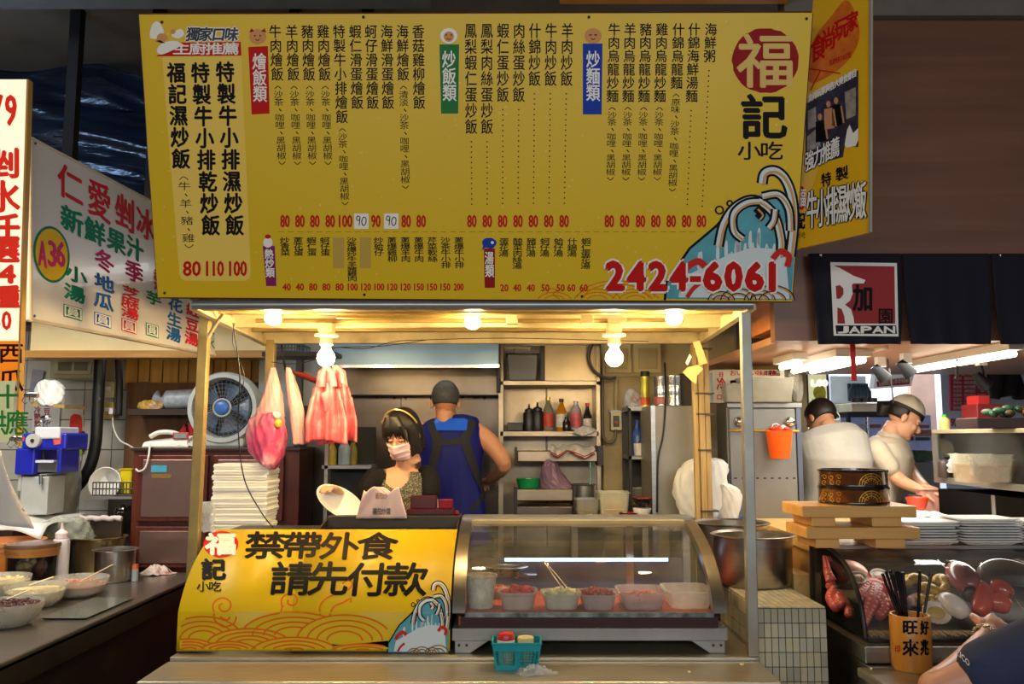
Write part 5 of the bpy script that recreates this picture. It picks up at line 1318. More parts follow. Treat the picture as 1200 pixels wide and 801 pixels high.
# ================================================================== big white bag and blue tray before the fridge
gy = 4.40
tbz = hz(612, gy)
sl = thing('side_counter', V(1.08, 4.55, 0), 'pale wooden counter end behind the big pots', 'counter')
MB().box((.80, 4.36, 0), (.86, 4.42, tbz-.03)).obj('body', DARK, sl); MB().box((hx(783, gy), gy-.1, tbz-.03), (hx(872, gy), gy+.09, tbz)).obj('top', DSTEEL, sl)
t = thing('blue_tray', V(hx(835, gy), gy, tbz), 'blue plastic tray under the white bags by the timber pillar', 'tray')
rtub(MB(), (hx(835, gy), gy-.0, tbz+.001), .34, .15, .36, .17, .025, r=.2).obj('tray', mat('blue_tray', (90, 104, 170), .4), t, smooth=True)
wf = film('white_bag_film', (232, 234, 232), .88, .35)
bag('white_bag', [(818, 838, 537), (804, 847, 541), (794, 849, 552), (790, 848, 570), (793, 846, 588), (800, 842, 603), (808, 838, 607)], gy, .07, wf, 'bulging white plastic bag with a red and green print behind the timber pillar', seed=4)
bag('white_bag', [(838, 852, 566), (836, 864, 572), (837, 868, 584), (838, 866, 598), (840, 864, 607)], gy+.0, .06, mat('white_bundle', (222, 220, 212), .5, 0, .05, 20), 'smaller tied white bag right of the timber pillar', seed=8, wr=.008)
b = MB(); hh_ = plane_hit((0, gy-.085, 0), (0, 1, 0)); blob(b, [(791, 577), (796, 576), (797, 580), (792, 581)], hh_)
# ================================================================== steel fridge
fy = 4.5; fx0, fx1 = hx(852, fy), hx(938, fy); ft = hz(472, fy)
fr_ = thing('steel_fridge', V((fx0+fx1)/2, fy+.3, 0), 'tall grey steel fridge with round latches and a brass rail, right of the timber pillar', 'fridge')
fs_ = mat('fridge_steel', (134, 134, 130), .4, .45, .08, 5, dirt=(110, 100, 80), dirt_amt=.35)
MB().box((fx0, fy, 0), (fx1, fy+.22, ft)).obj('body', fs_, fr_, bevel=.004)
MB().box((fx0+.008, fy-.022, .1), (fx1-.03, fy, ft-.03)).obj('door', fs_, fr_, bevel=.006)
MB().box((fx1-.024, fy-.02, 0), (fx1, fy, ft)).obj('edge_strip', mat('blue_strip', (96, 104, 120), .4, .4), fr_)
MB().box((fx0-.002, fy-.03, ft-.025), (fx1+.005, fy+.2, ft)).obj('top_rim', DSTEEL, fr_, bevel=.003)
for px in (867, 926):
    q = W(px, 494, fy-.03); MB().ball(q, (.031, .028, .029), 20, 12).obj('latch', CHROME, fr_, smooth=True)
MB().cyl(W(854, 504, fy-.05), W(936, 505, fy-.05), .007, n=10).obj('rail', mat('brass', (176, 140, 60), .3, .9), fr_, smooth=True)
for k in range(9):
    q = W(862+k*8.6, 560, fy-.023); MB().box((q.x-.007, q.y, q.z-.004), (q.x+.007, q.y+.003, q.z+.004)).obj('vent_slot', DARK, fr_)
# orange basket hanging
q = W(914, 537, fy-.09); t = thing('orange_basket', q, 'bright orange plastic bucket with small things hanging on the fridge rail', 'bucket')
orp = mat('orange_plastic', (240, 96, 16), .35); H = hz(504, fy-.09)-q.z
MB().lathe([(.001, 0), (.047, 0), (.052, .006), (.068, H-.006), (.072, H-.004), (.072, H), (.066, H), (.05, .01), (.001, .008)], q, 28, sy=.72).obj('bucket', orp, t, smooth=True)
MB().tube([q+V(-.03, .03, H), q+V(-.02, .035, H+.03), q+V(.0, .035, H+.035), q+V(.02, .035, H+.02), q+V(.03, .03, H)], .003, 6).obj('hanger', WHITE, t)
b = lumps(MB(), q+V(0, 0, H), .05, .03, 16, .015, 3, .02); b.obj('caps_red', mat('red_orange_caps', (220, 60, 30), .4), t, smooth=True, kind='stuff')
b = lumps(MB(), q+V(.01, -.01, H+.01), .03, .02, 5, .016, 8, .01); b.obj('caps_white', WHITE, t, smooth=True, kind='stuff')
# on top of the fridge: carton with lettering, plastic tub, beige cartons
cx0, cx1 = hx(833, fy+.04), hx(922, fy+.04); cz = ft+.002
t = thing('white_carton', V((cx0+cx1)/2, fy+.1, cz), 'white carton with red and black lettering lying on top of the fridge', 'carton')
MB().box((cx0+.02, fy+.04, cz), (cx1, fy+.2, hz(433, fy+.04))).obj('box', mat('white_card', (208, 204, 190), .7, 0, .04), t, bevel=.003)
MB().box((cx0, fy+.06, cz), (cx0+.018, fy+.2, hz(436, fy+.04))).obj('end_flap', mat('blue_white_card', (150, 170, 190), .7), t)
chh = plane_hit((0, fy+.04, 0), (0, 1, 0)); r_ = MB(); k_ = MB()
row(r_, '冷', 840, 443, 850, 457, chh, .001, .4); row(r_, '凍', 850, 450, 856, 462, chh, .001, .3); row(k_, 'ロンイ', 855, 444, 892, 461, chh, .001, .8); row(r_, 'おいしい味の便', 855, 434, 910, 440, chh, .001, .1)
row(r_, '日', 842, 436, 848, 441, chh, .001, .2); rect(k_, 855, 462, 880, 463.5, chh, .001); row(k_, '冷凍食品', 895, 434, 914, 440, chh, .001, .2); row(r_, '口', 840, 462, 846, 468, chh, .001, .2)
r_.obj('red_lettering', RED, t, kind='stuff'); k_.obj('black_lettering', INK, t, kind='stuff')
boxtub(870, 934, 442, fy-.08, .11, ft+.002, 'long clear plastic tub in front of the white carton on the fridge', film('old_clear_tub', (176, 176, 164), .55, .3), name='plastic_tub')
boxtub(851, 878, 449, fy-.06, .08, ft+.002, 'small frosted tub in front of the white carton, left of the long tub', film('old_clear_tub', (176, 176, 164), .55, .3), name='plastic_tub')
cbd = mat('kraft_card', (156, 130, 70), .7, 0, .08); bgc = mat('beige_panel', (176, 160, 122), .6, 0, .06)
tag(MB().box((hx(880, fy+.25), fy+.26, ft-.05), (hx(917, fy+.25), fy+.4, hz(417, fy+.25))).obj('kraft_carton', cbd, bevel=.003), 'ochre cardboard carton behind the white carton on the fridge', 'carton')
tag(MB().box((hx(829, 4.95), 4.95, hz(470, 4.95)), (hx(864, 4.95), 5.1, hz(350, 4.95))).obj('wall_cabinet', bgc, bevel=.003), 'tall beige cabinet high behind the timber pillar', 'cabinet')
tag(MB().box((hx(866, 4.9), 4.9, hz(418, 4.9)), (hx(914, 4.9), 5.1, hz(340, 4.9))).obj('grey_panel_box', mat('grey_plywood', (134, 122, 98), .7, 0, .12), bevel=.003), 'grey plywood box under the ceiling right of the grey pole', 'box')
tag(MB().box((hx(911, 4.2), 4.2, hz(413, 4.2)), (hx(960, 4.2), 4.7, hz(377, 4.2))).obj('dark_duct', mat('dark_duct', (66, 52, 40), .6, 0, .15), bevel=.003), 'dark brown duct box under the orange beam of the sushi stall', 'duct')
bag('grey_bag', [(916, 930, 434), (914, 938, 440), (920, 940, 452), (926, 940, 462), (930, 938, 470)], fy+.0+.12, .04, mat('grey_film', (150, 146, 134), .5, 0, .1), 'crumpled grey bag on the right corner of the fridge top', seed=2)

# ================================================================== things on and behind the counter (left half)
# stack of white takeout boxes
ty = 3.93; zb = 0.79
tk = mat('takeout_white', (240, 238, 228), .45, 0, .02)
sx0, sx1 = hx(249, ty), hx(317, ty); n = 19; z_top = hz(543, ty); z_bot = .79
hN = (z_top-z_bot)/26
def tbox(c, w_, d, h):
    t = thing('takeout_box', c, 'x', 'box', 'flat white takeout boxes in the tall stack')
    b = MB(); c = Vector(c)
    b.rings([[c+V(sx*w_/2*k, sy_*d/2*k, z) for sx, sy_ in ((-1, -1), (1, -1), (1, 1), (-1, 1))] for k, z in ((.985, 0), (.995, h*.4), (1.01, h*.45), (1.01, h*.6), (.995, h*.65), (.985, h*.95))])
    b.obj('lid_and_tray', tk, t); return t
rr = random.Random(6); first = None
for k in range(26):
    p = V((sx0+sx1)/2+rr.uniform(-.006, .006), ty+.09+rr.uniform(-.005, .005), z_bot+k*hN)
    if first is None: first = tbox(p, (sx1-sx0)*.95, .18, hN); o = first
    else: o = copy_tree(first, p, rz=rr.uniform(-.03, .03))
    o['label'] = ('lowest' if k == 0 else 'topmost' if k == 25 else 'middle')+' flat white takeout box of the tall stack behind the yellow counter sign'
tag(MB().cyl((hx(290, ty), ty+.09, z_top), (hx(290, ty)+.03, ty+.09, z_top+.002), .001, n=4).obj('tear_strip', tk), 'thin white strip on the topmost takeout box', 'strip') if 0 else None
first = None
for k in range(9):
    p = V(hx(328, ty)+rr.uniform(-.006, .006), ty+.08, z_bot+.18+k*.016)
    if first is None:
        first = thing('foam_plate', p, 'x', 'plate', 'white foam plates in the low stack')
        MB().lathe([(.001, 0), (.04, 0), (.062, .012), (.066, .013), (.04, .004), (.001, .004)], p, 24).obj('rim', tk, first, smooth=True); o = first
    else: o = copy_tree(first, p)
    o['label'] = ('lowest' if k == 0 else 'topmost' if k == 8 else 'middle')+' white foam plate of the low stack just right of the takeout boxes'
p = V(hx(328, ty), ty+.08, z_bot); tag(MB().box(p+V(-.04, -.04, 0), p+V(.04, .04, .18)).obj('stack_block', tk, bevel=.004), 'white box under the low stack of foam plates', 'box')
bag('clear_bag', [(237, 248, 588), (233, 252, 598), (234, 250, 612), (236, 250, 622)], ty-.1, .04, fm, 'crumpled clear bag left of the takeout boxes', seed=12)
# wait stand for white bag/menu: pink packets on the sign top
yk = 3.73; zk = 1.217
pk = film('pink_film', (250, 196, 196), .93, .4)
c = V(hx(447, yk), yk, zk)
t = thing('pink_bag_stack', c, 'stack of pale pink printed plastic bags standing on the sign top before the woman', 'plastic bags')
for i, (dx, top, s_) in enumerate(((-.006, 570, 1.0), (.012, 572, .95), (0, 578, 1.06))):
    pts = [(417, 608), (422, 590), (430, 574+i), (441, 579-i), (452, 570+i*2), (462, 575), (471, 584), (477, 607)]
    y_ = yk+.02-i*.014; h_ = plane_hit((0, y_, 0), (0, 1, .12)); b = MB()
    pts = [(447+(x-447)*s_+dx*250, y-(i==0)*1.5) for x, y in pts]
    from mathutils.geometry import tessellate_polygon
    b.grid(lambda u, v: h_(417+60*u+(447-417-60*u)*(.32*(1-v)**1.0 if True else 0), 607-(607-574-4*math.sin(9*u+i))*(1-v), .004*math.sin(14*u+3*i+5*v)), 24, 12)
    b.obj('bag_sheet', mat('pink_bag', (252, 216, 210), .35, 0, .12, 9), t, smooth=True, ang=180, solid=.003)
kk = MB(); h_ = plane_hit((0, yk-.014, 0), (0, 1, .12))
row(kk, '蕃茄炒', 440, 577, 454, 584, h_, .009); row(kk, '蕃茄炒蛋', 437, 595, 458, 602, h_, .009, .1); kk.obj('lettering', mat('faded_ink', (96, 84, 84), .6), t, kind='stuff')
# dark red ticket box with small red machine
t = thing('red_ticket_box', W(512, 608, 3.70), 'dark red plastic box standing on the dark bar, in front of the woman', 'box')
mr = mat('dark_red_plastic', (72, 12, 14), .3); 
def sb2(name, a, c, t0, b0, y0, y1, m, par): 
    return MB().box((hx(a, y0), y0, hz(b0, y0)), (hx(c, y0), y1, hz(t0, y0))).obj(name, m, par, bevel=.004)
MB().box((hx(478, 3.70), 3.70, 1.2165), (hx(533, 3.70), 3.76, hz(603, 3.7)+.004)).obj('base', BLACK, t, bevel=.003)
sb2('lower_box', 478, 532, 596, 603, 3.70, 3.77, mr, t); sb2('upper_box', 482, 512, 581, 596, 3.715, 3.77, mr, t)
sb2('handset', 515, 531, 585, 596, 3.71, 3.76, mat('bright_red_plastic', (126, 14, 20), .2), t)
MB().ball(W(535, 601, 3.70), (.012, .012, .014), 10, 8).obj('knob', mat('bright_red_plastic', (170, 26, 30)), t, smooth=True)
# ================================================================== LEFT: sideboard fridge with fan, phone
ky = 4.95
kt = hz(524, ky)
kx0, kx1 = hx(158, ky), hx(352, ky)
kb = thing('brown_sideboard', V((kx0+kx1)/2, ky+.2, 0), 'brown framed sideboard with steel doors behind the takeout boxes', 'sideboard')
brn_ = wood('red_brown_wood', (74, 30, 20), (104, 46, 32), 3, .35, 'Z'); dsm = mat('pinkish_steel', (150, 120, 110), .32, .75, .1, 4)
MB().box((kx0, ky, 0), (kx1, ky+.33, kt)).obj('body', brn_, kb, bevel=.004)
MB().box((kx0-.01, ky-.02, kt-.02), (kx1+.01, ky+.34, kt)).obj('top', mat('dark_top', (54, 34, 26), .35), kb, bevel=.004)
for a, c, t0, b0 in ((166, 247, 533, 610), (253, 335, 533, 610), (166, 247, 616, 664), (253, 335, 616, 664)):
    d_ = MB().box((hx(a, ky), ky-.03, hz(b0, ky)), (hx(c, ky), ky-.002, hz(t0, ky))).obj('door', brn_, kb, bevel=.004)
    MB().box((hx(a+6, ky), ky-.036, hz(b0-5, ky)), (hx(c-6, ky), ky-.029, hz(t0+5, ky))).obj('door_panel', dsm, d_, bevel=.003)
    MB().box((hx(c-9, ky), ky-.045, hz((t0+b0)/2+8, ky)), (hx(c-7, ky), ky-.036, hz((t0+b0)/2-8, ky))).obj('door_handle', CHROME, d_)
sbox('maker_plate', 179, 197, 545, 553, ky-.038, ky-.035, mat('cyan_sticker', (70, 170, 200), .4), kb, 0); sbox('name_plate', 180, 203, 555, 560, ky-.038, ky-.035, mat('gold_sticker', (140, 110, 50), .4), kb, 0)
# fan
fyy = ky+.1; fc = W(264, 478, fyy); R0 = 42/1000*fyy
fn = thing('box_fan', V(fc.x, fc.y, kt), 'round grey desk fan with a blue hub standing on the brown sideboard', 'fan')
fgr = mat('fan_grey', (176, 184, 186), .4, 0, .04); b = MB()
b.rings([[fc+V(r*math.cos(a), y_, r*math.sin(a)) for a in [2*PI*k/48 for k in range(48)]] for r, y_ in ((R0, .04), (R0*1.0, -.03), (R0*.95, -.06), (R0*.84, -.06), (R0*.80, -.03), (R0*.80, .04), (R0, .04))], False, False)
b.obj('ring_housing', fgr, fn, smooth=True)
MB().box((fc.x-.13, fyy-.05, kt), (fc.x+.13, fyy+.05, fc.z-R0*.82)).obj('base', fgr, fn, bevel=.015)
MB().rings([[fc+V(r*math.cos(a), .05, r*math.sin(a)) for a in [2*PI*k/32 for k in range(32)]] for r in (.001, R0*.82)], False, False).obj('back_screen', mat('fan_dark', (44, 48, 56), .5), fn)
g = MB(); cage = mat('cage_wire', (120, 126, 134), .35, .4)
for r in [R0*k/9 for k in (2, 3, 4, 5, 6, 7)]: g.tube([fc+V(r*math.cos(a), -.045-.01*(1-r/R0), r*math.sin(a)) for a in [2*PI*k/40 for k in range(41)]], .0014, 4, False)
for k in range(36):
    a = 2*PI*k/36; g.tube([fc+V(.03*math.cos(a), -.058, .03*math.sin(a)), fc+V(R0*.83*math.cos(a+.25), -.045, R0*.83*math.sin(a+.25))], .0014, 4, False)
g.obj('cage', cage, fn, kind='stuff')
for k in range(5):
    a = 2*PI*k/5; b = MB(); b.grid(lambda u, v: fc+V((.03+(R0*.7-.03)*v)*math.cos(a+(u-.5)*(.5+.5*v)), .01+.03*(u-.5), (.03+(R0*.7-.03)*v)*math.sin(a+(u-.5)*(.5+.5*v))), 8, 8)
    b.obj('blade', mat('blade_blue', (90, 110, 136), .3), fn, smooth=True, solid=.002)
MB().ball(fc+V(0, -.06, 0), (.04, .012, .04), 24, 8).obj('hub', mat('hub_blue', (60, 110, 190), .3), fn, smooth=True)
MB().rings([[fc+V(r*math.cos(a), y_, r*math.sin(a)) for a in [2*PI*k/24 for k in range(24)]] for r, y_ in ((.044, -.058), (.05, -.064), (.056, -.058), (.05, -.052), (.044, -.058))], False, False).obj('hub_ring', fgr, fn, smooth=True)
# phone
c = W(196, 522, ky+.02); c.z = kt+.001
t = thing('desk_phone', c, 'white corded desk phone with a small screen on the brown sideboard', 'phone')
MB().hexa([c+V(-.14, -.03, 0), c+V(.13, -.03, 0), c+V(.13, .1, 0), c+V(-.14, .1, 0)], [c+V(-.13, -.02, .03), c+V(.12, -.02, .045), c+V(.12, .09, .07), c+V(-.13, .09, .04)]).obj('body', WHITE, t, bevel=.008)
MB().tube([Vector(p) for p in catmull([tuple(c+V(-.10, 0, .06)), tuple(c+V(-.05, 0, .085)), tuple(c+V(.02, .01, .085)), tuple(c+V(.06, .02, .07))], 5)], .014, 10).obj('handset', WHITE, t, smooth=True)
MB().box(c+V(.04, -.026, .045), c+V(.13, -.02, .085)).obj('screen_frame', mat('phone_red', (190, 60, 50), .4), t, bevel=.002); MB().box(c+V(.05, -.029, .052), c+V(.12, -.025, .079)).obj('screen', mat('phone_lcd', (130, 150, 150), .3), t)
wire([(176, 519, ky-.03), (174, 535, ky-.05), (170, 548, ky-.05), (163, 552, ky-.05), (159, 549, ky-.05)], r=.006, label='thick white phone cord looping down the side of the sideboard', m=WHITE)
wire([(132, 481, 5.5), (133, 500, 5.4), (140, 515, 5.3), (152, 522, 5.2), (161, 528, 5.0)], r=.005, label='white power cord from the wall socket to the sideboard', m=WHITE)
# papers / cloth left of fan
crumple('cloth_bundle', mat('grey_white_cloth', (190, 184, 176), .9, 0, .1), V(hx(226, ky+.05), ky+.03, kt+.001), .09, .06, .05, 5, 'grey white cloth bundle between the phone and the fan', 'cloth')
crumple('red_cloth', mat('deep_red_cloth', (150, 24, 30), .9), V(hx(217, ky+.2), ky+.22, kt+.001), .10, .08, .13, 8, 'deep red cloth bundle behind the phone', 'cloth')
# board shelf with wrapped roll and yellow bag
sf = thing('wall_shelf', W(190, 480, 5.4), 'dark narrow wall shelf under the wooden planks', 'shelf')
MB().box((hx(150, 5.4), 5.38, hz(486, 5.4)), (hx(236, 5.4), 5.6, hz(479, 5.4))).obj('board', mat('dark_brown_board', (56, 40, 28), .6), sf)
q0, q1 = W(196, 468, 5.45), W(228, 467, 5.45)
t = thing('wrapped_roll', (q0+q1)/2, 'clear wrapped roll with a twisted end on the wall shelf', 'roll')
MB().tube([Vector(p) for p in catmull([tuple(q0-V(.075, 0, -.02)), tuple(q0-V(.05, 0, 0)), tuple(q0-V(.03, 0, 0)), tuple(q0), tuple(q1), tuple(q1+V(.02, 0, 0))], 4)], [.045]*4+[.02]*2+[.014]*2+[.02, .04, .05, .058]+[.062]*5+[.055]*4, 20).obj('roll', mat('wrapped_roll', (190, 200, 210), .25, 0, .2, 30), t, smooth=True) if 0 else \
MB().tube([q0-V(.075, 0, -.01), q0-V(.04, 0, 0), q0-V(.01, 0, 0), q0, q1, q1+V(.02, 0, 0)], [.05, .012, .05, .06, .062, .05], 20).obj('roll', mat('wrapped_roll', (190, 200, 210), .25, 0, .2, 30), t, smooth=True)
bag('snack_bag', [(172, 184, 469), (164, 190, 472), (162, 191, 477), (165, 189, 480)], 5.43, .04, mat('yellow_purple_print', (226, 180, 80), .4, 0, .4, 22, dirt=(130, 80, 140), dirt_scale=18, dirt_amt=.9), 'small yellow and purple snack bag left of the wrapped roll')
# meter box, pipes, switches
t = thing('meter_box', W(82, 442, 5.45), 'cream metal meter box under the cream fascia', 'meter box')
sbox('case', 54, 106, 410, 443, 5.45, 5.74, mat('meter_cream', (168, 158, 126), .5, 0, .08), t, .005); sbox('lid', 58, 102, 414, 438, 5.43, 5.45, mat('meter_lid', (180, 170, 138), .5), t, .004)
sbox('window_slot', 63, 79, 424, 434, 5.424, 5.43, mat('meter_slot', (120, 112, 90), .4), t); sbox('window_slot', 82, 98, 424, 434, 5.424, 5.43, mat('meter_slot', (120, 112, 90)), t)
pts = [(118, 412), (116, 450), (114, 490), (112, 520), (106, 545), (94, 566), (78, 580), (60, 586)]
o = MB().tube([W(x, y, 5.35) for x, y in catmull(pts, 6)], .035, 12).obj('black_pipe', BLACK, smooth=True, ang=180); tag(o, 'thick black cable trunk curving down the white tiled wall', 'pipe')
o = MB().tube([W(x, y, 5.4) for x, y in catmull([(138, 412), (140, 450), (139, 487)], 6)], .022, 8).obj('corrugated_pipe', mat('black_rubber', (30, 28, 26), .6), smooth=True, ang=180); tag(o, 'thinner black corrugated pipe beside the wall switches', 'pipe')
for py0, py1, lab in ((447, 466, 'cream wall switch box, upper one'), (471, 490, 'yellowed wall socket box under the switch box')):
    t = thing('wall_switch', W(124, py1, 5.5), lab, 'switch'); m_ = mat('switch_cream' if py0 < 460 else 'socket_ochre', (206, 190, 140) if py0 < 460 else (196, 164, 84), .5)
    sbox('box', 117, 131, py0, py1, 5.48, 5.58, m_, t, .004); sbox('toggle', 121, 127, py0+6, py0+11, 5.465, 5.48, WHITE, t)
t = thing('power_plug', W(130, 484, 5.44), 'white plug in the yellowed wall socket', 'plug'); MB().box(W(127, 485, 5.42), W(134, 478, 5.44)+V(0, .03, 0)).obj('body', WHITE, t, bevel=.004)
# fruit poster
t = thing('fruit_poster', W(91, 540, 5.7), 'narrow poster of a strawberry and other fruit on the tiled wall', 'poster')
ph2 = plane_hit((0, 5.725, 0), (0, 1, 0)); MB().box((hx(82, 5.73), 5.728, hz(540, 5.73)), (hx(97, 5.73), 5.734, hz(486, 5.73))).obj('sheet', mat('poster_white', (206, 206, 196), .5), t)
b = MB(); blob(b, [(83, 488), (95, 487), (96, 505), (90, 516), (83, 515)], ph2, .003, True); b.obj('red_print', mat('fruit_red', (210, 50, 26), .5, 0, .2, 30), t)
b = MB(); blob(b, [(86, 517), (92, 514), (96, 520), (96, 532), (90, 536), (86, 530)], ph2, .003, True); b.obj('green_print', mat('fruit_green', (150, 180, 30), .5, 0, .2, 30), t)
b = MB(); blob(b, [(92, 507), (99, 505), (100, 512), (94, 513)], ph2, .004, True); blob(b, [(97, 520), (100, 522), (99, 530), (96, 528)], ph2, .004); b.obj('brown_print', mat('fruit_brown', (80, 50, 30), .5), t)
# plastic bag and papers on crate over the shaver
bag('white_bag', [(52, 66, 446), (46, 72, 452), (44, 74, 462), (48, 73, 472), (54, 66, 476)], 5.0, .07, wf, 'white plastic bag on cardboard over the blue ice shaver', seed=21)
tag(MB().hexa([W(37, 475, 4.95), W(75, 478, 4.95), W(75, 478, 4.95)+V(0, .25, 0), W(37, 475, 4.95)+V(0, .25, 0)], [W(37, 471, 4.95), W(76, 474, 4.95), W(76, 474, 4.95)+V(0, .25, 0), W(37, 471, 4.95)+V(0, .25, 0)]).obj('cardboard_sheet', cbd), 'bent cardboard sheet under the white bag', 'cardboard')
tag(MB().hexa([W(38, 432, 5.7), W(52, 434, 5.7), W(46, 462, 5.7), W(34, 460, 5.7)], [W(38, 432, 5.735), W(52, 434, 5.735), W(46, 462, 5.735), W(34, 460, 5.735)]).obj('paper_sheaf', mat('blueish_paper', (150, 150, 166), .7, 0, .2, 20)), 'tilted sheaf of bluish papers behind the white bag', 'papers')
t = thing('wall_notice', W(52, 490, 5.71), 'white wall notice with small writing behind the ice shaver', 'notice')
MB().box((hx(36, 5.71), 5.715, hz(505, 5.71)), (hx(68, 5.71), 5.722, hz(472, 5.71))).obj('sheet', mat('notice_white', (200, 200, 200), .6), t)
nn_ = plane_hit((0, 5.712, 0), (0, 1, 0)); b = MB(); column(b, '冷熱飲', 44, 476, 44, 500, 7, nn_, 0, .2); column(b, '豆花', 55, 478, 55, 496, 7, nn_, 0, .2); b.obj('lettering', mat('notice_red', (150, 50, 60), .6), t, kind='stuff')
# --- ice shaver
iy = 4.72
sv = thing('ice_shaver', W(52, 600, iy), 'blue and white ice shaving machine behind the syrup jars', 'ice shaver')
blu_ = mat('shaver_blue', (30, 40, 170), .3, 0, .05); shw = mat('shaver_white', (206, 210, 220), .35); shg = mat('shaver_grey', (176, 178, 176), .4)
sbox('head', 26, 78, 507, 527, iy, iy+.25, blu_, sv, .012); sbox('head_top', 40, 70, 500, 514, iy-.01, iy+.2, shw, sv, .008)
sbox('left_column', 19, 42, 525, 556, iy, iy+.24, blu_, sv, .01); sbox('right_column', 69, 73, 525, 554, iy, iy+.2, blu_, sv, .004)
sbox('ice_chamber', 43, 69, 540, 553, iy+.04, iy+.2, mat('chamber_grey', (110, 112, 110), .4), sv, .004); sbox('press_plate', 43, 64, 539, 542, iy, iy+.2, shw, sv)
MB().cyl(W(51, 507, iy+.08), W(51, 541, iy+.08), .012, n=10).obj('screw_shaft', DARK, sv); MB().cyl(W(53, 500, iy+.08), W(53, 488, iy+.08), .012, n=10).obj('crank', CHROME, sv)
MB().ball(W(54, 489, iy+.08), (.03, .02, .014), 12, 8).obj('crank_knob', CHROME, sv, smooth=True)
for k in range(3): 
    MB().tube([W(44+k*7, 497, iy+.02), W(48+k*6, 493, iy+.02)], .004, 6).obj('handle_rod', CHROME, sv)
q = W(38, 516, iy-.03); MB().cyl(q, q+V(0, .03, 0), .038, n=24).obj('wheel', shg, sv, smooth=True); MB().cyl(q-V(0, .005, 0), q, .01, n=12).obj('wheel_hub', DARK, sv)
ihh = plane_hit((0, iy-.003, 0), (0, 1, 0)); b = MB(); blob(b, [(62, 512), (72, 511), (71, 520), (63, 521)], ihh); b.obj('sticker_print', mat('sticker_red', (206, 80, 80), .5, 0, .5, 60), sv)
sbox('stand', 28, 60, 558, 603, iy+.02, iy+.2, shg, sv, .006); sbox('stand_edge', 24, 28, 556, 575, iy+.02, iy+.2, shg, sv)
MB().cyl(W(48, 557, iy), W(48, 567, iy), .01, n=8).obj('drain', CHROME, sv)
# white table top
q = W(52, 610, iy)
t = thing('plastic_sheeted_table', V(q.x, iy+.1, 0), 'low table covered in white and clear plastic sheeting around the ice shaver', 'table')
def sheetf(u, v):
    x = -3.5+1.06*u; y = 4.5+.47*v
    return (x, y, 1.125+.012*math.sin(11*u+3*v)+.012*math.sin(23*u-9*v)-.12*max(0, u-.7)-.10*max(0, .12-v)*4)
MB().box((-3.6, 4.56, 0), (-2.62, 5.25, 1.085)).obj('table_body', mat('grey_table', (90, 88, 84), .6), t)
MB().grid(sheetf, 50, 24).obj('sheeting', mat('sheeting', (206, 204, 200), .35, 0, .2, 9), t, smooth=True, ang=180, solid=.004)
bag('clear_bag', [(68, 96, 606), (52, 104, 612), (44, 108, 622), (50, 106, 632)], 4.72, .05, film('clear_film2', (190, 196, 180), .4, .12), 'sagging sheet of clear plastic hanging beside the sink', seed=33)
# ball of ice bag / white sack behind the shaver
bag('white_sack', [(64, 84, 520), (60, 92, 535), (58, 94, 560), (60, 92, 575), (66, 88, 590), (66, 86, 603)], 5.12, .08, mat('dull_sack', (150, 150, 140), .6, 0, .1), 'dull white sack behind the ice shaver', seed=35, wr=.006)
# dish rack, sink
ry = 5.0
t = thing('dish_rack', W(137, 585, ry), 'black wire dish rack over the sink', 'dish rack'); wirem = mat('rack_wire', (40, 36, 34), .4)
x0, x1 = hx(112, ry), hx(159, ry); z0, z1 = hz(580, ry), hz(565, ry); b = MB()
for z in (z0, (z0+z1)/2, z1):
    for y_ in (ry, ry+.2): b.tube([(x0, y_, z), (x1, y_, z)], .004, 5)
for i in range(13):
    x = x0+(x1-x0)*i/12; b.tube([(x, ry, z1), (x, ry, z0), (x, ry+.2, z0), (x, ry+.2, z1)], .003, 5)
b.obj('wire_basket', wirem, t)
MB().box((x0-.02, ry-.02, z0-.02), (x1+.005, ry+.22, z0-.006)).obj('shelf', DSTEEL, t)
q = W(128, 567, ry+.07); t = thing('enamel_bowl', q, 'white enamel bowl leaning on edge in the dish rack', 'bowl'); R_ = Matrix.Rotation(math.radians(82), 3, 'X')
b = MB(); b.lathe([(.001, 0), (.06, 0), (.088, .04), (.095, .06), (.09, .06), (.055, .006), (.001, .006)], (0, 0, 0), 28); b.v = [R_ @ p+q+V(0, -.0, 0) for p in b.v]; b.obj('bowl', WHITE, t, smooth=True)
q = V(hx(140, ry+.13), ry+.14, z0+.004); t = thing('white_basin', q, 'white tub standing behind the enamel bowl', 'tub'); MB().lathe([(.001, 0), (.07, 0), (.085, .13), (.09, .132), (.08, .13), (.001, .12)], q, 28).obj('tub', mat('grey_white_plastic', (190, 190, 184), .4), t, smooth=True)
q = V(hx(153, ry+.08), ry+.07, z0+.004); t = thing('yellow_tub', q, 'yellow plastic tub at the right of the dish rack', 'tub'); rtub(MB(), q, .06, .05, .075, .06, hz(550, ry)-z0, r=.2).obj('tub', mat('yellow_plastic', (226, 206, 20), .4), t, smooth=True)
sk_ = thing('steel_sink', V(hx(130, ry-.1), ry, 0), 'dark steel sink with a rolled towel on its rim, left of the sideboard', 'sink')
x0, x1 = hx(96, 4.86), kx0-.012; zr = hz(610, 4.86)
MB().box((x0, 4.86, 0), (x1, 4.885, zr)).obj('front_panel', GREASY, sk_, bevel=.004); MB().box((x0, 4.885, 0), (x1, 5.25, zr-.15)).obj('basin_floor', GREASY, sk_)
MB().box((x0, 5.22, 0), (x1, 5.26, hz(585, 5.22))).obj('splash_back', GREASY, sk_); MB().box((x0, 4.885, 0), (x0+.02, 5.22, zr)).obj('side_panel', GREASY, sk_)
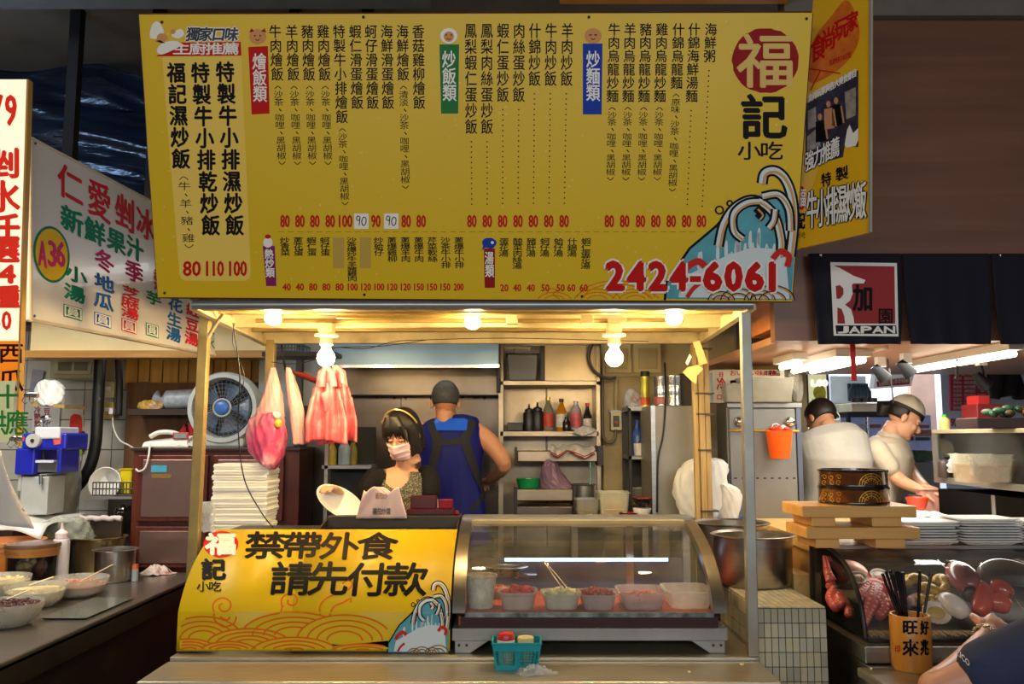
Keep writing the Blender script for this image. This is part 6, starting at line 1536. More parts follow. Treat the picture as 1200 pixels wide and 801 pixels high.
q = W(138, 596, 5.1); MB().tube([q+V(0, .1, 0), q+V(0, .0, .0), q+V(0, -.03, -.05)], .014, 10).obj('tap', CHROME, sk_, smooth=True); MB().ball(q+V(.03, -.01, 0), (.028, .02, .028), 14, 8).obj('tap_handle', CHROME, sk_, smooth=True)
b = MB(); n_ = 14; b.tube([V(x0+(x1-x0)*(i/n_), 4.86, zr+.014+.004*math.sin(i*1.7)) for i in range(n_+1)], [.012+.005*abs(math.sin(i*1.3)) for i in range(n_+1)], 10)
tag(b.obj('rolled_towel', mat('towel_pinkish', (214, 200, 196), .9), smooth=True), 'rolled pinkish white towel along the sink rim', 'towel')

# ================================================================== SYRUP COUNTER
lc = thing('syrup_counter', V(-2.0, 3.5, 0), 'long dark fronted steel counter of the dessert stall, running away from the viewer', 'counter')
MB().box((-2.28, 2.2, 0), (-1.74, 4.82, .77)).obj('body', mat('dark_front', (42, 32, 30), .3, .2, .15), lc)
MB().box((-2.30, 2.18, .77), (-1.70, 4.84, .80)).obj('worktop', mat('counter_steel', (150, 142, 132), .28, .85, .1, 5, dirt=(110, 96, 76), dirt_amt=.3), lc, bevel=.005)
MB().box((-1.722, 2.18, .70), (-1.70, 4.84, .785)).obj('edge_band', mat('edge_dark', (64, 58, 54), .35, .6), lc)
SZ = .802
def on(px, py, r=0):      # centre of a round base whose nearest point shows at (px, py)
    q = WZ(px, py, SZ); return V(q.x, q.y+r, SZ)
brass_ = mat('orange_syrup', (206, 120, 40), .35, 0, .12); 
def jar(px, py, wpx, top, m, label, rimm, lidm=None, name='syrup_jar', spoon=False):
    q = WZ(px, py, SZ); r = wpx/2000*q.y*1.03; c = V(q.x, q.y+r, SZ); c.x = (px-600)/1000*c.y; h = hz(top, c.y)-SZ
    t = thing(name, c, label, 'jar')
    MB().lathe([(.001, 0), (r*.94, 0), (r*.97, .01), (r, h*.8)], c, 36).obj('body', m, t, smooth=True)
    MB().lathe([(r*1.0, h*.8), (r*1.03, h*.81), (r*1.03, h*.9), (r*1.06, h*.92), (r*1.06, h), (r*.95, h), (r*.93, h*.86), (.001, h*.84)], c, 36).obj('rim', rimm, t, smooth=True)
    if lidm:
        MB().lathe([(r*1.07, h), (r*1.09, h+.004), (r*1.07, h+.018), (r*.3, h+.024), (.001, h+.024)], c, 36, cap0=True).obj('lid', lidm, t, smooth=True)
    return t, c, r, h
jar(20, 694, 78, 632, brass_, 'large jar of orange syrup at the far left of the counter', mat('orange_rim', (196, 130, 70), .4))
t, c, r, h = jar(50, 696, 54, 640, mat('black_syrup', (24, 16, 14), .12, coat=.6), 'black syrup jar with a translucent brown lid', mat('amber_rim', (160, 110, 60), .3), mat('brown_clear_lid', (110, 84, 70), .25))
q = WZ(79, 690, SZ); c = V(q.x-.02, q.y+.06, SZ)
bottle((hx(79, c.y), c.y, SZ), .04, hz(612, c.y)-SZ, mat('frost_white', (214, 210, 214), .4), 'white squeeze bottle with a pinkish cap beside the black jar', nozzle=True, capm=mat('pink_white_cap', (236, 214, 210), .4), name='squeeze_bottle', neck=.3)
pot('steel_pot', on(121, 684, .12), .10, .16, 'steel pot with a dark inside behind the bowl of pink beans', STEEL, False, mat('dark_broth', (60, 50, 40), .3))
pot('wide_basin', on(102, 676, .12), .115, .20, 'wide brassy basin behind the squeeze bottle and the pot', mat('brassy_steel', (176, 156, 110), .3, .9), False, flare=1.15)
cb = film('clear_bowl', (206, 206, 196), .4, .15)
def cbowl(px, py, wpx, hh_, label, fcol, level, n, s, seed, name='glass_bowl', spoon=None, fmat=None):
    q = WZ(px, py, SZ); r = wpx/2000*(q.y+.08); c = V((px-600)/1000*(q.y+r*.7), q.y+r*.7, SZ)
    t = thing(name, c, label, 'bowl')
    MB().lathe([(.001, 0), (r*.62, 0), (r*.85, hh_*.3), (r*.98, hh_*.8), (r, hh_), (r*.985, hh_), (r*.965, hh_*.8), (r*.83, hh_*.3), (r*.6, .004), (.001, .004)], c, 36).obj('bowl', cb, t, smooth=True)
    k = level; fm_ = fmat or mat('food_%d_%d_%d' % fcol, fcol, .4, 0, .25, 40, bump=.2)
    b = MB(); b.lathe([(.001, .006), (r*.6, .006), (r*.82, hh_*.3), (r*.93, hh_*k), (r*.5, hh_*k+.006), (.001, hh_*k+.008)], c, 32)
    lumps(b, c+V(0, 0, hh_*k), r*.82, r*.82, n, s, seed, .012)
    b.obj('filling', fm_, t, smooth=True, kind='stuff')
    if spoon: MB().tube([c+V(*spoon[0]), c+V(*spoon[1])], .006, 8, flat=.5).obj('spoon', mat('bone_spoon', (226, 200, 150), .4), t, smooth=True)
    return t
cbowl(104, 702, 66, .085, 'clear bowl of pinkish beans with a pale spoon', (190, 130, 96), .62, 70, .011, 2, spoon=((.0, 0, .06), (.15, .02, .14)))
cbowl(56, 714, 66, .09, 'clear bowl of cream coloured paste with a white spoon, left of the pink beans', (226, 206, 150), .75, 12, .012, 3, spoon=((-.03, 0, .09), (.06, .03, .12)))
cbowl(14, 708, 66, .11, 'cream bowl partly cut off at the left behind the red beans', (222, 200, 140), .8, 12, .012, 5)
cbowl(24, 738, 78, .09, 'clear bowl heaped with dark red beans, nearest on the counter', (70, 34, 34), .85, 150, .009, 4, spoon=((0.0, 0, .10), (.07, .03, .13)))
# tray, tongs jar and cloth
q = WZ(150, 696, SZ); tag(MB().hexa([V(-1.93, 3.62, SZ), V(-1.76, 3.62, SZ), V(-1.76, 4.05, SZ), V(-1.93, 4.05, SZ)], [V(-1.94, 3.61, SZ+.006), V(-1.75, 3.61, SZ+.006), V(-1.75, 4.06, SZ+.006), V(-1.94, 4.06, SZ+.006)]).obj('cutting_tray', mat('glass_tray', (120, 124, 120), .15, .5)), 'flat greenish glass tray on the counter right of the pink beans', 'tray')
q = on(156, 681, .02); q.z += 0; t = thing('small_shaker', q, 'small clear bottle with an orange cap lying against the cloth', 'bottle'); MB().lathe([(.001, 0), (.016, 0), (.016, .06), (.001, .06)], q, 16).obj('body', film('clear_pet2', (200, 206, 210), .6), t, smooth=True); MB().lathe([(.001, .06), (.016, .06), (.014, .085), (.001, .085)], q, 16).obj('cap', mat('red_orange_cap', (216, 110, 60), .4), t, smooth=True)
q = on(178, 674, .05); crumple('dish_cloth', mat('cloth_pinkwhite', (222, 206, 196), .9, 0, .12, 14, dirt=(170, 70, 76), dirt_scale=22, dirt_amt=.8), q, .09, .06, .05, 14, 'crumpled white dish cloth with a red stripe at the far end of the counter', 'cloth')
# white cloth hanging at the left edge and skin-tone jar edge
def hc(u, v):
    x0 = hx(-60, 3.0); xr_ = hx(3+33*v**1.1, 3.0, 530+100*v)
    return (x0+(xr_-x0)*u, 3.0+.02*math.sin(10*u+4*v), hz(528+92*v-20*(1-u)*v, 3.0))
tag(MB().grid(hc, 16, 14).obj('hanging_cloth', mat('white_hanging_cloth', (226, 218, 210), .8, 0, .04), smooth=True, ang=180, solid=.004), 'white cloth hanging in a slant at the left edge of the picture', 'cloth')
# ================================================================== hanging pink bags
pinkf = film('pink_bag_film', (236, 130, 150), .72, .3); pinkd = film('pink_bag_dense', (226, 60, 110), .9, .35); pinkl = film('pink_bag_light', (248, 196, 190), .8, .3)
hyv = 3.98
bag('pink_bag', [(317, 323, 431), (313, 327, 445), (309, 331, 462), (303, 333, 478), (300, 334, 488)], hyv, .035, pinkl, 'upper stretched part of a long pink bag hanging by the fan', seed=41, wr=.01)
bag('filled_pink_bag', [(304, 330, 484), (294, 334, 494), (292, 336, 508), (293, 334, 522), (298, 330, 535), (308, 325, 545), (317, 322, 549)], hyv-.03, .06, mat('hot_pink_bag', (222, 84, 130), .35, 0, .45, 12, dirt=(244, 200, 200), dirt_scale=9, dirt_amt=.9), 'full hot pink bag hanging lowest, left of the takeout boxes', seed=42, wr=.012)
t = MB().ball(W(324, 486, hyv-.09), .018, 16, 10).obj('white_ball', mat('white_ball', (250, 244, 226), .4), smooth=True); tag(t, 'round white thing tucked into the full pink bag', 'ball')
t = MB().ball(W(326, 496, hyv-.09), (.02, .015, .02), 16, 10).obj('orange_ball', mat('orange_yellow', (240, 190, 70), .4), smooth=True); tag(t, 'small orange yellow thing just under the white ball', 'ball')
bag('pink_bag', [(335, 340, 431), (335, 346, 445), (337, 352, 465), (340, 356, 485), (342, 357, 505), (344, 357, 520)], hyv, .03, pinkl, 'narrow pale pink bag hanging between the full bag and the red shirt bags', seed=43, wr=.01)
redf = mat('red_pink_shirtbag', (230, 96, 104), .35, 0, .3, 16, stretch=(6, 1, 1), dirt=(250, 190, 186), dirt_scale=10, dirt_amt=.8)
def shirt(px0, px1, y, label, seed):
    b = MB()
    def f(u, v):
        cx = (px0+px1)/2; w_ = (px1-px0)/2*(.62+.38*min(1, v*1.6)); px = cx+(2*u-1)*w_; py = 450+68*v+3*math.sin(5*u+seed)+(4*abs(2*u-1)*(v < .2))
        return W(px, py, y+.018*math.sin(13*u+seed+2*v)+.008*math.sin(29*u+seed))
    b.grid(f, 34, 18)
    o = b.obj('shirt_bag', redf, smooth=True, ang=180, solid=.006); tag(o, label, 'plastic bags')
    cx = (px0+px1)/2; b = MB(); b.tube([W(cx-7, 453, y-.005), W(cx-5, 436, y-.005), W(cx, 430, y-.005), W(cx+5, 436, y-.005), W(cx+7, 453, y-.005)], [.022, .02, .012, .02, .022], 10, flat=.5); b.obj('bag_handle', redf, o, smooth=True)
    k = MB(); k.tube([W(cx-2, 460, y-.03), W(cx, 470, y-.034), W(cx-1, 482, y-.03)], [.02, .014, .006], 10, flat=.5); k.obj('knot', redf, o, smooth=True)
shirt(372, 418, 3.92, 'back bundle of red and white shirt bags under the left bulb', 1.3)
shirt(358, 407, 3.86, 'front bundle of red and white shirt bags under the left bulb', 2.7)
tag(MB().tube([W(343, 436, 4.02), W(356, 440, 4.04), W(372, 447, 4.05), W(388, 450, 4.05)], [.02, .045, .04, .02], 10, flat=.3).obj('red_cloth', mat('brick_red_cloth', (140, 34, 22), .8), smooth=True), 'brick red cloth slung between the hanging bags', 'cloth')
wire([(330, 404, 4.05), (334, 430, 4.02), (340, 450, 4.0), (348, 462, 3.99), (352, 478, 3.98)], r=.006, label='dark strap tying the pale pink bag to the rail')
# blue basket on top, left of hood
t = thing('wire_basket', W(329, 412, 4.6), 'flat blue wire basket on the partition, under the canopy edge', 'basket')
x0, x1, z0, z1 = hx(309, 4.6), hx(350, 4.6), hz(411, 4.6), hz(403, 4.6); b = MB()
for z in (z0, z1): b.tube([(x0, 4.6, z), (x1, 4.6, z), (x1, 4.8, z), (x0, 4.8, z), (x0, 4.6, z)], .005, 6)
for i in range(12): x = x0+(x1-x0)*i/11; b.tube([(x, 4.6, z1), (x, 4.6, z0), (x, 4.8, z0), (x, 4.8, z1)], .003, 5)
b.obj('wires', mat('dark_blue_wire', (70, 90, 110), .4), t)
tag(MB().box((hx(305, 4.6), 4.58, z0-.03), (hx(392, 4.6), 4.82, z0-.006)).obj('overhead_shelf', DARK), 'dark overhead shelf carrying the flat blue wire basket', 'shelf')
# low rack with bottles left of the woman
t = thing('low_rack', V(hx(400, 4.6), 4.6, 0), 'dark low rack with small bottles behind the red shirt bags', 'rack')
MB().box((hx(378, 4.6), 4.6, hz(549, 4.6)), (hx(436, 4.6), 4.8, hz(545, 4.6))).obj('shelf', DSTEEL, t); MB().box((hx(381, 4.6), 4.6, 0), (hx(385, 4.6), 4.62, hz(500, 4.6))).obj('upright', STEEL, t)
MB().box((hx(386, 4.75), 4.8, 0), (hx(440, 4.8), 4.82, hz(500, 4.8))).obj('back', mat('near_black', (24, 22, 22), .6), t)
zz = hz(545, 4.6)+.001
bottle((hx(390, 4.68), 4.68, zz), .024, .13, mat('yellow_sauce', (150, 130, 40), .3), 'yellowish bottle with a red cap on the low rack', capm=mat('red_cap', (206, 50, 30)))
bottle((hx(404, 4.68), 4.68, zz), .032, .15, mat('pale_blue_bottle', (130, 150, 170), .3), 'pale bottle with a blue cap on the low rack', capm=mat('blue_cap2', (60, 110, 200), .4))
bottle((hx(414, 4.72), 4.72, zz), .024, .14, mat('olive_bottle', (120, 110, 30), .3), 'olive green bottle on the low rack, nearest the woman')
# ================================================================== SUSHI STALL: noren
NY = 3.39
nav = mat('navy_cloth', (15, 16, 30), .9, 0, .1, 30)
nor = thing('noren_curtain', V(2.0, NY, hz(403, NY)), 'navy split shop curtain with a red and white emblem below the brown cladding', 'curtain')
ncut = [(958, 1066), (1068.5, 1171.5), (1175, 1290)]
zt_, zb_ = hz(297, NY), hz(403, NY)
for i, (a, c) in enumerate(ncut):
    def nf(u, v, a=a, c=c, i=i):
        wl = 4.5*max(0, (v-.40)/.60)**1.5 if i else -5*(v)*.9
        wr_ = 4.5*max(0, (v-.40)/.60)**1.5 if i < 2 else 0
        px = (a+wl)+((c-wr_)-(a+wl))*u if i else (a+5*v)+((c-wr_)-(a+5*v))*u
        return (hx(px, NY), NY+.006*math.sin(20*u+3*i)*v, zt_+(zb_-zt_)*v)
    MB().grid(nf, 24, 20).obj('cloth_panel', nav, nor, smooth=True, ang=180, solid=.004)
MB().cyl((hx(957, NY), NY+.015, zt_-.004), (hx(1290, NY), NY+.015, zt_-.004), .006, n=8).obj('rod', DARK, nor)
for px in (962, 1172): MB().ball(W(px, 299, NY-.008), .008, 10, 8).obj('pin', CHROME, nor, smooth=True)
nh2 = plane_hit((0, NY-.009, 0), (0, 1, 0)); w_ = MB(); r_ = MB(); k_ = MB(); n2 = MB(); w3 = MB()
blob(w_, [(973, 307), (1051, 308), (1053, 394), (977, 393)], nh2, 0)
blob(r_, [(978, 311), (1048, 312), (1049, 379), (981, 379)], nh2, .001)
blob(w3, [(976, 311), (984, 314), (1000, 323), (1014, 328), (1012, 332), (1000, 332), (998, 334), (999, 344), (996, 352), (990, 357), (997, 362), (1000, 372), (1001, 379), (978, 379)], nh2, .002)
blob(r_, [(979, 335), (984, 334), (988, 338), (988, 345), (984, 350), (980, 350)], nh2, .003); blob(r_, [(981, 360), (986, 362), (989, 370), (990, 379), (981, 379)], nh2, .003)
row(k_, '加', 1000, 335, 1022, 364, nh2, .0035, .9); row(k_, '口', 1018, 344, 1030, 357, nh2, .0035, .6) if 0 else None
row(k_, '園', 1029, 362, 1046, 379, nh2, .0035, .3)
blob(n2, [(979, 381), (1050, 381), (1051, 391), (980, 391)], nh2, .001); row(w3, 'JAPAN', 981, 382.5, 1049, 390, nh2, .002, .6, gap=.1)
w_.obj('white_print', WINK, nor); r_.obj('red_print', mat('crimson_print', (156, 36, 40), .7, 0, .05), nor); k_.obj('black_lettering', INK, nor); n2.obj('navy_band', nav, nor); w3.obj('white_lettering', WINK, nor)
tag(MB().box((hx(1008, 3.5), 3.56, hz(446, 3.56)), (hx(1014, 3.5), 3.565, hz(398, 3.56))).obj('red_ribbon', mat('red_ribbon', (190, 24, 20), .6)), 'narrow red ribbon hanging below the emblem of the navy curtain', 'ribbon')
# fluorescent fittings under the soffit
ZS_ = hz(398, YW); tubm = mat('fluorescent_tube', (255, 250, 235), .3, 0, 0, emit=9, ecol=(255, 244, 220))
def fitting(p0, p1, label, w_=.10, nt=2):
    p0 = V(*p0); p1 = V(*p1); t = thing('ceiling_lamp', (p0+p1)/2, label, 'lamp')
    MB().hexa([V(p0.x-w_/2, p0.y, ZS_-.035), V(p0.x+w_/2, p0.y, ZS_-.035), V(p1.x+w_/2, p1.y, ZS_-.035), V(p1.x-w_/2, p1.y, ZS_-.035)],
              [V(p0.x-w_/2, p0.y, ZS_-.001), V(p0.x+w_/2, p0.y, ZS_-.001), V(p1.x+w_/2, p1.y, ZS_-.001), V(p1.x-w_/2, p1.y, ZS_-.001)]).obj('housing', WHITE, t)
    for k in range(nt):
        dx = (k-(nt-1)/2)*w_*.6; MB().cyl(V(p0.x+dx, p0.y+.02, ZS_-.05), V(p1.x+dx, p1.y-.02, ZS_-.05), .014, n=12).obj('tube', tubm, t, smooth=True)
fitting((1.53, 3.80, 0), (1.53, 4.50, 0), 'double fluorescent lamp under the soffit behind the emblem', .16)
fitting((1.34, 3.95, 0), (1.34, 4.25, 0), 'short fluorescent lamp at the left end of the soffit', .07, 1)
fitting((2.08, 3.50, 0), (2.08, 4.40, 0), 'long fluorescent lamp under the soffit over the prep cabinet', .06, 1)
blk_ = mat('lamp_black', (8, 8, 9), .6, spec=.2)
def spot(px, py, y, label):
    q = W(px, py, y); t = thing('spot_lamp', q, label, 'lamp')
    z1 = ZS_-.001
    MB().box((q.x-.02, y-.02, z1-.05), (q.x+.02, y+.02, z1)).obj('track_block', WHITE, t); MB().tube([(q.x, y, z1-.05), (q.x+.01, y, q.z+.04), q+V(0, 0, .02)], .007, 6).obj('stem', blk_, t)
    MB().tube([q+V(-.03, 0, .035), q+V(.02, -.01, -.03)], [.022, .034], 16).obj('shade', blk_, t, smooth=True)
spot(1032, 437, 4.2, 'black spot lamp hanging left, before the tilted white sign'); spot(1062, 432, 4.0, 'black spot lamp hanging in the middle, over the tilted white sign'); spot(1151, 447, 4.1, 'black spot lamp hanging before the red wall menu')
tag(MB().box((1.62, 3.7, ZS_-.012), (1.64, 4.9, ZS_-.001)).obj('lamp_rail', WHITE), 'thin white lamp rail under the soffit', 'rail')
wire([(1123, 405, 3.9), (1121, 440, 4.0), (1120, 442, 4.0)], r=.006, label='short dark rod hanging before the red wall menu', name='hanging_rod')
wire([(1040, 420, 4.3), (1044, 445, 4.3), (1047, 472, 4.3)], r=.004, label='thin black cord hanging over the cook with the cap')
rag('plastic_sheet', 1082, 1146, 403, 418, 4.3, film('warm_film', (214, 196, 160), .6, .3), 'crumpled clear plastic tucked up behind the soffit lamps', seed=9, cat='plastic sheet')
# ------------------------------------------------------------------ far shop
YQ = 6.6
def far(name, px0, px1, py0, py1, y, d, m, label=None, cat=None, parent=None, bevel=.003):
    o = MB().box((hx(px0, y), y, hz(py1, y)), (hx(px1, y), y+d, hz(py0, y))).obj(name, m, parent, bevel=bevel)
    if cat: tag(o, label, cat)
    return o
t = thing('lit_poster', W(961, 475, YQ), 'lit poster with white letters and yellow fruit above the bent cook', 'poster')
far('poster_frame', 946, 974, 432, 478, YQ, .06, mat('frame_blue_black', (24, 36, 60), .4), parent=t); far('poster_face', 950, 971, 437, 474, YQ-.01, .01, mat('poster_face', (196, 196, 150), .4, 0, .3, 20, emit=.6, ecol=(220, 216, 170)), parent=t, bevel=0)
h_ = plane_hit((0, YQ-.012, 0), (0, 1, 0)); b = MB(); row(b, 'LOO', 951, 445, 970, 452, h_, .002, .8); b.obj('white_lettering', mat('lit_white', (250, 250, 250), .4, emit=.8), t)
b = MB(); blob(b, [(955, 454), (964, 452), (968, 460), (965, 468), (957, 468), (953, 461)], h_, .001, True); b.obj('fruit_print', mat('yellow_fruit', (190, 180, 30), .5, 0, .4, 25), t)
b = MB(); rr = random.Random(4)
for k in range(9): x = 951+k*2.2; blob(b, [(x, 473), (x+1, 466-rr.random()*3), (x+2, 473)], h_, .0015)
b.obj('people_print', BLACK, t)
t = thing('drinks_fridge', W(996, 530, YQ), 'bright glass fridge with bottles in the shop behind the cooks', 'fridge')
far('cabinet', 976, 1018, 440, 790, YQ+.05, .4, mat('fridge_white', (200, 212, 220), .4, emit=.25), parent=t); far('dark_shelf', 997, 1017, 449, 470, YQ+.02, .03, mat('bottle_dark', (40, 52, 74), .4, 0, .5, 30), parent=t)
for k in range(5):
    q = W(1000+k*4, 469, YQ-.02); MB().lathe([(.001, 0), (.035, 0), (.035, .07), (.014, .11), (.014, .13), (.001, .13)], q, 12).obj('bottle', mat('far_bottle', (60, 76, 96), .2), t, smooth=True)
for k in range(4): far('glass_shelf', 977, 1017, 472+k*14, 473+k*14, YQ+.0, .05, WHITE, parent=t, bevel=0)
for k in range(6): q = W(980+k*6, 486, YQ+.02); MB().box(q, q+V(.03, .03, .05)).obj('carton', mat('far_carton_%d' % (k % 3), [(196, 120, 90), (120, 150, 180), (210, 210, 190)][k % 3], .5), t)
t = thing('display_counter', W(1050, 545, 6.1), 'low chilled display counter with blue lit inside behind the cook in a cap', 'display counter')
far('frame', 994, 1075, 482, 488, 6.1, .4, BLACK, parent=t); far('frame_post', 994, 998, 488, 545, 6.1, .03, BLACK, parent=t); far('frame_post', 1017, 1020, 488, 545, 6.1, .03, CHROME, parent=t)
far('inside', 998, 1092, 486, 560, 6.3, .2, mat('blue_lit_inside', (104, 116, 170), .4, 0, .5, 6, emit=.18, ecol=(150, 160, 210)), parent=t); far('top', 1000, 1058, 472, 482, 6.1, .4, mat('cream_top', (226, 220, 196), .5), parent=t)
for k in range(5):
    for j in range(3): far('tray', 1000+k*19, 1014+k*19, 497+j*15, 501+j*15, 6.22, .05, mat('far_food_%d' % ((k+j) % 3), [(206, 196, 190), (150, 90, 80), (90, 110, 90)][(k+j) % 3], .5), parent=t)
far('base', 1055, 1098, 541, 800, 6.0, .3, mat('grey_base', (120, 130, 136), .5), parent=t); far('plinth', 996, 1056, 545, 800, 6.12, .2, BLACK, parent=t); far('tray', 1072, 1098, 503, 511, 5.95, .2, mat('trayfood', (150, 100, 90), .5, 0, .4, 30), parent=t); far('tray', 1070, 1098, 528, 540, 5.95, .2, mat('green_food', (50, 80, 60), .5, 0, .4, 30), parent=t)
for k, (px, w2) in enumerate(((1004, 6), (1014, 7), (1022, 4))):
    q = W(px, 471, 6.05); tag(MB().cyl(q, q+V(0, 0, .03), .035, n=14).obj('small_dish', mat('dish_dark', (80, 50, 50), .4), smooth=True), ['leftmost dark dish on the cream display top', 'middle dark dish on the cream display top', 'rightmost dark dish on the cream display top'][k], 'dish')
t = thing('tilted_sign', W(1050, 456, 5.6), 'white light box sign with a red band tilted above the cook in a cap', 'sign')
q4 = [W(1024, 455, 5.6), W(1068, 452, 5.6), W(1079, 412, 5.6), (W(1030, 410, 5.6))]
[MB().cyl(q4[k]+V(0, .04, 0), V(q4[k].x, q4[k].y+.04, 3.6), .006, n=6).obj('hanging_wire', BLACK, t) for k in (2, 3)]
MB().hexa(q4, [p+V(0, .08, 0) for p in q4]).obj('panel', mat('sign_bluewhite', (206, 212, 224), .4, emit=.2), t, bevel=.004)
h_ = plane_hit((0, 5.59, 0), (0, 1, 0)); b = MB(); blob(b, [(1027, 447), (1066, 441), (1066, 450), (1028, 453)], h_); b.obj('red_band', mat('band_red', (200, 50, 70), .5), t); b = MB(); row(b, '精緻日本料理', 1030, 444, 1064, 450, h_, .003, .2, slope=-.13); b.obj('white_lettering', WINK, t)
b = MB(); row(b, '壽司海鮮', 1033, 420, 1072, 436, h_, .003, .2); b.obj('grey_lettering', mat('soft_red_ink', (150, 80, 90), .6), t)
t = thing('wall_menu', W(1137, 481, 6.88), 'red wall menu with rows of white writing on the white wall', 'menu')
MB().hexa([W(1114, 481, 6.88), W(1161, 480, 6.88), W(1158, 430, 6.88), W(1113, 434, 6.88)], [p+V(0, .015, 0) for p in (W(1114, 481, 6.88), W(1161, 480, 6.88), W(1158, 430, 6.88), W(1113, 434, 6.88))]).obj('sheet', mat('menu_red', (206, 56, 72), .5), t)
h_ = plane_hit((0, 6.87, 0), (0, 1, 0)); w_ = MB(); y_ = MB(); rr = random.Random(8)
pool = '生魚片鮭鮪握壽司蝦卵花鰻手卷味噌湯蒸蛋燒烤沙拉定食大盛飯鯛海膽貝'
row(y_, '今日特選菜單', 1120, 434, 1154, 440, h_, .001, .2)
for i in range(8):
    x = 1117
    for n_ in (3, 4, 3):
        if rr.random() < .85: row(w_, ''.join(rr.choice(pool) for _ in range(n_)), x, 441.5+i*4.9, x+n_*3.4, 445+i*4.9, h_, .001)
        x += n_*3.4+2.5
w_.obj('white_lettering', WINK, t); y_.obj('yellow_lettering', mat('yellow_ink', (226, 190, 60), .5), t)
b = MB(); h2 = plane_hit((0, 6.89, 0), (0, 1, 0)); row(b, '927', 1114, 490, 1127, 499, h2, .002, .5); b2 = MB(); row(b2, '綠見', 1130, 493, 1140, 500, h2, .002, .4)
o = b.obj('wall_lettering', mat('scrawl_red', (170, 70, 90), .6)); tag(o, 'red hand painted number low on the white wall', 'lettering'); o['kind'] = 'stuff'
o = b2.obj('wall_lettering', mat('scrawl_blue', (60, 70, 90), .6)); tag(o, 'small dark handwriting beside the red number on the white wall', 'lettering'); o['kind'] = 'stuff'
q = hz(470, 5.6)
o = MB().grid(lambda u, v: (hx(1163+40*u, 5.6), 5.6+.03*math.sin(14*u+3*v), hz(424+42*v+2*math.sin(9*u), 5.6)), 16, 10).obj('dark_coat', mat('black_coat', (30, 28, 32), .9), smooth=True, ang=180, solid=.02); tag(o, 'dark coat hanging at the right edge above the red containers', 'coat')
wire([(1160, 420, 5.61), (1180, 421, 5.61), (1230, 422, 5.61)], r=.008, label='dark clothes rail at the right edge of the picture', name='clothes_rail')

# ------------------------------------------------------------------ prep cabinet with glass (along the right)
px_ = 2.18; pz = 1.345; pz2 = hz(503, 4.4)
pc = thing('prep_cabinet', V(px_+.2, 4.0, 0), 'dark prep cabinet with a glass shelf box running along the right edge', 'cabinet')
MB().box((px_, 3.53, 0), (px_+.5, 4.42, pz-.06)).obj('body', mat('black_cabinet', (9, 9, 10), .7, spec=.1), pc)
MB().box((px_-.01, 3.28, pz-.03), (px_+.5, 4.44, pz)).obj('shelf', DSTEEL, pc, bevel=.003); MB().box((px_-.01, 3.28, pz2-.02), (px_+.5, 4.44, pz2)).obj('top', mat('cream_steel', (190, 180, 150), .4, .4), pc, bevel=.003)
MB().box((px_-.01, 4.40, pz), (px_+.03, 4.44, pz2-.02)).obj('post', DSTEEL, pc); MB().box((px_, 3.32, pz), (px_+.004, 4.40, pz2-.02)).obj('glass_pane', CLEAR, pc)
MB().box((px_-.004, 3.9, 0.4), (px_, 3.93, pz-.06)).obj('door_edge', DSTEEL, pc)
bag('clear_bag', [(1135, 1142, 512), (1126, 1152, 522), (1118, 1160, 532), (1114, 1166, 543), (1116, 1164, 553)], 4.25, .06, film('clear_bag_r', (226, 226, 224), .65, .25), 'clear plastic bag inside the glass shelf box of the prep cabinet', seed=61)
def sbx(px0, px1, py0, y, d, label, fcol, level): return boxtub(px0, px1, py0, y, d, pz+.001, label, film('clear_tub_r', (226, 226, 206), .3, .25), fcol, level)
sbx(1133, 1190, 532, 3.75, .18, 'clear tub of pinkish grey food in the glass shelf box', (170, 130, 116), .6)
t = bottle((hx(1108, 4.3), 4.33, pz), .03, .10, mat('dark_pepper', (60, 50, 46), .4), 'dark pepper jar at the left end of the glass shelf box', capm=BLACK, neck=.2)
t = bottle((hx(1110, 4.36), 4.38, pz2), .026, .075, mat('seasoning', (206, 180, 110), .4), 'small jar with a bright green lid on top of the prep cabinet', capm=mat('green_lid', (60, 190, 40), .4), neck=.3)
tag(MB().box((hx(1168, 4.1), 4.1, pz+.1), (hx(1176, 4.1), 4.13, pz+.19)).box((hx(1168, 4.1), 4.1, pz), (hx(1168, 4.1)+.01, 4.13, pz+.1)).obj('yellow_card', mat('bright_yellow', (236, 206, 20), .5)), 'bright yellow card on a stick inside the glass shelf box', 'card')
dred = mat('dark_red_crate', (110, 24, 30), .4)
t = thing('red_crate', V(2.45, 4.2, pz2), 'dark red plastic crate on top of the prep cabinet', 'crate'); MB().box((hx(1147, 4.2), 4.2, pz2+.001), (hx(1185, 4.2), 4.35, hz(466, 4.2)-.03)).obj('crate', dred, t, bevel=.005); MB().box((hx(1147, 4.2)+.02, 4.22, hz(466, 4.2)-.03), (hx(1165, 4.2), 4.33, hz(463, 4.2))).obj('packets', mat('red_packets', (176, 40, 40), .4), t)
tag(MB().box((hx(1146, 3.7), 3.7, pz2+.001), (hx(1230, 3.7), 3.88, hz(489, 3.7))).obj('dark_tray', mat('dark_brown_tray', (50, 34, 34), .4), bevel=.004), 'long dark brown tray at the front of the prep cabinet top', 'tray')
b = lumps(MB(), (hx(1190, 3.8), 3.8, hz(486, 3.8)), .12, .05, 24, .022, 6, .05); o = b.obj('vegetables', mat('dark_green_veg', (30, 70, 40), .5, 0, .5, 20, dirt=(170, 30, 30), dirt_scale=14, dirt_amt=.8), smooth=True); tag(o, 'heap of dark green vegetables with red bits on the dark tray', 'vegetables'); o['kind'] = 'stuff'

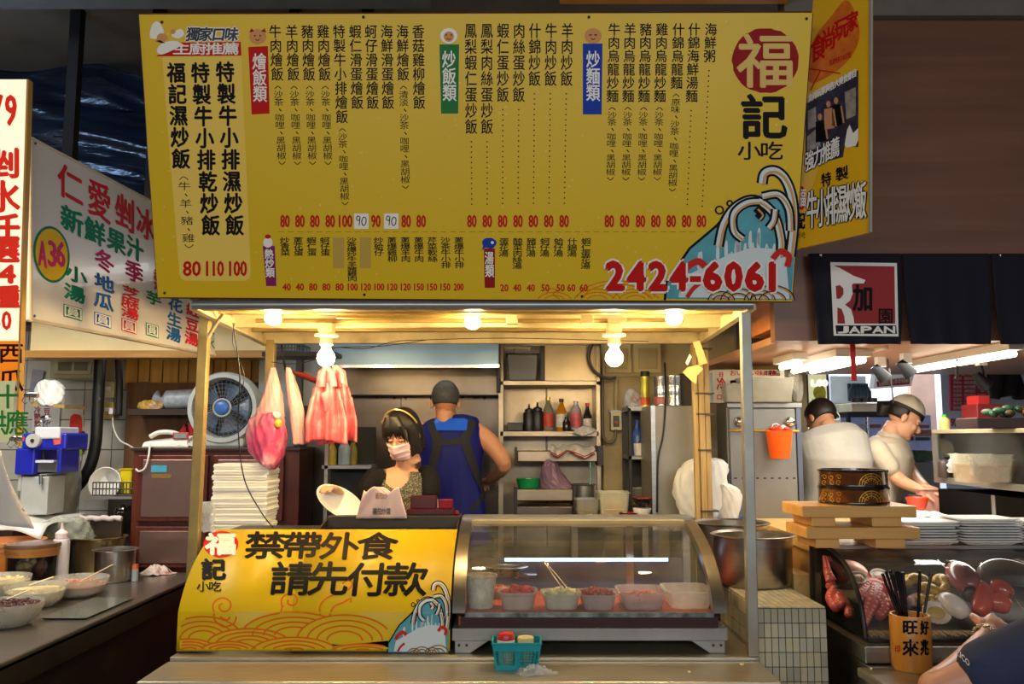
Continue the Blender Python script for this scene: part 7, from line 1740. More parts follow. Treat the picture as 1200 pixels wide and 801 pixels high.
# ------------------------------------------------------------------ work counter of the sushi stall
WZc = 1.13
wc = thing('sushi_work_counter', V(1.7, 4.0, 0), 'pale wooden work counter behind the seafood case', 'counter')
pw_ = wood('pale_wood', (206, 164, 92), (226, 188, 120), 2.5, .45, 'Y')
MB().box((1.24, 3.50, 0), (2.15, 4.46, WZc-.05)).obj('body', mat('counter_pale', (180, 140, 84), .5), wc); MB().box((1.22, 3.48, WZc-.05), (2.165, 4.475, WZc)).obj('worktop', pw_, wc, bevel=.004)
t = thing('wood_step', V(1.27, 3.7, 0), 'low pale wooden box between the big pots and the seafood case', 'box')
MB().box((1.135, 3.52, 0), (1.20, 3.9, 1.0)).obj('lower_board', pw_, t, bevel=.004); MB().box((1.135, 3.9, 0), (1.20, 4.27, 1.10)).obj('rear_board', pw_, t, bevel=.004)
bd = thing('cutting_board', V(1.95, 4.15, WZc), 'white cutting board under the hands of the cook in a cap', 'cutting board')
MB().box((1.78, 4.0, WZc+.001), (2.13, 4.42, WZc+.04)).obj('board', mat('white_board', (220, 216, 206), .5), bd, bevel=.006)
crumple('wrapped_fish', mat('wrap_white', (226, 220, 206), .5, 0, .1), V(1.93, 4.1, WZc+.041), .13, .05, .03, 71, 'pale wrapped food lying on the white cutting board', 'food')
q = V(2.05, 4.38, WZc+.041); bowl(q, .055, .07, mat('orange_red_bowl', (226, 70, 40), .4), 'orange red bowl beside the hands of the cook in a cap')
q = V(hx(1086, 4.46), 4.47, WZc+.001); t = thing('pink_tub', q, 'pinkish tub behind the orange red bowl', 'tub'); rtub(MB(), q, .1, .06, .12, .07, .15, r=.3).obj('tub', mat('pink_white_tub', (220, 160, 140), .4), t, smooth=True)
tag(MB().box((hx(1062, 4.47), 4.44, WZc+.001), (hx(1076, 4.47), 4.49, WZc+.12)).obj('grey_canister', mat('grey_can', (70, 66, 62), .4), bevel=.004), 'dark grey canister left of the pinkish tub', 'canister')
# rolled white cloth and black mesh mat
tag(MB().tube([(1.62, 3.82, WZc+.035), (1.9, 3.8, WZc+.033), (2.14, 3.78, WZc+.033)], [.03, .032, .03], 14).obj('rolled_cloth', mat('white_roll', (232, 226, 214), .8), smooth=True), 'rolled white cloth lying along the work counter', 'cloth')
tag(MB().box((1.46, 3.74, WZc+.001), (1.66, 3.9, WZc+.012)).obj('black_mat', mat('black_mesh', (34, 34, 36), .5, 0, .6, 90)), 'black rubber mat left of the rolled white cloth', 'mat')

# ------------------------------------------------------------------ geta boards and lacquered tubs
CXL, CYF, CYB, CZB, CZT = 1.19, 2.95, 3.47, .85, 1.142
gw = wood('board_wood', (206, 150, 74), (230, 180, 104), 2.5, .4, 'X')
def geta(px0, px1, pyt, pyb, zfoot, label):
    y = 3.17; z0 = zfoot; t = thing('sushi_board', V(hx((px0+px1)/2, y), y+.12, z0), label, 'board')
    x0, x1 = hx(px0, y), hx(px1, y); th = .042
    MB().box((x0, y, z0+.034), (x1, y+.24, z0+.034+th)).obj('deck', gw, t, bevel=.004)
    for a, c in ((.09, .30), (.62, .88)):
        MB().box((x0+(x1-x0)*a, y+.015, z0), (x0+(x1-x0)*c, y+.225, z0+.034)).obj('foot', gw, t, bevel=.003)
    return z0+.034+th
z1 = geta(941, 1073, 607, 630, CZT+.0015, 'lower pale wooden serving board on the seafood case')
z2 = geta(937, 1070, 583, 605, z1+.001, 'upper pale wooden serving board under the two lacquered tubs')
lac = mat('gold_brown_lacquer', (120, 66, 22), .22, .35, .5, 9, dirt=(24, 14, 12), dirt_scale=9, dirt_amt=.9, coat=.8); lacb = mat('black_lacquer'  , (26, 18, 18), .25)
def oke(zb, r, h, label):
    c = V(hx(997, 3.30), 3.30, zb); t = thing('sushi_tub', c, label, 'tub')
    MB().lathe([(.001, 0), (r*.98, 0), (r, .004), (r, h*.86), (r*1.015, h*.9), (r*1.015, h), (r*.95, h), (r*.93, h*.4), (.001, h*.36)], c, 48).obj('tub', lac, t, smooth=True)
    MB().lathe([(r*1.016, h*.88), (r*1.02, h*.89), (r*1.02, h+.002), (r*.95, h+.002), (r*.945, h-.006)], c, 48).obj('black_rim', lacb, t, smooth=True)
    MB().lathe([(r*1.003, .0), (r*1.008, .002), (r*1.008, .008), (r*1.003, .01)], c, 48).obj('foot_ring', lacb, t, smooth=True)
    # painted fans and scrolls, lying on the round wall
    def ch(px, py, lift=0.0):
        d = ray(px, py); R = r*1.002+lift; ax, ay = c.x, c.y
        A = d.x**2+d.y**2; B = -2*(d.x*ax+d.y*ay); Cc = ax*ax+ay*ay-R*R; D = B*B-4*A*Cc
        s_ = (-B-math.sqrt(max(0, D)))/(2*A); return CAM+d*s_
    ch.curved = True
    g = MB(); cy = W(997, 500, c.y-r); py1 = lambda f: 511+(CAMZ-(zb+h*f))/(c.y-r)*1000
    yc = py1(.12); H_ = py1(.12)-py1(.8)
    for k in (1, .78, .56): stroke(g, [(1021+14*k*math.cos(a), yc-H_*k*math.sin(a)) for a in [PI*q/12 for q in range(13)]], .8, ch, .0008)
    for k in range(1, 6): a = PI*k/6; stroke(g, [(1021+5*math.cos(a), yc-H_*.35*math.sin(a)), (1021+14*math.cos(a), yc-H_*math.sin(a))], .6, ch, .0008)
    for cx, s1 in ((966, 1), (974, -1), (983, 1)):
        for q in (.25, .7): stroke(g, swirl(cx, yc-H_*q, 3.2, 1.1, s1, q*5), .8, ch, .0008)
    g.obj('gold_print', mat('gold_paint', (222, 170, 60), .3, .6, 0), t)
    return zb+h
z3 = oke(z2+.001, .127, .062, 'lower lacquered sushi tub with painted gold fans'); oke(z3+.002, .125, .062, 'upper lacquered sushi tub with a black rim and painted gold fans')
# stacks of clear tray lids right of the boards, on the case
tl = film('clear_tray', (250, 250, 246), .8, .2)
first = None; n = 0
for sx_, nn in ((1.56, 8), (1.80, 9), (2.04, 8)):
    for k in range(nn):
        p = V(sx_+rr.uniform(-.008, .008), 3.33+rr.uniform(-.006, .006), CZT+.002+k*.010)
        if first is None:
            first = thing('plastic_tray', p, 'x', 'tray', 'clear plastic trays stacked on the seafood case'); rtub(MB(), p, .18, .13, .215, .165, .018, t=.001, n=4, r=.12).obj('tray', tl, first, smooth=True); o = first
        else: o = copy_tree(first, p, rz=rr.uniform(-.04, .04))
        o['label'] = ('lowest ' if k == 0 else 'topmost ' if k == nn-1 else 'inner ')+{1.56: 'clear plastic tray of the left stack, next to the wooden boards', 1.80: 'clear plastic tray of the middle stack on the seafood case', 2.04: 'clear plastic tray of the right stack on the seafood case'}[sx_]

# ------------------------------------------------------------------ seafood case
sc = thing('seafood_case', V(1.85, 3.2, CZB), 'glass seafood case with black edged curved glass on the steel base, at the right', 'display case')
CXR = 2.75
P2 = catmull([(2.965, .875), (2.975, .94), (3.01, 1.01), (3.08, 1.075), (3.18, 1.12), (3.30, 1.135)], 5)
MB().rings([[V(x, y, z) for y, z in P2] for x in (CXL+.01, CXR)], closed=False).obj('curved_glass', GLASS, sc, smooth=True, ang=180)
MB().rings([[V(x, y, z) for y, z in [(3.46, .875)]+P2+[(3.46, 1.135)]] for x in (CXL, CXL+.004)]).obj('end_glass', CLEAR, sc)
MB().tube([V(CXL, y, z) for y, z in P2], .008, 8).obj('black_edge', BLACK, sc, smooth=True)
MB().box((CXL-.006, 3.45, CZB), (CXL+.012, 3.47, CZT)).obj('rear_post', BLACK, sc); MB().box((CXL-.008, 3.28, 1.128), (CXL+.008, 3.47, CZT-.001)).obj('top_edge', BLACK, sc)
MB().box((CXL, 3.28, 1.128), (CXR, 3.475, CZT)).obj('top_plate', STEEL, sc, bevel=.003); MB().box((CXL, 3.46, CZB), (CXR, 3.475, 1.128)).obj('back_panel', mat('case_back', (60, 56, 52), .4, .4, .2), sc)
MB().box((CXL-.01, CYF, CZB-.055), (CXR, 3.48, CZB)).obj('base_rail', STEEL, sc, bevel=.004); MB().box((CXL, CYF+.02, CZB), (CXR, 3.46, CZB+.006)).obj('deck', mat('case_deck', (70, 60, 44), .5, 0, .3, 20), sc)
bedn = V(0, -.11, .40).normalized(); bedp = V(0, 3.02, .872)
MB().hexa([(CXL+.02, 2.985, .857), (CXR-.01, 2.985, .857), (CXR-.01, 3.44, .857), (CXL+.02, 3.44, .857)], [(CXL+.02, 2.985, .866), (CXR-.01, 2.985, .866), (CXR-.01, 3.44, .985), (CXL+.02, 3.44, .985)]).obj('ice_bed', mat('black_tray_bed', (40, 36, 34), .4, 0, .4, 20), sc)
b = MB(); rr = random.Random(9)
for i in range(150):
    x = CXL+.03+i*.0098; b.tube([(x, 3.03, .885), (x+rr.uniform(-.003, .003), 2.985, .878+rr.uniform(-.002, .004))], .0035, 4)
b.obj('straw_fringe', mat('straw', (150, 120, 40), .6, 0, .4, 20), sc, kind='stuff')
base_ = thing('sushi_base_counter', V(1.9, 3.0, 0), 'stainless base counter with a serving shelf below the seafood case', 'counter')
MB().box((1.185, 2.92, 0), (2.76, 3.47, CZB-.058)).obj('body', STEEL, base_, bevel=.004)
MB().box((1.15, 2.25, .755), (2.76, 2.95, .785)).obj('shelf', STEELH, base_, bevel=.006); MB().box((1.16, 2.4, 0), (1.19, 2.9, .755)).obj('side_panel', DSTEEL, base_); MB().box((1.3, 2.55, 0), (2.7, 2.9, .755)).obj('front_panel', DARK, base_)
def BED(px, py, lift=0.0):
    d = ray(px, py); t = (bedp+bedn*lift-CAM).dot(bedn)/d.dot(bedn); return CAM+d*t
octm = mat('octopus_pink', (196, 84, 78), .35, 0, .25, 18, bump=.1, coat=.15); suc = mat('sucker_pink', (226, 150, 136), .4)
oc = thing('octopus', BED(1010, 705), 'boiled pink octopus with sucker covered arms at the left of the seafood case', 'octopus')
def arm(pts, r0, r1, side=1):
    P_ = [BED(x, y, l) for x, y, l in catmull(pts, 7)]; n = len(P_); R_ = [r0+(r1-r0)*(i/(n-1))**.8 for i in range(n)]
    o = MB().tube(P_, R_, 14).obj('arm', octm, oc, smooth=True, ang=180); b = MB()
    acc = 0
    for i in range(1, n-1):
        acc += (P_[i]-P_[i-1]).length
        if acc < R_[i]*.62: continue
        acc = 0; t = (P_[i+1]-P_[i-1]).normalized(); up = V(-.1, -.75, .55)
        s_ = t.cross(up).normalized(); f_ = s_.cross(t).normalized()
        if f_.dot(V(0, -1, .4)) < 0: f_ = -f_
        for k in (-1, 1):
            c = P_[i]+f_*R_[i]*.86+s_*k*R_[i]*.48; rr_ = R_[i]*.27
            b.tube([c-f_*rr_*.3, c+f_*rr_*.6], [rr_, rr_*.75], 8)
    b.obj('suckers', suc, o, smooth=True, kind='stuff')
MB().ball(BED(1022, 690, .04), (.055, .05, .045), 20, 14).obj('body', octm, oc, smooth=True)
arm([(1022, 688, .055), (1008, 700, .055), (998, 712, .04), (994, 722, .02)], .03, .014)
arm([(1026, 690, .06), (1022, 706, .055), (1016, 720, .035), (1012, 731, .02)], .032, .014)
arm([(1010, 682, .06), (994, 684, .05), (982, 690, .04), (974, 700, .03), (980, 712, .02)], .034, .018)
arm([(1000, 696, .05), (990, 694, .05), (984, 700, .045), (988, 710, .03)], .028, .02)
arm([(1030, 682, .06), (1040, 688, .055), (1046, 698, .05), (1044, 710, .04)], .03, .02)
arm([(1014, 680, .065), (1000, 676, .06), (986, 680, .055), (972, 688, .045)], .028, .018)
arm([(974, 680, .10), (970, 670, .12), (968, 660, .13), (966, 652, .14)], .02, .008)
arm([(1030, 700, .05), (1036, 712, .04), (1030, 722, .03)], .028, .016)
sqw = mat('squid_white', (232, 220, 206), .3, 0, .06, coat=.4); sqp = mat('squid_pink', (206, 140, 130), .3, 0, .3, 14, coat=.4)
def sausage(name, pts, r, m, label, cat, n=14):
    P_ = [BED(x, y, l) for x, y, l in catmull(pts, 6)]; k = len(P_)
    o = MB().tube(P_, [r*math.sin(PI*(.12+.76*i/(k-1)))**.6 for i in range(k)], n).obj(name, m, smooth=True, ang=180); return tag(o, label, cat)
sausage('squid', [(976, 668, .07), (990, 666, .08), (1004, 670, .08), (1014, 676, .07)], .036, mat('squid_peach', (226, 176, 156), .3, 0, .15, 12, coat=.4), 'pale peach squid body behind the octopus arms', 'squid')
def shell(px, py, l, r, label, m, inner, tilt=60, cat='shell', rz=0):
    c = BED(px, py, l); R_ = Matrix.Rotation(rz, 3, 'Z') @ Matrix.Rotation(math.radians(tilt), 3, 'X'); t = thing('seashell', c, label, cat)
    def sf(u, v, k=1.0):
        a = 2*PI*u; q = v*r*(1+.03*math.sin(20*a))*k; return c+R_ @ V(q*math.cos(a), q*math.sin(a)*.85, -.3*r*(1-v*v))
    MB().grid(sf, 48, 6).obj('shell', m, t, smooth=True, ang=180, solid=.004); MB().ball(c+R_ @ V(0, 0, -.1*r), (r*.62, r*.5, r*.2), 16, 8, R_).obj('meat', inner, t, smooth=True)
shm = mat('shell_grey', (150, 140, 124), .4, 0, .3, 20); olv = mat('shell_olive', (150, 140, 70), .3, 0, .2)
shell(1006, 676, .085, .035, 'olive lined shell half beside the peach squid', shm, olv, 40); shell(1031, 673, .08, .036, 'grey shell half behind the black chopsticks', shm, mat('meat_grey', (180, 170, 160), .3), 40)
shell(1098, 717, .035, .05, 'open white scallop shell with yellow meat, right of the bamboo cup', mat('shell_white', (226, 216, 200), .35), mat('yellow_meat', (200, 170, 90), .3), 55)
sausage('squid', [(1104, 700, .06), (1114, 706, .06), (1124, 714, .05), (1130, 722, .03)], .036, sqw, 'glossy white squid lying before the gold spotted crab', 'squid')
sausage('squid', [(1088, 706, .02), (1078, 702, .03), (1066, 704, .03)], .026, mat('fish_pink_slice', (226, 180, 166), .3, coat=.4), 'pale pink fish piece half hidden behind the bamboo cup', 'fish')
gold = mat('gold_spotted', (200, 160, 60), .35, 0, .6, 30, dirt=(70, 50, 24), dirt_scale=30, dirt_amt=.9, bump=.4, coat=.4)
cr = thing('crab', BED(1085, 690), 'gold spotted crab with bent claws in the middle of the seafood case', 'crab')
MB().ball(BED(1092, 692, .06), (.05, .035, .026), 20, 12, Matrix.Rotation(.5, 3, 'Y')).obj('carapace', gold, cr, smooth=True)
for k, pts in enumerate(([(1088, 684, .07), (1076, 676, .09), (1066, 680, .085), (1062, 686, .07)], [(1096, 684, .07), (1102, 676, .09), (1108, 684, .08), (1106, 694, .06)], [(1094, 700, .05), (1084, 704, .05), (1078, 700, .05)], [(1098, 700, .05), (1094, 708, .04), (1084, 710, .035)], [(1080, 680, .08), (1070, 676, .07), (1060, 682, .05)])):
    MB().tube([BED(*p) for p in catmull(pts, 5)], [.014+.006*abs(math.sin(i*.6)) for i in range(5*(len(pts)-1)+1)], 10).obj('claw' if k < 2 else 'leg', gold, cr, smooth=True)
sausage('squid', [(1118, 668, .10), (1126, 674, .11), (1134, 684, .10), (1138, 694, .08)], .052, mat('dark_pink_skin', (170, 96, 90), .28, 0, .35, 12, coat=.5), 'dark pink squid tube with an open end, right of the crab', 'squid')
tag(MB().ball(BED(1138, 696, .085), (.034, .014, .03), 18, 10).obj('squid_opening', mat('dark_inside', (70, 40, 40), .4), smooth=True), 'dark opening ringed with white at the end of the squid tube', 'squid')
orr = mat('orange_red_flesh', (214, 76, 50), .28, 0, .3, 12, coat=.5)
for k, (pts, lab) in enumerate((([(1146, 684, .10), (1152, 694, .09), (1150, 708, .06), (1146, 718, .04)], 'orange red octopus piece beside the dark squid tube'), ([(1160, 688, .09), (1172, 690, .09), (1184, 700, .07)], 'upper orange red octopus piece over the customer hand'), ([(1158, 706, .06), (1170, 706, .06), (1184, 712, .05)], 'lower orange red octopus piece just above the customer hand'))):
    sausage('octopus_piece', pts, .036, orr, lab, 'octopus')
sausage('fish_fillet', [(1150, 672, .12), (1170, 668, .13), (1200, 674, .12), (1220, 680, .10)], .045, mat('grey_fillet', (150, 150, 146), .25, 0, .2, coat=.5), 'pale grey fish wrapped in film at the right of the seafood case', 'fish')
for k, (a, c) in enumerate((((1098, 656), (1130, 690)), ((1150, 660), (1215, 730)))):
    tag(MB().tube([BED(a[0], a[1], .13), BED(c[0], c[1], .06)], .004, 6).obj('divider_rod', CLEAR if 0 else CHROME), ['thin divider rod left of the dark squid tube', 'long divider rod sloping over the orange octopus'][k], 'rod')
# bamboo cup and chopsticks
SZ2 = .785
cc = V(W(1067, 745, 2.93).x, 2.93, SZ2+.001); rC = .064; hC = .175
bamb = wood('bamboo', (188, 122, 40), (214, 150, 62), 2, .35, 'Z')
t = thing('bamboo_cup', cc, 'bamboo cup with brush writing, holding black chopsticks', 'cup')
MB().lathe([(.001, 0), (rC, 0), (rC, hC-.004), (rC-.002, hC), (rC-.009, hC), (rC-.011, .02), (.001, .02)], cc, 40).obj('cup', bamb, t, smooth=True)
def cyh(px, py, lift=0.0):
    d = ray(px, py); R = rC+.0006+lift; A = d.x**2+d.y**2; B = -2*(d.x*cc.x+d.y*cc.y); Cc = cc.x**2+cc.y**2-R*R; D = B*B-4*A*Cc
    return CAM+d*((-B-math.sqrt(max(0, D)))/(2*A))
b = MB(); row(b, '旺', 1058, 727, 1075, 743, cyh, 0, .7); row(b, '來', 1058, 750, 1076, 768, cyh, 0, .7)
row(b, '好', 1079, 728, 1088, 743, cyh, 0, .7); row(b, '兆', 1079, 750, 1088, 767, cyh, 0, .7); b.obj('lettering', INK, t)
b = MB(); row(b, '印', 1049, 756, 1055, 764, cyh, 0, .2); b.obj('seal_print', RED, t)
bkc = mat('black_chopstick', (14, 14, 16), .25)
ends = [(1034, 672), (1038, 669), (1043, 668), (1050, 668), (1054, 669), (1058, 670), (1046, 672), (1078, 668), (1091, 671)]
rr = random.Random(3)
labs = ['chopstick furthest to the left in the bamboo cup', 'second chopstick from the left in the bamboo cup', 'third chopstick from the left in the bamboo cup', 'middle chopstick of the tight bunch in the bamboo cup', 'chopstick on the right side of the bunch, second last', 'rightmost chopstick of the tight bunch in the bamboo cup', 'shorter chopstick at the back of the tight bunch', 'single upright chopstick right of the bunch', 'chopstick furthest to the right, leaning outward']
for k, (px, py) in enumerate(ends):
    s = (k-4)/5; bx = cc.x+.022+.002*(k-8); a = V(bx if k >= 7 else cc.x+.01-.002*k, cc.y-.01+.003*k, SZ2+.024); e = W(px, py, 2.93+.02*(k % 3-1))
    d_ = e-a; hit_r = V(d_.x, d_.y, 0)
    tag(MB().tube([a, e], [.0035, .0055], 8).obj('chopstick', bkc, smooth=True), 'black '+labs[k], 'chopstick')['group'] = 'black chopsticks in the bamboo cup'
tag(MB().hexa([V(1.46, 2.80, SZ2+.001), V(1.60, 2.78, SZ2+.001), V(1.62, 2.90, SZ2+.001), V(1.47, 2.92, SZ2+.001)], [V(1.46, 2.80, SZ2+.004), V(1.60, 2.78, SZ2+.004), V(1.62, 2.90, SZ2+.004), V(1.47, 2.92, SZ2+.004)]).obj('paper_napkin', WHITE), 'white paper napkin on the steel shelf right of the bamboo cup', 'napkin')
# ================================================================== PEOPLE
def remesh(mb, name, m, parent, vox=.006, smooth_it=4, cut=None, label=None, thick=0):
    me = bpy.data.meshes.new('tmp'); me.from_pydata(mb.v, [], mb.f)
    bm = bmesh.new(); bm.from_mesh(me); bmesh.ops.recalc_face_normals(bm, faces=bm.faces); bm.to_mesh(me); bm.free()
    o = bpy.data.objects.new('tmp', me); COL.objects.link(o)
    r = o.modifiers.new('r', 'REMESH'); r.mode = 'VOXEL'; r.voxel_size = vox
    s = o.modifiers.new('s', 'SMOOTH'); s.iterations = smooth_it; s.factor = .5
    dg = bpy.context.evaluated_depsgraph_get(); me2 = bpy.data.meshes.new_from_object(o.evaluated_get(dg))
    bpy.data.objects.remove(o); bpy.data.meshes.remove(me)
    if cut:
        bm = bmesh.new(); bm.from_mesh(me2); bmesh.ops.delete(bm, geom=[f for f in bm.faces if cut(f.calc_center_median())], context='FACES'); bm.to_mesh(me2); bm.free()
    me2.name = name; o0 = ORG[parent.name]; tree = BVHTree.FromPolygons([v.co for v in me2.vertices], [tuple(p.vertices) for p in me2.polygons])
    for v in me2.vertices: v.co -= o0
    me2.materials.clear(); me2.materials.append(m); me2.polygons.foreach_set('use_smooth', [True]*len(me2.polygons)); me2.update()
    ob = bpy.data.objects.new(name, me2); COL.objects.link(ob); ob.parent = parent; ORG[ob.name] = o0
    if thick: md = ob.modifiers.new('t', 'SOLIDIFY'); md.thickness = thick; md.offset = 1
    if label: ob['label'] = label
    return ob, tree
def frame(f, up):
    f = Vector(f).normalized(); up = Vector(up); r = f.cross(up).normalized(); u = r.cross(f).normalized()
    return Matrix((r, f, u)).transposed()          # columns: right, forward, up
def torso(mb, path, right, prof, grow=0.0, n=28):
    """path: points from pelvis to neck base; prof: (t, half width, half depth)"""
    P_ = [Vector(p) for p in catmull([tuple(p) for p in path], 8)]; right = Vector(right).normalized(); rs = []
    for t, w_, d_ in prof:
        i = t*(len(P_)-1); k = min(int(i), len(P_)-2); c = P_[k].lerp(P_[k+1], i-k); tg_ = (P_[k+1]-P_[k]).normalized()
        fw = tg_.cross(right).normalized(); rt = fw.cross(tg_).normalized()
        rs.append([c+rt*(w_+grow)*math.copysign(abs(math.cos(a))**.85, math.cos(a))+fw*(d_+grow)*math.copysign(abs(math.sin(a))**.85, math.sin(a)) for a in [2*PI*j/n for j in range(n)]])
    return mb.rings(rs)
WTP = [(0, .16, .11), (.2, .13, .095), (.4, .125, .09), (.62, .145, .105), (.78, .15, .10), (.88, .135, .078), (.95, .09, .058), (1.0, .045, .045)]
TP = [(0, .16, .11), (.2, .145, .10), (.4, .14, .10), (.62, .16, .115), (.78, .17, .11), (.9, .15, .085), (.97, .09, .06), (1.0, .055, .055)]
def limb(mb, pts, rad, n=14, grow=0.0):
    q = catmull([tuple(Vector(p))+(r,) for p, r in zip(pts, rad)], 6)
    mb.tube([p[:3] for p in q], [p[3]+grow for p in q], n)
    for e in (q[0], q[-1]): mb.ball(e[:3], e[3]+grow, 12, 8)
    return mb
def hand(mb, wrist, f, nrm_, thumb, curl=.5, s=1.0, spread=.0):
    wrist = Vector(wrist); f = Vector(f).normalized(); nrm_ = Vector(nrm_); nrm_ = (nrm_-f*nrm_.dot(f)).normalized(); sd = f.cross(nrm_).normalized()*thumb
    R_ = Matrix((sd, f, nrm_)).transposed()
    mb.ball(wrist+f*.045*s, (.038*s, .052*s, .016*s), 16, 10, R_); mb.ball(wrist+f*.012*s, (.026*s, .03*s, .018*s), 14, 8, R_)
    for i, ln in enumerate((.92, 1.05, 1.0, .8)):
        off = (1.5-i)*.0185*s; p = wrist+f*.082*s+sd*off; ang = 0; pts = [p-f*.02*s, p]
        for L_, k in ((.034, .6), (.024, 1.0), (.02, .8)):
            ang += curl*k; d_ = f*math.cos(ang)+nrm_*math.sin(ang)+sd*spread*(1.5-i)*.1; p = p+d_.normalized()*L_*s*ln; pts.append(p)
        mb.tube(pts, [.0085*s, .0088*s, .008*s, .0075*s, .006*s], 10); mb.ball(pts[-1], .0062*s, 8, 6)
    p = wrist+f*.02*s+sd*.026*s; pts = [p]
    for L_, d_ in ((.034, sd*.75+f*.6+nrm_*.3), (.028, sd*.35+f*.85+nrm_*.5), (.022, f*.9+nrm_*.6)):
        p = p+d_.normalized()*L_*s; pts.append(p)
    mb.tube(pts, [.013*s, .0115*s, .0095*s, .007*s], 10); mb.ball(pts[-1], .0072*s, 8, 6)
    return mb
def head(mb, c, R_, s=1.0, nose=1.0):
    T = lambda x, y, z: Vector(c)+R_ @ (V(x, y, z)*s)
    mb.ball(T(0, -.012, .03), (.074*s, .093*s, .088*s), 24, 16, R_); mb.ball(T(0, .02, -.04), (.058*s, .068*s, .075*s), 20, 14, R_)
    mb.ball(T(0, .066, -.096), (.022*s, .02*s, .018*s), 14, 10, R_); mb.ball(T(0, .03, -.085), (.048*s, .05*s, .03*s), 16, 10, R_)
    mb.tube([T(0, .078, .012), T(0, .094, -.012), T(0, .106, -.034)], [.007*s, .009*s, .013*s*nose], 10); mb.ball(T(0, .100, -.038), (.016*s, .012*s, .01*s), 12, 8, R_)
    for k in (-1, 1):
        mb.ball(T(k*.076, -.012, -.012), (.010*s, .019*s, .032*s), 12, 10, R_); mb.ball(T(k*.034, .062, -.03), (.022*s, .022*s, .022*s), 12, 8, R_); mb.ball(T(k*.03, .074, .016), (.02*s, .012*s, .008*s), 12, 8, R_)
    mb.tube([T(0, -.03, -.06), T(0, -.035, -.13), T(0, -.035, -.16)], [.05*s, .047*s, .055*s], 16)
    return T
def eyes(T, R_, par, s=1.0, closed=True, browm=None):
    lash = MB(); brow = MB(); wh = MB()
    for k in (-1, 1):
        wh.ball(T(k*.03, .0745, .0), (.014*s, .010*s, .007*s), 14, 8, R_)
        z = -.004 if closed else .004
        lash.tube([T(k*.016, .0855, z), T(k*.03, .0875, z-.003 if closed else z+.003), T(k*.044, .080, z)], .0022*s, 6)
        brow.tube([T(k*.014, .088, .026), T(k*.03, .089, .031), T(k*.048, .078, .026)], [.003*s, .0036*s, .0018*s], 6)
    wh.obj('eyes', par[1] if closed else WHITE, par[0], smooth=True); lash.obj('eyelashes', par[2], par[0]); brow.obj('eyebrows', par[2], par[0], smooth=True)
def hair_shell(T_c, R_, s, fn, m, par, name='hair', n=48, mm=32):
    b = MB()
    def f(u, v):
        a = 2*PI*u; e = -PI/2+PI*v; d = V(math.cos(e)*math.sin(a), math.cos(e)*math.cos(a), math.sin(e))   # a=0 is forward
        return Vector(T_c)+R_ @ (fn(d, a, e)*s)
    b.grid(f, n, mm); return b.obj(name, m, par, smooth=True, ang=180)
def drape(tree, pts, w_, off=.006):
    out = []; 
    for (x, y) in catmull(pts, 8):
        d = ray(x, y).normalized(); loc, nrm_, i, dist = tree.ray_cast(CAM, d)
        if loc is None: continue
        if nrm_.dot(d) > 0: nrm_ = -nrm_
        out.append((loc, nrm_))
    L_ = []
    for i, (p, n_) in enumerate(out):
        t = out[min(i+1, len(out)-1)][0]-out[max(0, i-1)][0]; s_ = t.cross(n_).normalized()*w_/2
        row_ = []
        for k in (-1, -.33, .33, 1):
            q = p+s_*k; l2, n2, _, dd = tree.ray_cast(q+n_*.05, -n_)
            row_.append((l2 if l2 is not None and (l2-q).length < .06 else q)+n_*off)
        L_.append(row_)
    b = MB()
    if len(L_) > 1: b.rings(L_, closed=False)
    return b
skin = mat('skin_warm', (224, 170, 132), .45, 0, .04, 6, sss=.08); skin2 = mat('skin_tan', (196, 140, 104), .45, 0, .05, 6, sss=.08); skin3 = mat('skin_light', (232, 190, 158), .45, 0, .04, sss=.08)
hairb = mat('hair_black', (24, 17, 14), .5, 0, .3, 30, stretch=(1, 1, .1), bump=.2); hairg = mat('hair_grey_short', (62, 64, 62), .6, 0, .3, 60)
def legs(mb, hipL, hipR, zfloor, fw, grow=0.0, bent=0):
    for h in (hipL, hipR):
        h = Vector(h); k = V(h.x, h.y, (h.z+zfloor)/2+.02)+fw*.02; a = V(h.x, h.y, zfloor+.08)
        limb(mb, [h, k, a], [.085, .058, .042], grow=grow)
def shoes(par, hips, zf, fw, m):
    for h in hips:
        c = Vector((h.x, h.y, zf)); R_ = frame(fw, (0, 0, 1)); MB().ball(c+R_ @ V(0, .05, .04), (.045, .12, .04), 16, 10, R_).obj('shoe', m, par, smooth=True)
dark_tr = mat('dark_trousers', (34, 34, 40), .8); shoe_m = mat('dark_shoes', (24, 22, 22), .5)
def duck(x0, x1, y0, y1, h, label):
    t = thing('duckboard', V((x0+x1)/2, (y0+y1)/2, 0), label, 'duckboard')
    n = int((y1-y0)/.1)
    for k in range(n): MB().box((x0, y0+k*.1, h-.02), (x1, y0+k*.1+.085, h)).obj('slat', pw_, t)
    for x in (x0+.05, x1-.07): MB().box((x, y0, 0), (x+.03, y1, h-.02)).obj('bearer', pw_, t)
ZFL = .09
duck(-.95, .35, 4.03, 4.85, ZFL, 'wooden duckboard on the floor behind the counter under the man and woman')

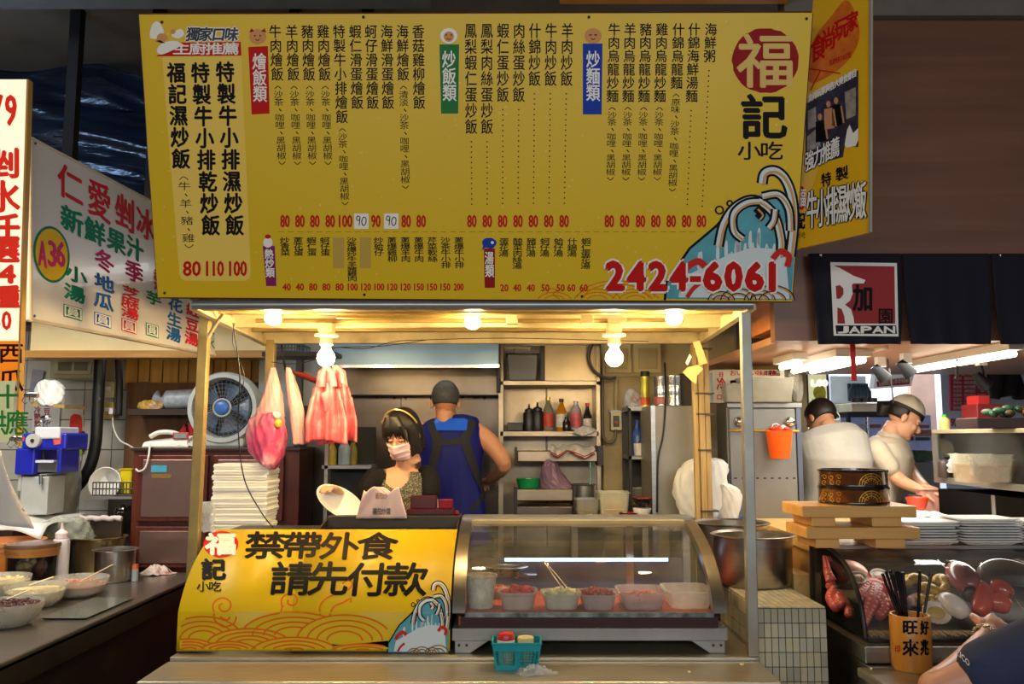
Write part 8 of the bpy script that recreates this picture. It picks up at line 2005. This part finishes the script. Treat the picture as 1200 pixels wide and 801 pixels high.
# ---------------- woman with the mask
c = W(472, 509, 4.02); hd = frame(V(-.30, -.88, -.36), V(-.12, -.3, 1))
sh0, sh1 = W(437, 556, 4.02), W(503, 554, 4.10)          # her right shoulder (picture left), her left shoulder
mid = (sh0+sh1)/2; nb = W(473, 547, 4.10); pel = V(mid.x+.03, 4.16, .98+ZFL)
wm = thing('person', V(pel.x, pel.y, ZFL), 'woman with a pink face mask and gold headband holding a white dish', 'person')
b = MB(); T = head(b, c, hd, .94)
torso(b, [pel, V(pel.x, 4.15, 1.15), (mid+V(0, .05, -.12)), nb], (sh1-sh0), WTP)
b.tube([nb-V(0, 0, .05), c+hd @ V(0, -.03, -.07)], [.047, .043], 16)
elb0 = W(424, 605, 4.0); wr0 = W(400, 579, 3.80); elb1 = W(503, 608, 4.02); wr1 = W(476, 610, 3.86)
limb(b, [sh0+V(.01, 0, -.03), elb0, wr0], [.042, .036, .024]); limb(b, [sh1+V(-.01, 0, -.03), elb1, wr1], [.042, .037, .024])
hand(b, wr0, W(386, 568, 3.72)-wr0, V(.1, .3, -1), -1, .6, .9); hand(b, wr1, W(458, 606, 3.8)-wr1, V(0, 0, -1), 1, .5, .9)
legs(b, pel+V(-.09, 0, 0), pel+V(.09, 0, 0), ZFL, V(0, -1, 0))
body, wtree = remesh(b, 'body', skin, wm, .0055, 3)
eyes(T, hd, (wm, skin, hairb), .94)
# top: speckled body and black puffed sleeves
spk = mat('speckled_cloth', (70, 68, 56), .9, 0, .9, 160, dirt=(206, 200, 170), dirt_scale=170, dirt_amt=.8); blkc = mat('black_ribbed', (26, 24, 26), .85, 0, .4, 40, stretch=(1, 1, 4), spec=.2)
b = MB(); torso(b, [pel, V(pel.x, 4.15, 1.15), (mid+V(0, .05, -.12)), nb], (sh1-sh0), [(t, w_*1.02, d_*1.04) for t, w_, d_ in WTP[:-1]], .010)
nc = nb+V(-.02, -.11, -.025)
o, tt = remesh(b, 'speckled_top', spk, wm, .006, 3, cut=lambda p: ((p.x-nc.x)/.058)**2+((p.z-nc.z)/.07)**2 < 1 and p.y < nb.y+.03)
for s_, e_ in ((sh0, elb0), (sh1, elb1)):
    b = MB(); m_ = s_.lerp(e_, .42); limb(b, [s_+V(.012*(1 if s_ is sh0 else -1), .01, -.018), s_.lerp(e_, .22)+V(0, 0, -.012), m_], [.056, .057, .053], 18); remesh(b, 'sleeve', blkc, wm, .006, 2)
b = MB(); legs(b, pel+V(-.09, 0, 0), pel+V(.09, 0, 0), ZFL, V(0, -1, 0), .014); b.ball(pel, (.18, .13, .12), 20, 12); remesh(b, 'trousers', dark_tr, wm, .012, 3)
shoes(wm, [pel+V(-.09, 0, 0), pel+V(.09, 0, 0)], ZFL, V(0, -1, 0), shoe_m)
# mask
mk = mat('mask_pink', (242, 206, 206), .7, 0, .03, 30, bump=.2)
b = MB()
def mf(u, v):
    a = (u-.5)*2.1; z = -.016-.088*v; r = .094-.012*v+.014*math.sin(PI*v)*(1-abs(2*u-1)); w_ = 1-.25*v**2
    y = .022+(r-.012)*math.cos(a*w_)-.012*v; x = .069*math.sin(a*w_)*1.0
    nose_ = .022*math.exp(-((u-.5)/.12)**2)*math.exp(-((v-.22)/.3)**2)
    return T(x, y+nose_+.006*(math.sin(v*PI*6) > .8), z)
b.grid(mf, 26, 20); o = b.obj('face_mask', mk, wm, smooth=True, ang=180, solid=.003)
b = MB()
for k in (-1, 1):
    for z in (-.03, -.085): b.tube([T(k*.062, .04, z), T(k*.078, .015, z*.6-.01), T(k*.082, -.012, -.012)], .0018, 6)
b.obj('mask_strings', WINK, wm)
# hair: bob with side fringe, headband
def wh_fn(d, a, e):
    front = math.cos(a-.12); r = V(d.x*.086, d.y*.108, d.z*.103); base = V(0, -.014, .032)
    if e < .15:                       # below the crown: hang down to the jaw at sides/back
        drop = min(1, (.15-e)/1.2); side = 1
        if front > .66: return V(d.x*.06, d.y*.07, d.z*.07)*.9+base    # face opening: tucked inside the head
        return V(math.sin(a)*(.090+.006*math.sin(9*a)), math.cos(a)*.104, -.01-.135*drop)+V(0, -.016, .045)+V(0, 0, .006*math.sin(17*a)) if drop < 1 else V(math.sin(a)*.07, math.cos(a)*.085-.016, -.09)
    return r+base
hair_shell(c, hd, .94, wh_fn, hairb, wm)
b = MB(); rr = random.Random(5)
for k in range(13):                  # fringe strands
    x = -.054+.108*k/12; l = .03+.03*rr.random()+(.035 if k in (0, 1, 11, 12) else 0)
    b.tube([T(x*.55+.012, .058, .112), T(x*.95, .088, .075), T(x*1.12, .0965-.25*abs(x)*.5, .072-l*.6), T(x*1.2, .094-.3*abs(x)*.6, .070-l)], [.011, .010, .006, .001], 7, flat=.6)
b.obj('fringe', hairb, wm, smooth=True)
b = MB(); b.tube([T(.093*math.cos(t_), -.002+.03*math.sin(t_), .036+.106*math.sin(t_)) for t_ in [PI*.08+PI*.84*k/20 for k in range(21)]], .0045, 8)
for k in range(5): b.tube([T(.05+.012*math.cos(q)+.006*k, .035, .105-.006*k+.008*math.sin(q)) for q in [2*PI*j/10 for j in range(11)]], .0022, 6)
b.obj('headband', mat('gold_band', (226, 196, 120), .3, .6), wm, smooth=True)
# white dish in her hand
c0 = W(399, 588, 3.74); nrm_ = V(.25, -.82, .5).normalized(); R_ = frame(nrm_.cross(V(.86, 0, -.5)).normalized(), nrm_)
ax1 = (W(424, 602, 3.72)-W(373, 574, 3.76)).normalized(); ax2 = nrm_.cross(ax1).normalized(); ax1 = ax2.cross(nrm_)
ds = thing('foam_dish', c0, 'oval white foam dish held up in the hand of the masked woman', 'dish')
b = MB(); prof = [(.001, -.016), (.6, -.016), (.8, -.008), (1.0, 0.0), (1.02, .002), (1.0, .003), (.8, -.004), (.58, -.011), (.001, -.011)]
b.rings([[c0+ax1*.115*r*math.cos(t_)+ax2*.062*r*math.sin(t_)+nrm_*(z) for t_ in [2*PI*k/36 for k in range(36)]] for r, z in prof], False, False); b.obj('dish', tk, ds, smooth=True)

# ---------------- man in blue, back view
YMn = 4.72; c = W(522, 471, YMn); hd = frame(V(-.05, 1, -.15), V(0, .1, 1))
sh0, sh1 = W(500, 502, YMn), W(558, 503, YMn); mid = (sh0+sh1)/2; nb = W(524, 487, YMn+.02); pel = W(540, 640, YMn-.02); pel.y = YMn-.05
mn = thing('person', V(pel.x, pel.y, ZFL), 'man with short grey hair seen from behind, in a blue vest with black straps', 'person')
b = MB(); T = head(b, c, hd, .98)
WP = [(t, w_*1.0, d_) for t, w_, d_ in TP]
pth = [pel, pel.lerp(mid, .45)+V(-.01, -.01, 0), mid+V(0, 0, -.10), nb+V(0, 0, -.0)]
torso(b, pth, (sh1-sh0), WP)
el1 = W(590, 545, YMn-.03); w1 = W(574, 562, YMn+.2); el0 = W(480, 545, YMn); w0 = W(510, 565, YMn+.2)
limb(b, [sh1+V(.0, 0, -.015), sh1.lerp(el1, .5)+V(.012, 0, .01), el1, w1], [.058, .052, .042, .027]); limb(b, [sh0+V(0, 0, -.015), sh0.lerp(el0, .5), el0, w0], [.058, .052, .042, .027])
hand(b, w1, V(-.3, .9, -.1), V(0, 0, -1), -1, .7); hand(b, w0, V(.2, .9, -.1), V(0, 0, -1), 1, .7)
legs(b, pel+V(-.09, 0, 0), pel+V(.09, 0, 0), ZFL, V(0, 1, 0)); b.tube([nb-V(0, 0, .06), c+V(0, -.02, -.07)], [.058, .052], 16)
remesh(b, 'body', skin2, mn, .006, 3)
bluec = mat('blue_vest', (14, 24, 112), .55, 0, .12, 5, spec=.2); bright = mat('lit_blue', (24, 92, 226), .4, 0, .1, 6)
b = MB(); torso(b, pth, (sh1-sh0), [(t, w_*1.02, d_*1.03) for t, w_, d_ in WP[:-1]], .012)
o, vt = remesh(b, 'vest', bluec, mn, .006, 3)
b = MB(); legs(b, pel+V(-.09, 0, 0), pel+V(.09, 0, 0), ZFL, V(0, 1, 0), .014); b.ball(pel, (.18, .13, .13), 20, 12); remesh(b, 'trousers', dark_tr, mn, .012, 3)
shoes(mn, [pel+V(-.09, 0, 0), pel+V(.09, 0, 0)], ZFL, V(0, 1, 0), shoe_m)
# yoke of the vest between the straps, its lit look painted in brighter blue
for py in (): pass
b = MB(); rows_ = []
for i in range(9):
    y_ = 488+i*2.0; xa_ = 507+.6*i+(0 if i > 1 else 6-3*i); xb_ = 549-.3*i-(0 if i > 1 else 8-4*i); r_2 = []
    for j in range(17):
        d = ray(xa_+(xb_-xa_)*j/16, y_+1.5*math.sin(PI*j/16)*0).normalized(); loc, nn_, _, _ = vt.ray_cast(CAM, d)
        r_2.append((loc-d*.012) if loc is not None else None)
    if all(q is not None for q in r_2): rows_.append(r_2)
if len(rows_) > 1: b.rings(rows_, closed=False); b.obj('lit_yoke', bright, mn, smooth=True, ang=180, label='shoulder yoke of the vest, its lit look painted in brighter blue')
strapm = mat('black_strap', (16, 16, 26), .7)
for pts, w_ in (([(505, 494), (509, 505), (513, 517), (510, 535), (506, 550)], .05), ([(513, 517), (528, 518), (546, 515)], .035), ([(554, 493), (549, 505), (545, 516), (551, 535), (560, 560), (570, 590), (572, 600)], .05), ([(552, 598), (562, 585), (566, 578)], .03)):
    bb = drape(vt, pts, w_, .007)
    if bb.v: bb.obj('strap', strapm, mn, smooth=True, ang=180)
def short_fn(d, a, e):
    front = math.cos(a); k = 1.0
    if e < -.62 or (front > .25 and e < .45): return V(d.x*.05, d.y*.06, d.z*.06)+V(0, -.012, .03)
    return V(d.x*.079, d.y*.099, d.z*.093)+V(0, -.014, .03)
hair_shell(c, hd, .98, short_fn, hairg, mn)

# ---------------- cook bending, back view (right)
duck(1.25, 2.9, 4.62, 5.2, ZFL, 'wooden duckboard on the floor under the two sushi cooks')
YC = 4.78; c = W(962, 492, YC+.05); hd = frame(V(-.35, .75, -.75), V(0, .6, 1))
sh0, sh1 = W(941, 520, YC), W(1004, 522, YC-.02); mid = (sh0+sh1)/2; nb = W(966, 506, YC+.03); pel = W(976, 650, YC-.12); pel.y = YC-.0
ck = thing('person', V(pel.x, pel.y, ZFL), 'dark haired cook in a grey white shirt, bending with his back turned', 'person')
b = MB(); T = head(b, c, hd, .98); pth = [pel, pel.lerp(mid, .5)+V(.02, -.05, 0), mid+V(.01, -.05, -.06), nb]
torso(b, pth, sh1-sh0, TP); e1 = W(1010, 585, YC+.12); w1 = W(985, 600, YC+.32); e0 = W(938, 585, YC+.12); w0 = W(952, 600, YC+.32)
for s_, e_, w2 in ((sh0, e0, w0), (sh1, e1, w1)): limb(b, [s_+V(0, 0, -.01), e_, w2], [.055, .042, .027])
hand(b, w1, V(-.2, 1, -.1), V(0, 0, -1), -1, .6); hand(b, w0, V(.2, 1, -.1), V(0, 0, -1), 1, .6); legs(b, pel+V(-.09, 0, 0), pel+V(.09, 0, 0), ZFL, V(0, 1, 0))
remesh(b, 'body', skin2, ck, .0065, 3)
grs = mat('grey_shirt', (166, 162, 152), .9, 0, .06, 9, bump=1.0)
b = MB(); torso(b, pth, sh1-sh0, [(t, w_*1.10+.0, d_*1.12) for t, w_, d_ in TP[:-1]], .016)
for s_, e_ in ((sh0, e0), (sh1, e1)): limb(b, [s_+V(0, 0, -.005), s_.lerp(e_, .35), s_.lerp(e_, .62)], [.07, .068, .064], 16)
b.tube([nb+V(0, -.01, -.04), nb+V(-.0, .01, .012)], [.085, .066], 16)
remesh(b, 'shirt', grs, ck, .007, 4)
b = MB(); legs(b, pel+V(-.09, 0, 0), pel+V(.09, 0, 0), ZFL, V(0, 1, 0), .014); b.ball(pel, (.18, .14, .12), 20, 12); remesh(b, 'trousers', dark_tr, ck, .012, 3)
shoes(ck, [pel+V(-.09, 0, 0), pel+V(.09, 0, 0)], ZFL, V(0, 1, 0), shoe_m)
hair_shell(c, hd, .98, lambda d, a, e: (V(d.x*.05, d.y*.06, d.z*.06)+V(0, -.012, .03)) if (e < -.78 or (math.cos(a) > .35 and e < .4)) else V(d.x*.083, d.y*.103, d.z*.097)+V(0, -.014, .03), hairb, ck)
b = MB(); b.tube([T(.055*math.sin(q), -.085-.002, -.03+.05*math.cos(q)) for q in [PI*k/8 for k in range(9)]], .003, 6); b.obj('mask_string', WHITE, ck)
# ---------------- cook with cap, profile to the right
YP = 4.85; c = W(1060, 490, YP); hd = frame(V(.85, -.25, -.52), V(.4, 0, 1))
shn, shf = W(1027, 527, YP-.13), W(1046, 520, YP+.16); mid = (shn+shf)/2; nb = W(1041, 510, YP+.0); pel = W(1032, 640, YP); pel.y = YP+.06
cp = thing('person', V(pel.x, pel.y, ZFL), 'cook in profile with a beige cap and cream polo shirt, working at the white board', 'person')
b = MB(); T = head(b, c, hd, .95); pth = [pel, pel.lerp(mid, .5)+V(-.02, 0, 0), mid+V(.0, 0, -.10), nb]
torso(b, pth, shn-shf, TP); en = W(1052, 560, YP-.16); ef = W(1070, 556, YP+.1); wn = W(1079, 574, 4.50); wf_ = W(1084, 570, 4.62)
limb(b, [shn+V(0, 0, -.01), en, wn], [.05, .038, .025]); limb(b, [shf+V(0, 0, -.01), ef, wf_], [.05, .038, .025])
hand(b, wn, V(.85, -.6, -.15), V(0, .2, -1), -1, .55, .95); hand(b, wf_, V(.8, -.7, -.3), V(0, -.2, -1), 1, .6, .95)
legs(b, pel+V(0, -.09, 0), pel+V(0, .09, 0), ZFL, V(1, 0, 0)); b.tube([nb-V(0, 0, .05), c+hd @ V(0, -.035, -.08)], [.056, .048], 16)
remesh(b, 'body', skin, cp, .0055, 3); eyes(T, hd, (cp, skin, hairb), .95)
MB().ball(T(0, .088, -.068), (.02, .008, .007), 14, 8, hd).obj('lips', mat('lip_pink', (190, 96, 90), .4), cp, smooth=True)
crs = mat('cream_polo', (202, 192, 168), .9, 0, .06, 9, bump=1.0)
b = MB(); torso(b, pth, shn-shf, [(t, w_*1.05, d_*1.08) for t, w_, d_ in TP[:-1]], .014)
for s_, e_ in ((shn, en), (shf, ef)): limb(b, [s_+V(0, 0, -.003), s_.lerp(e_, .3), s_.lerp(e_, .58)], [.064, .06, .056], 16)
b.tube([nb+V(-.005, 0, -.05), nb+V(.01, 0, .012)], [.08, .062], 16); remesh(b, 'polo_shirt', crs, cp, .0065, 3)
b = MB(); legs(b, pel+V(0, -.09, 0), pel+V(0, .09, 0), ZFL, V(1, 0, 0), .014); b.ball(pel, (.14, .17, .12), 20, 12); remesh(b, 'trousers', dark_tr, cp, .012, 3)
shoes(cp, [pel+V(0, -.09, 0), pel+V(0, .09, 0)], ZFL, V(1, 0, 0), shoe_m)
capm = mat('beige_cap', (206, 198, 170), .85, 0, .05, 12, bump=.2)
hair_shell(c, hd, .95, lambda d, a, e: (V(d.x*.05, d.y*.06, d.z*.06)+V(0, -.012, .03)) if e < .12 else V(d.x*.088, d.y*(.108), d.z*(.108+.006*math.sin(5*a)))+V(0, -.012, .034), capm, cp, 'cap')
hair_shell(c, hd, .95, lambda d, a, e: (V(d.x*.05, d.y*.06, d.z*.06)+V(0, -.012, .03)) if (e < -.6 or math.cos(a) > .15 or e > .5) else V(d.x*.083, d.y*.106, d.z*.098)+V(0, -.014, .03), hairb, cp, 'hair')
b = MB(); b.lathe([(.0865, 0), (.089, .001), (.089, .02), (.0865, .021)], (0, 0, 0), 36, sy=1.2); b.v = [T(p.x, p.y-.012, p.z+.038) for p in b.v]; b.obj('cap_band', mat('dark_band', (40, 32, 30), .7), cp, smooth=True)
MB().tube([T(0, -.10, .03), T(0, -.135, .0), T(0, -.13, -.05)], [.03, .045, .018], 14).obj('hair_bun', hairb, cp, smooth=True)
MB().hexa([T(-.01, -.095, .10), T(.01, -.095, .10), T(.01, -.11, .03), T(-.01, -.11, .03)], [T(-.006, -.125, .10), T(.006, -.125, .10), T(.004, -.15, .01), T(-.004, -.15, .01)]).obj('cap_knot', mat('dark_band'), cp) if 0 else None
# ---------------- customer at the right corner: arm resting on the sushi shelf
el = W(1096, 806, 2.42); wr = W(1158, 742, 2.78); sh = W(1262, 742, 2.28); wr.z = max(wr.z, .83); 
ctm = thing('person', V(1.75, 2.0, 0), 'customer at the right corner, only a bent arm with bracelet and navy sleeve seen', 'person')
pel = V(1.86, 1.93, .62); shf = sh+V(.34, -.10, .02); mid = (sh+shf)/2; nb = mid+V(-.0, -.02, .10); c = nb+V(-.03, .06, .19); hd = frame(V(-.2, .9, -.25), V(0, .2, 1))
b = MB(); T = head(b, c, hd, 1.0); pth = [pel, pel.lerp(mid, .5)+V(.02, -.04, 0), mid+V(0, -.02, -.1), nb]; torso(b, pth, shf-sh, TP)
limb(b, [sh+V(0, 0, -.01), sh.lerp(el, .55)+V(0, 0, -.01), el, el.lerp(wr, .35)+V(.004, 0, -.008), wr], [.056, .050, .043, .040, .026])
el2 = shf+V(.06, .12, -.24); wr2 = el2+V(-.12, .2, .06); limb(b, [shf, el2, wr2], [.056, .042, .027]); hand(b, wr2, V(-.5, .8, 0), V(0, 0, -1), 1, .5)
hand(b, wr, W(1190, 716, 2.92)-wr, V(-.4, .4, -.8), 1, .6, 1.2)
for s_ in (-1, 1):
    h = pel+V(s_*.1, 0, 0); k = h+V(s_*.03-.0, .40, -.0); a = V(k.x, k.y-.06, .12); limb(b, [h, h.lerp(k, .5), k, a], [.09, .08, .06, .045])
remesh(b, 'body', mat('skin_customer', (206, 150, 124), .45, 0, .05, 6, sss=.08), ctm, .006, 3)
nvs = mat('navy_tshirt', (44, 54, 84), .85, 0, .08, 14, bump=.2)
b = MB(); torso(b, pth, shf-sh, [(t, w_*1.05, d_*1.08) for t, w_, d_ in TP[:-1]], .016)
limb(b, [sh+V(0, 0, .0), sh.lerp(el, .35), sh.lerp(el, .62)], [.084, .080, .076], 20); limb(b, [shf, shf.lerp(el2, .6)], [.075, .07], 16)
o, st = remesh(b, 't_shirt', nvs, ctm, .007, 4)
bb = None
b = MB(); 
for s_ in (-1, 1):
    h = pel+V(s_*.1, 0, 0); k = h+V(s_*.03, .40, 0); a = V(k.x, k.y-.06, .14); limb(b, [h, h.lerp(k, .5), k, a], [.10, .09, .072, .06])
    MB().ball(V(k.x, k.y, .045), (.045, .12, .042), 16, 10).obj('shoe', shoe_m, ctm, smooth=True)
b.ball(pel, (.19, .15, .12), 20, 12); remesh(b, 'trousers', dark_tr, ctm, .012, 3)
hair_shell(c, hd, 1.0, short_fn, hairb, ctm)
# bracelet of small beads
brm = mat('bracelet_silver', (200, 190, 160), .25, .9); ax = (wr-el).normalized(); u_ = ax.cross(V(0, 0, 1)).normalized(); v_ = u_.cross(ax)
for k in range(26):
    a = 2*PI*k/26; q = el.lerp(wr, .93); b = MB(); b.ball(q+u_*.034*math.cos(a)+v_*.034*math.sin(a), (.0055, .0055, .0055), 8, 6)
    b.v = [p+ax*(.004 if k % 2 else -.004) for p in b.v]
    (bb := bb or MB()); bb.add(b.v, b.f)
bb.obj('bracelet', brm, ctm, smooth=True)
lt = MB()
def th_(px, py, lift=0.0):
    d = ray(px, py).normalized(); loc, nn_, _, _ = st.ray_cast(CAM, d); return (loc-d*.004) if loc is not None else W(px, py, 2.3)
put_text(lt, 'LICO', 1122, 767, 1136, 774, th_, 0, .2, slope=1.0, tight=True); lt.obj('white_lettering', WINK, ctm)
stl = thing('stool', V(pel.x, pel.y, 0), 'plain round stool under the customer at the right corner', 'stool')
MB().cyl((pel.x, pel.y, .44), (pel.x, pel.y, .47), .16, n=24).obj('seat', mat('red_stool', (150, 30, 30), .4), stl)
for a in range(4): MB().cyl((pel.x+.1*math.cos(a*PI/2+.8), pel.y+.1*math.sin(a*PI/2+.8), .44), (pel.x+.14*math.cos(a*PI/2+.8), pel.y+.14*math.sin(a*PI/2+.8), 0), .012, n=8).obj('leg', CHROME, stl)

# ================================================================== finishing: flat print is stuff
for o in SC.objects:
    if o.type == 'MESH' and o.parent and any(o.name.split('.')[0].endswith(k) for k in ('lettering', 'print', '_tab', 'detail')): o['kind'] = 'stuff'
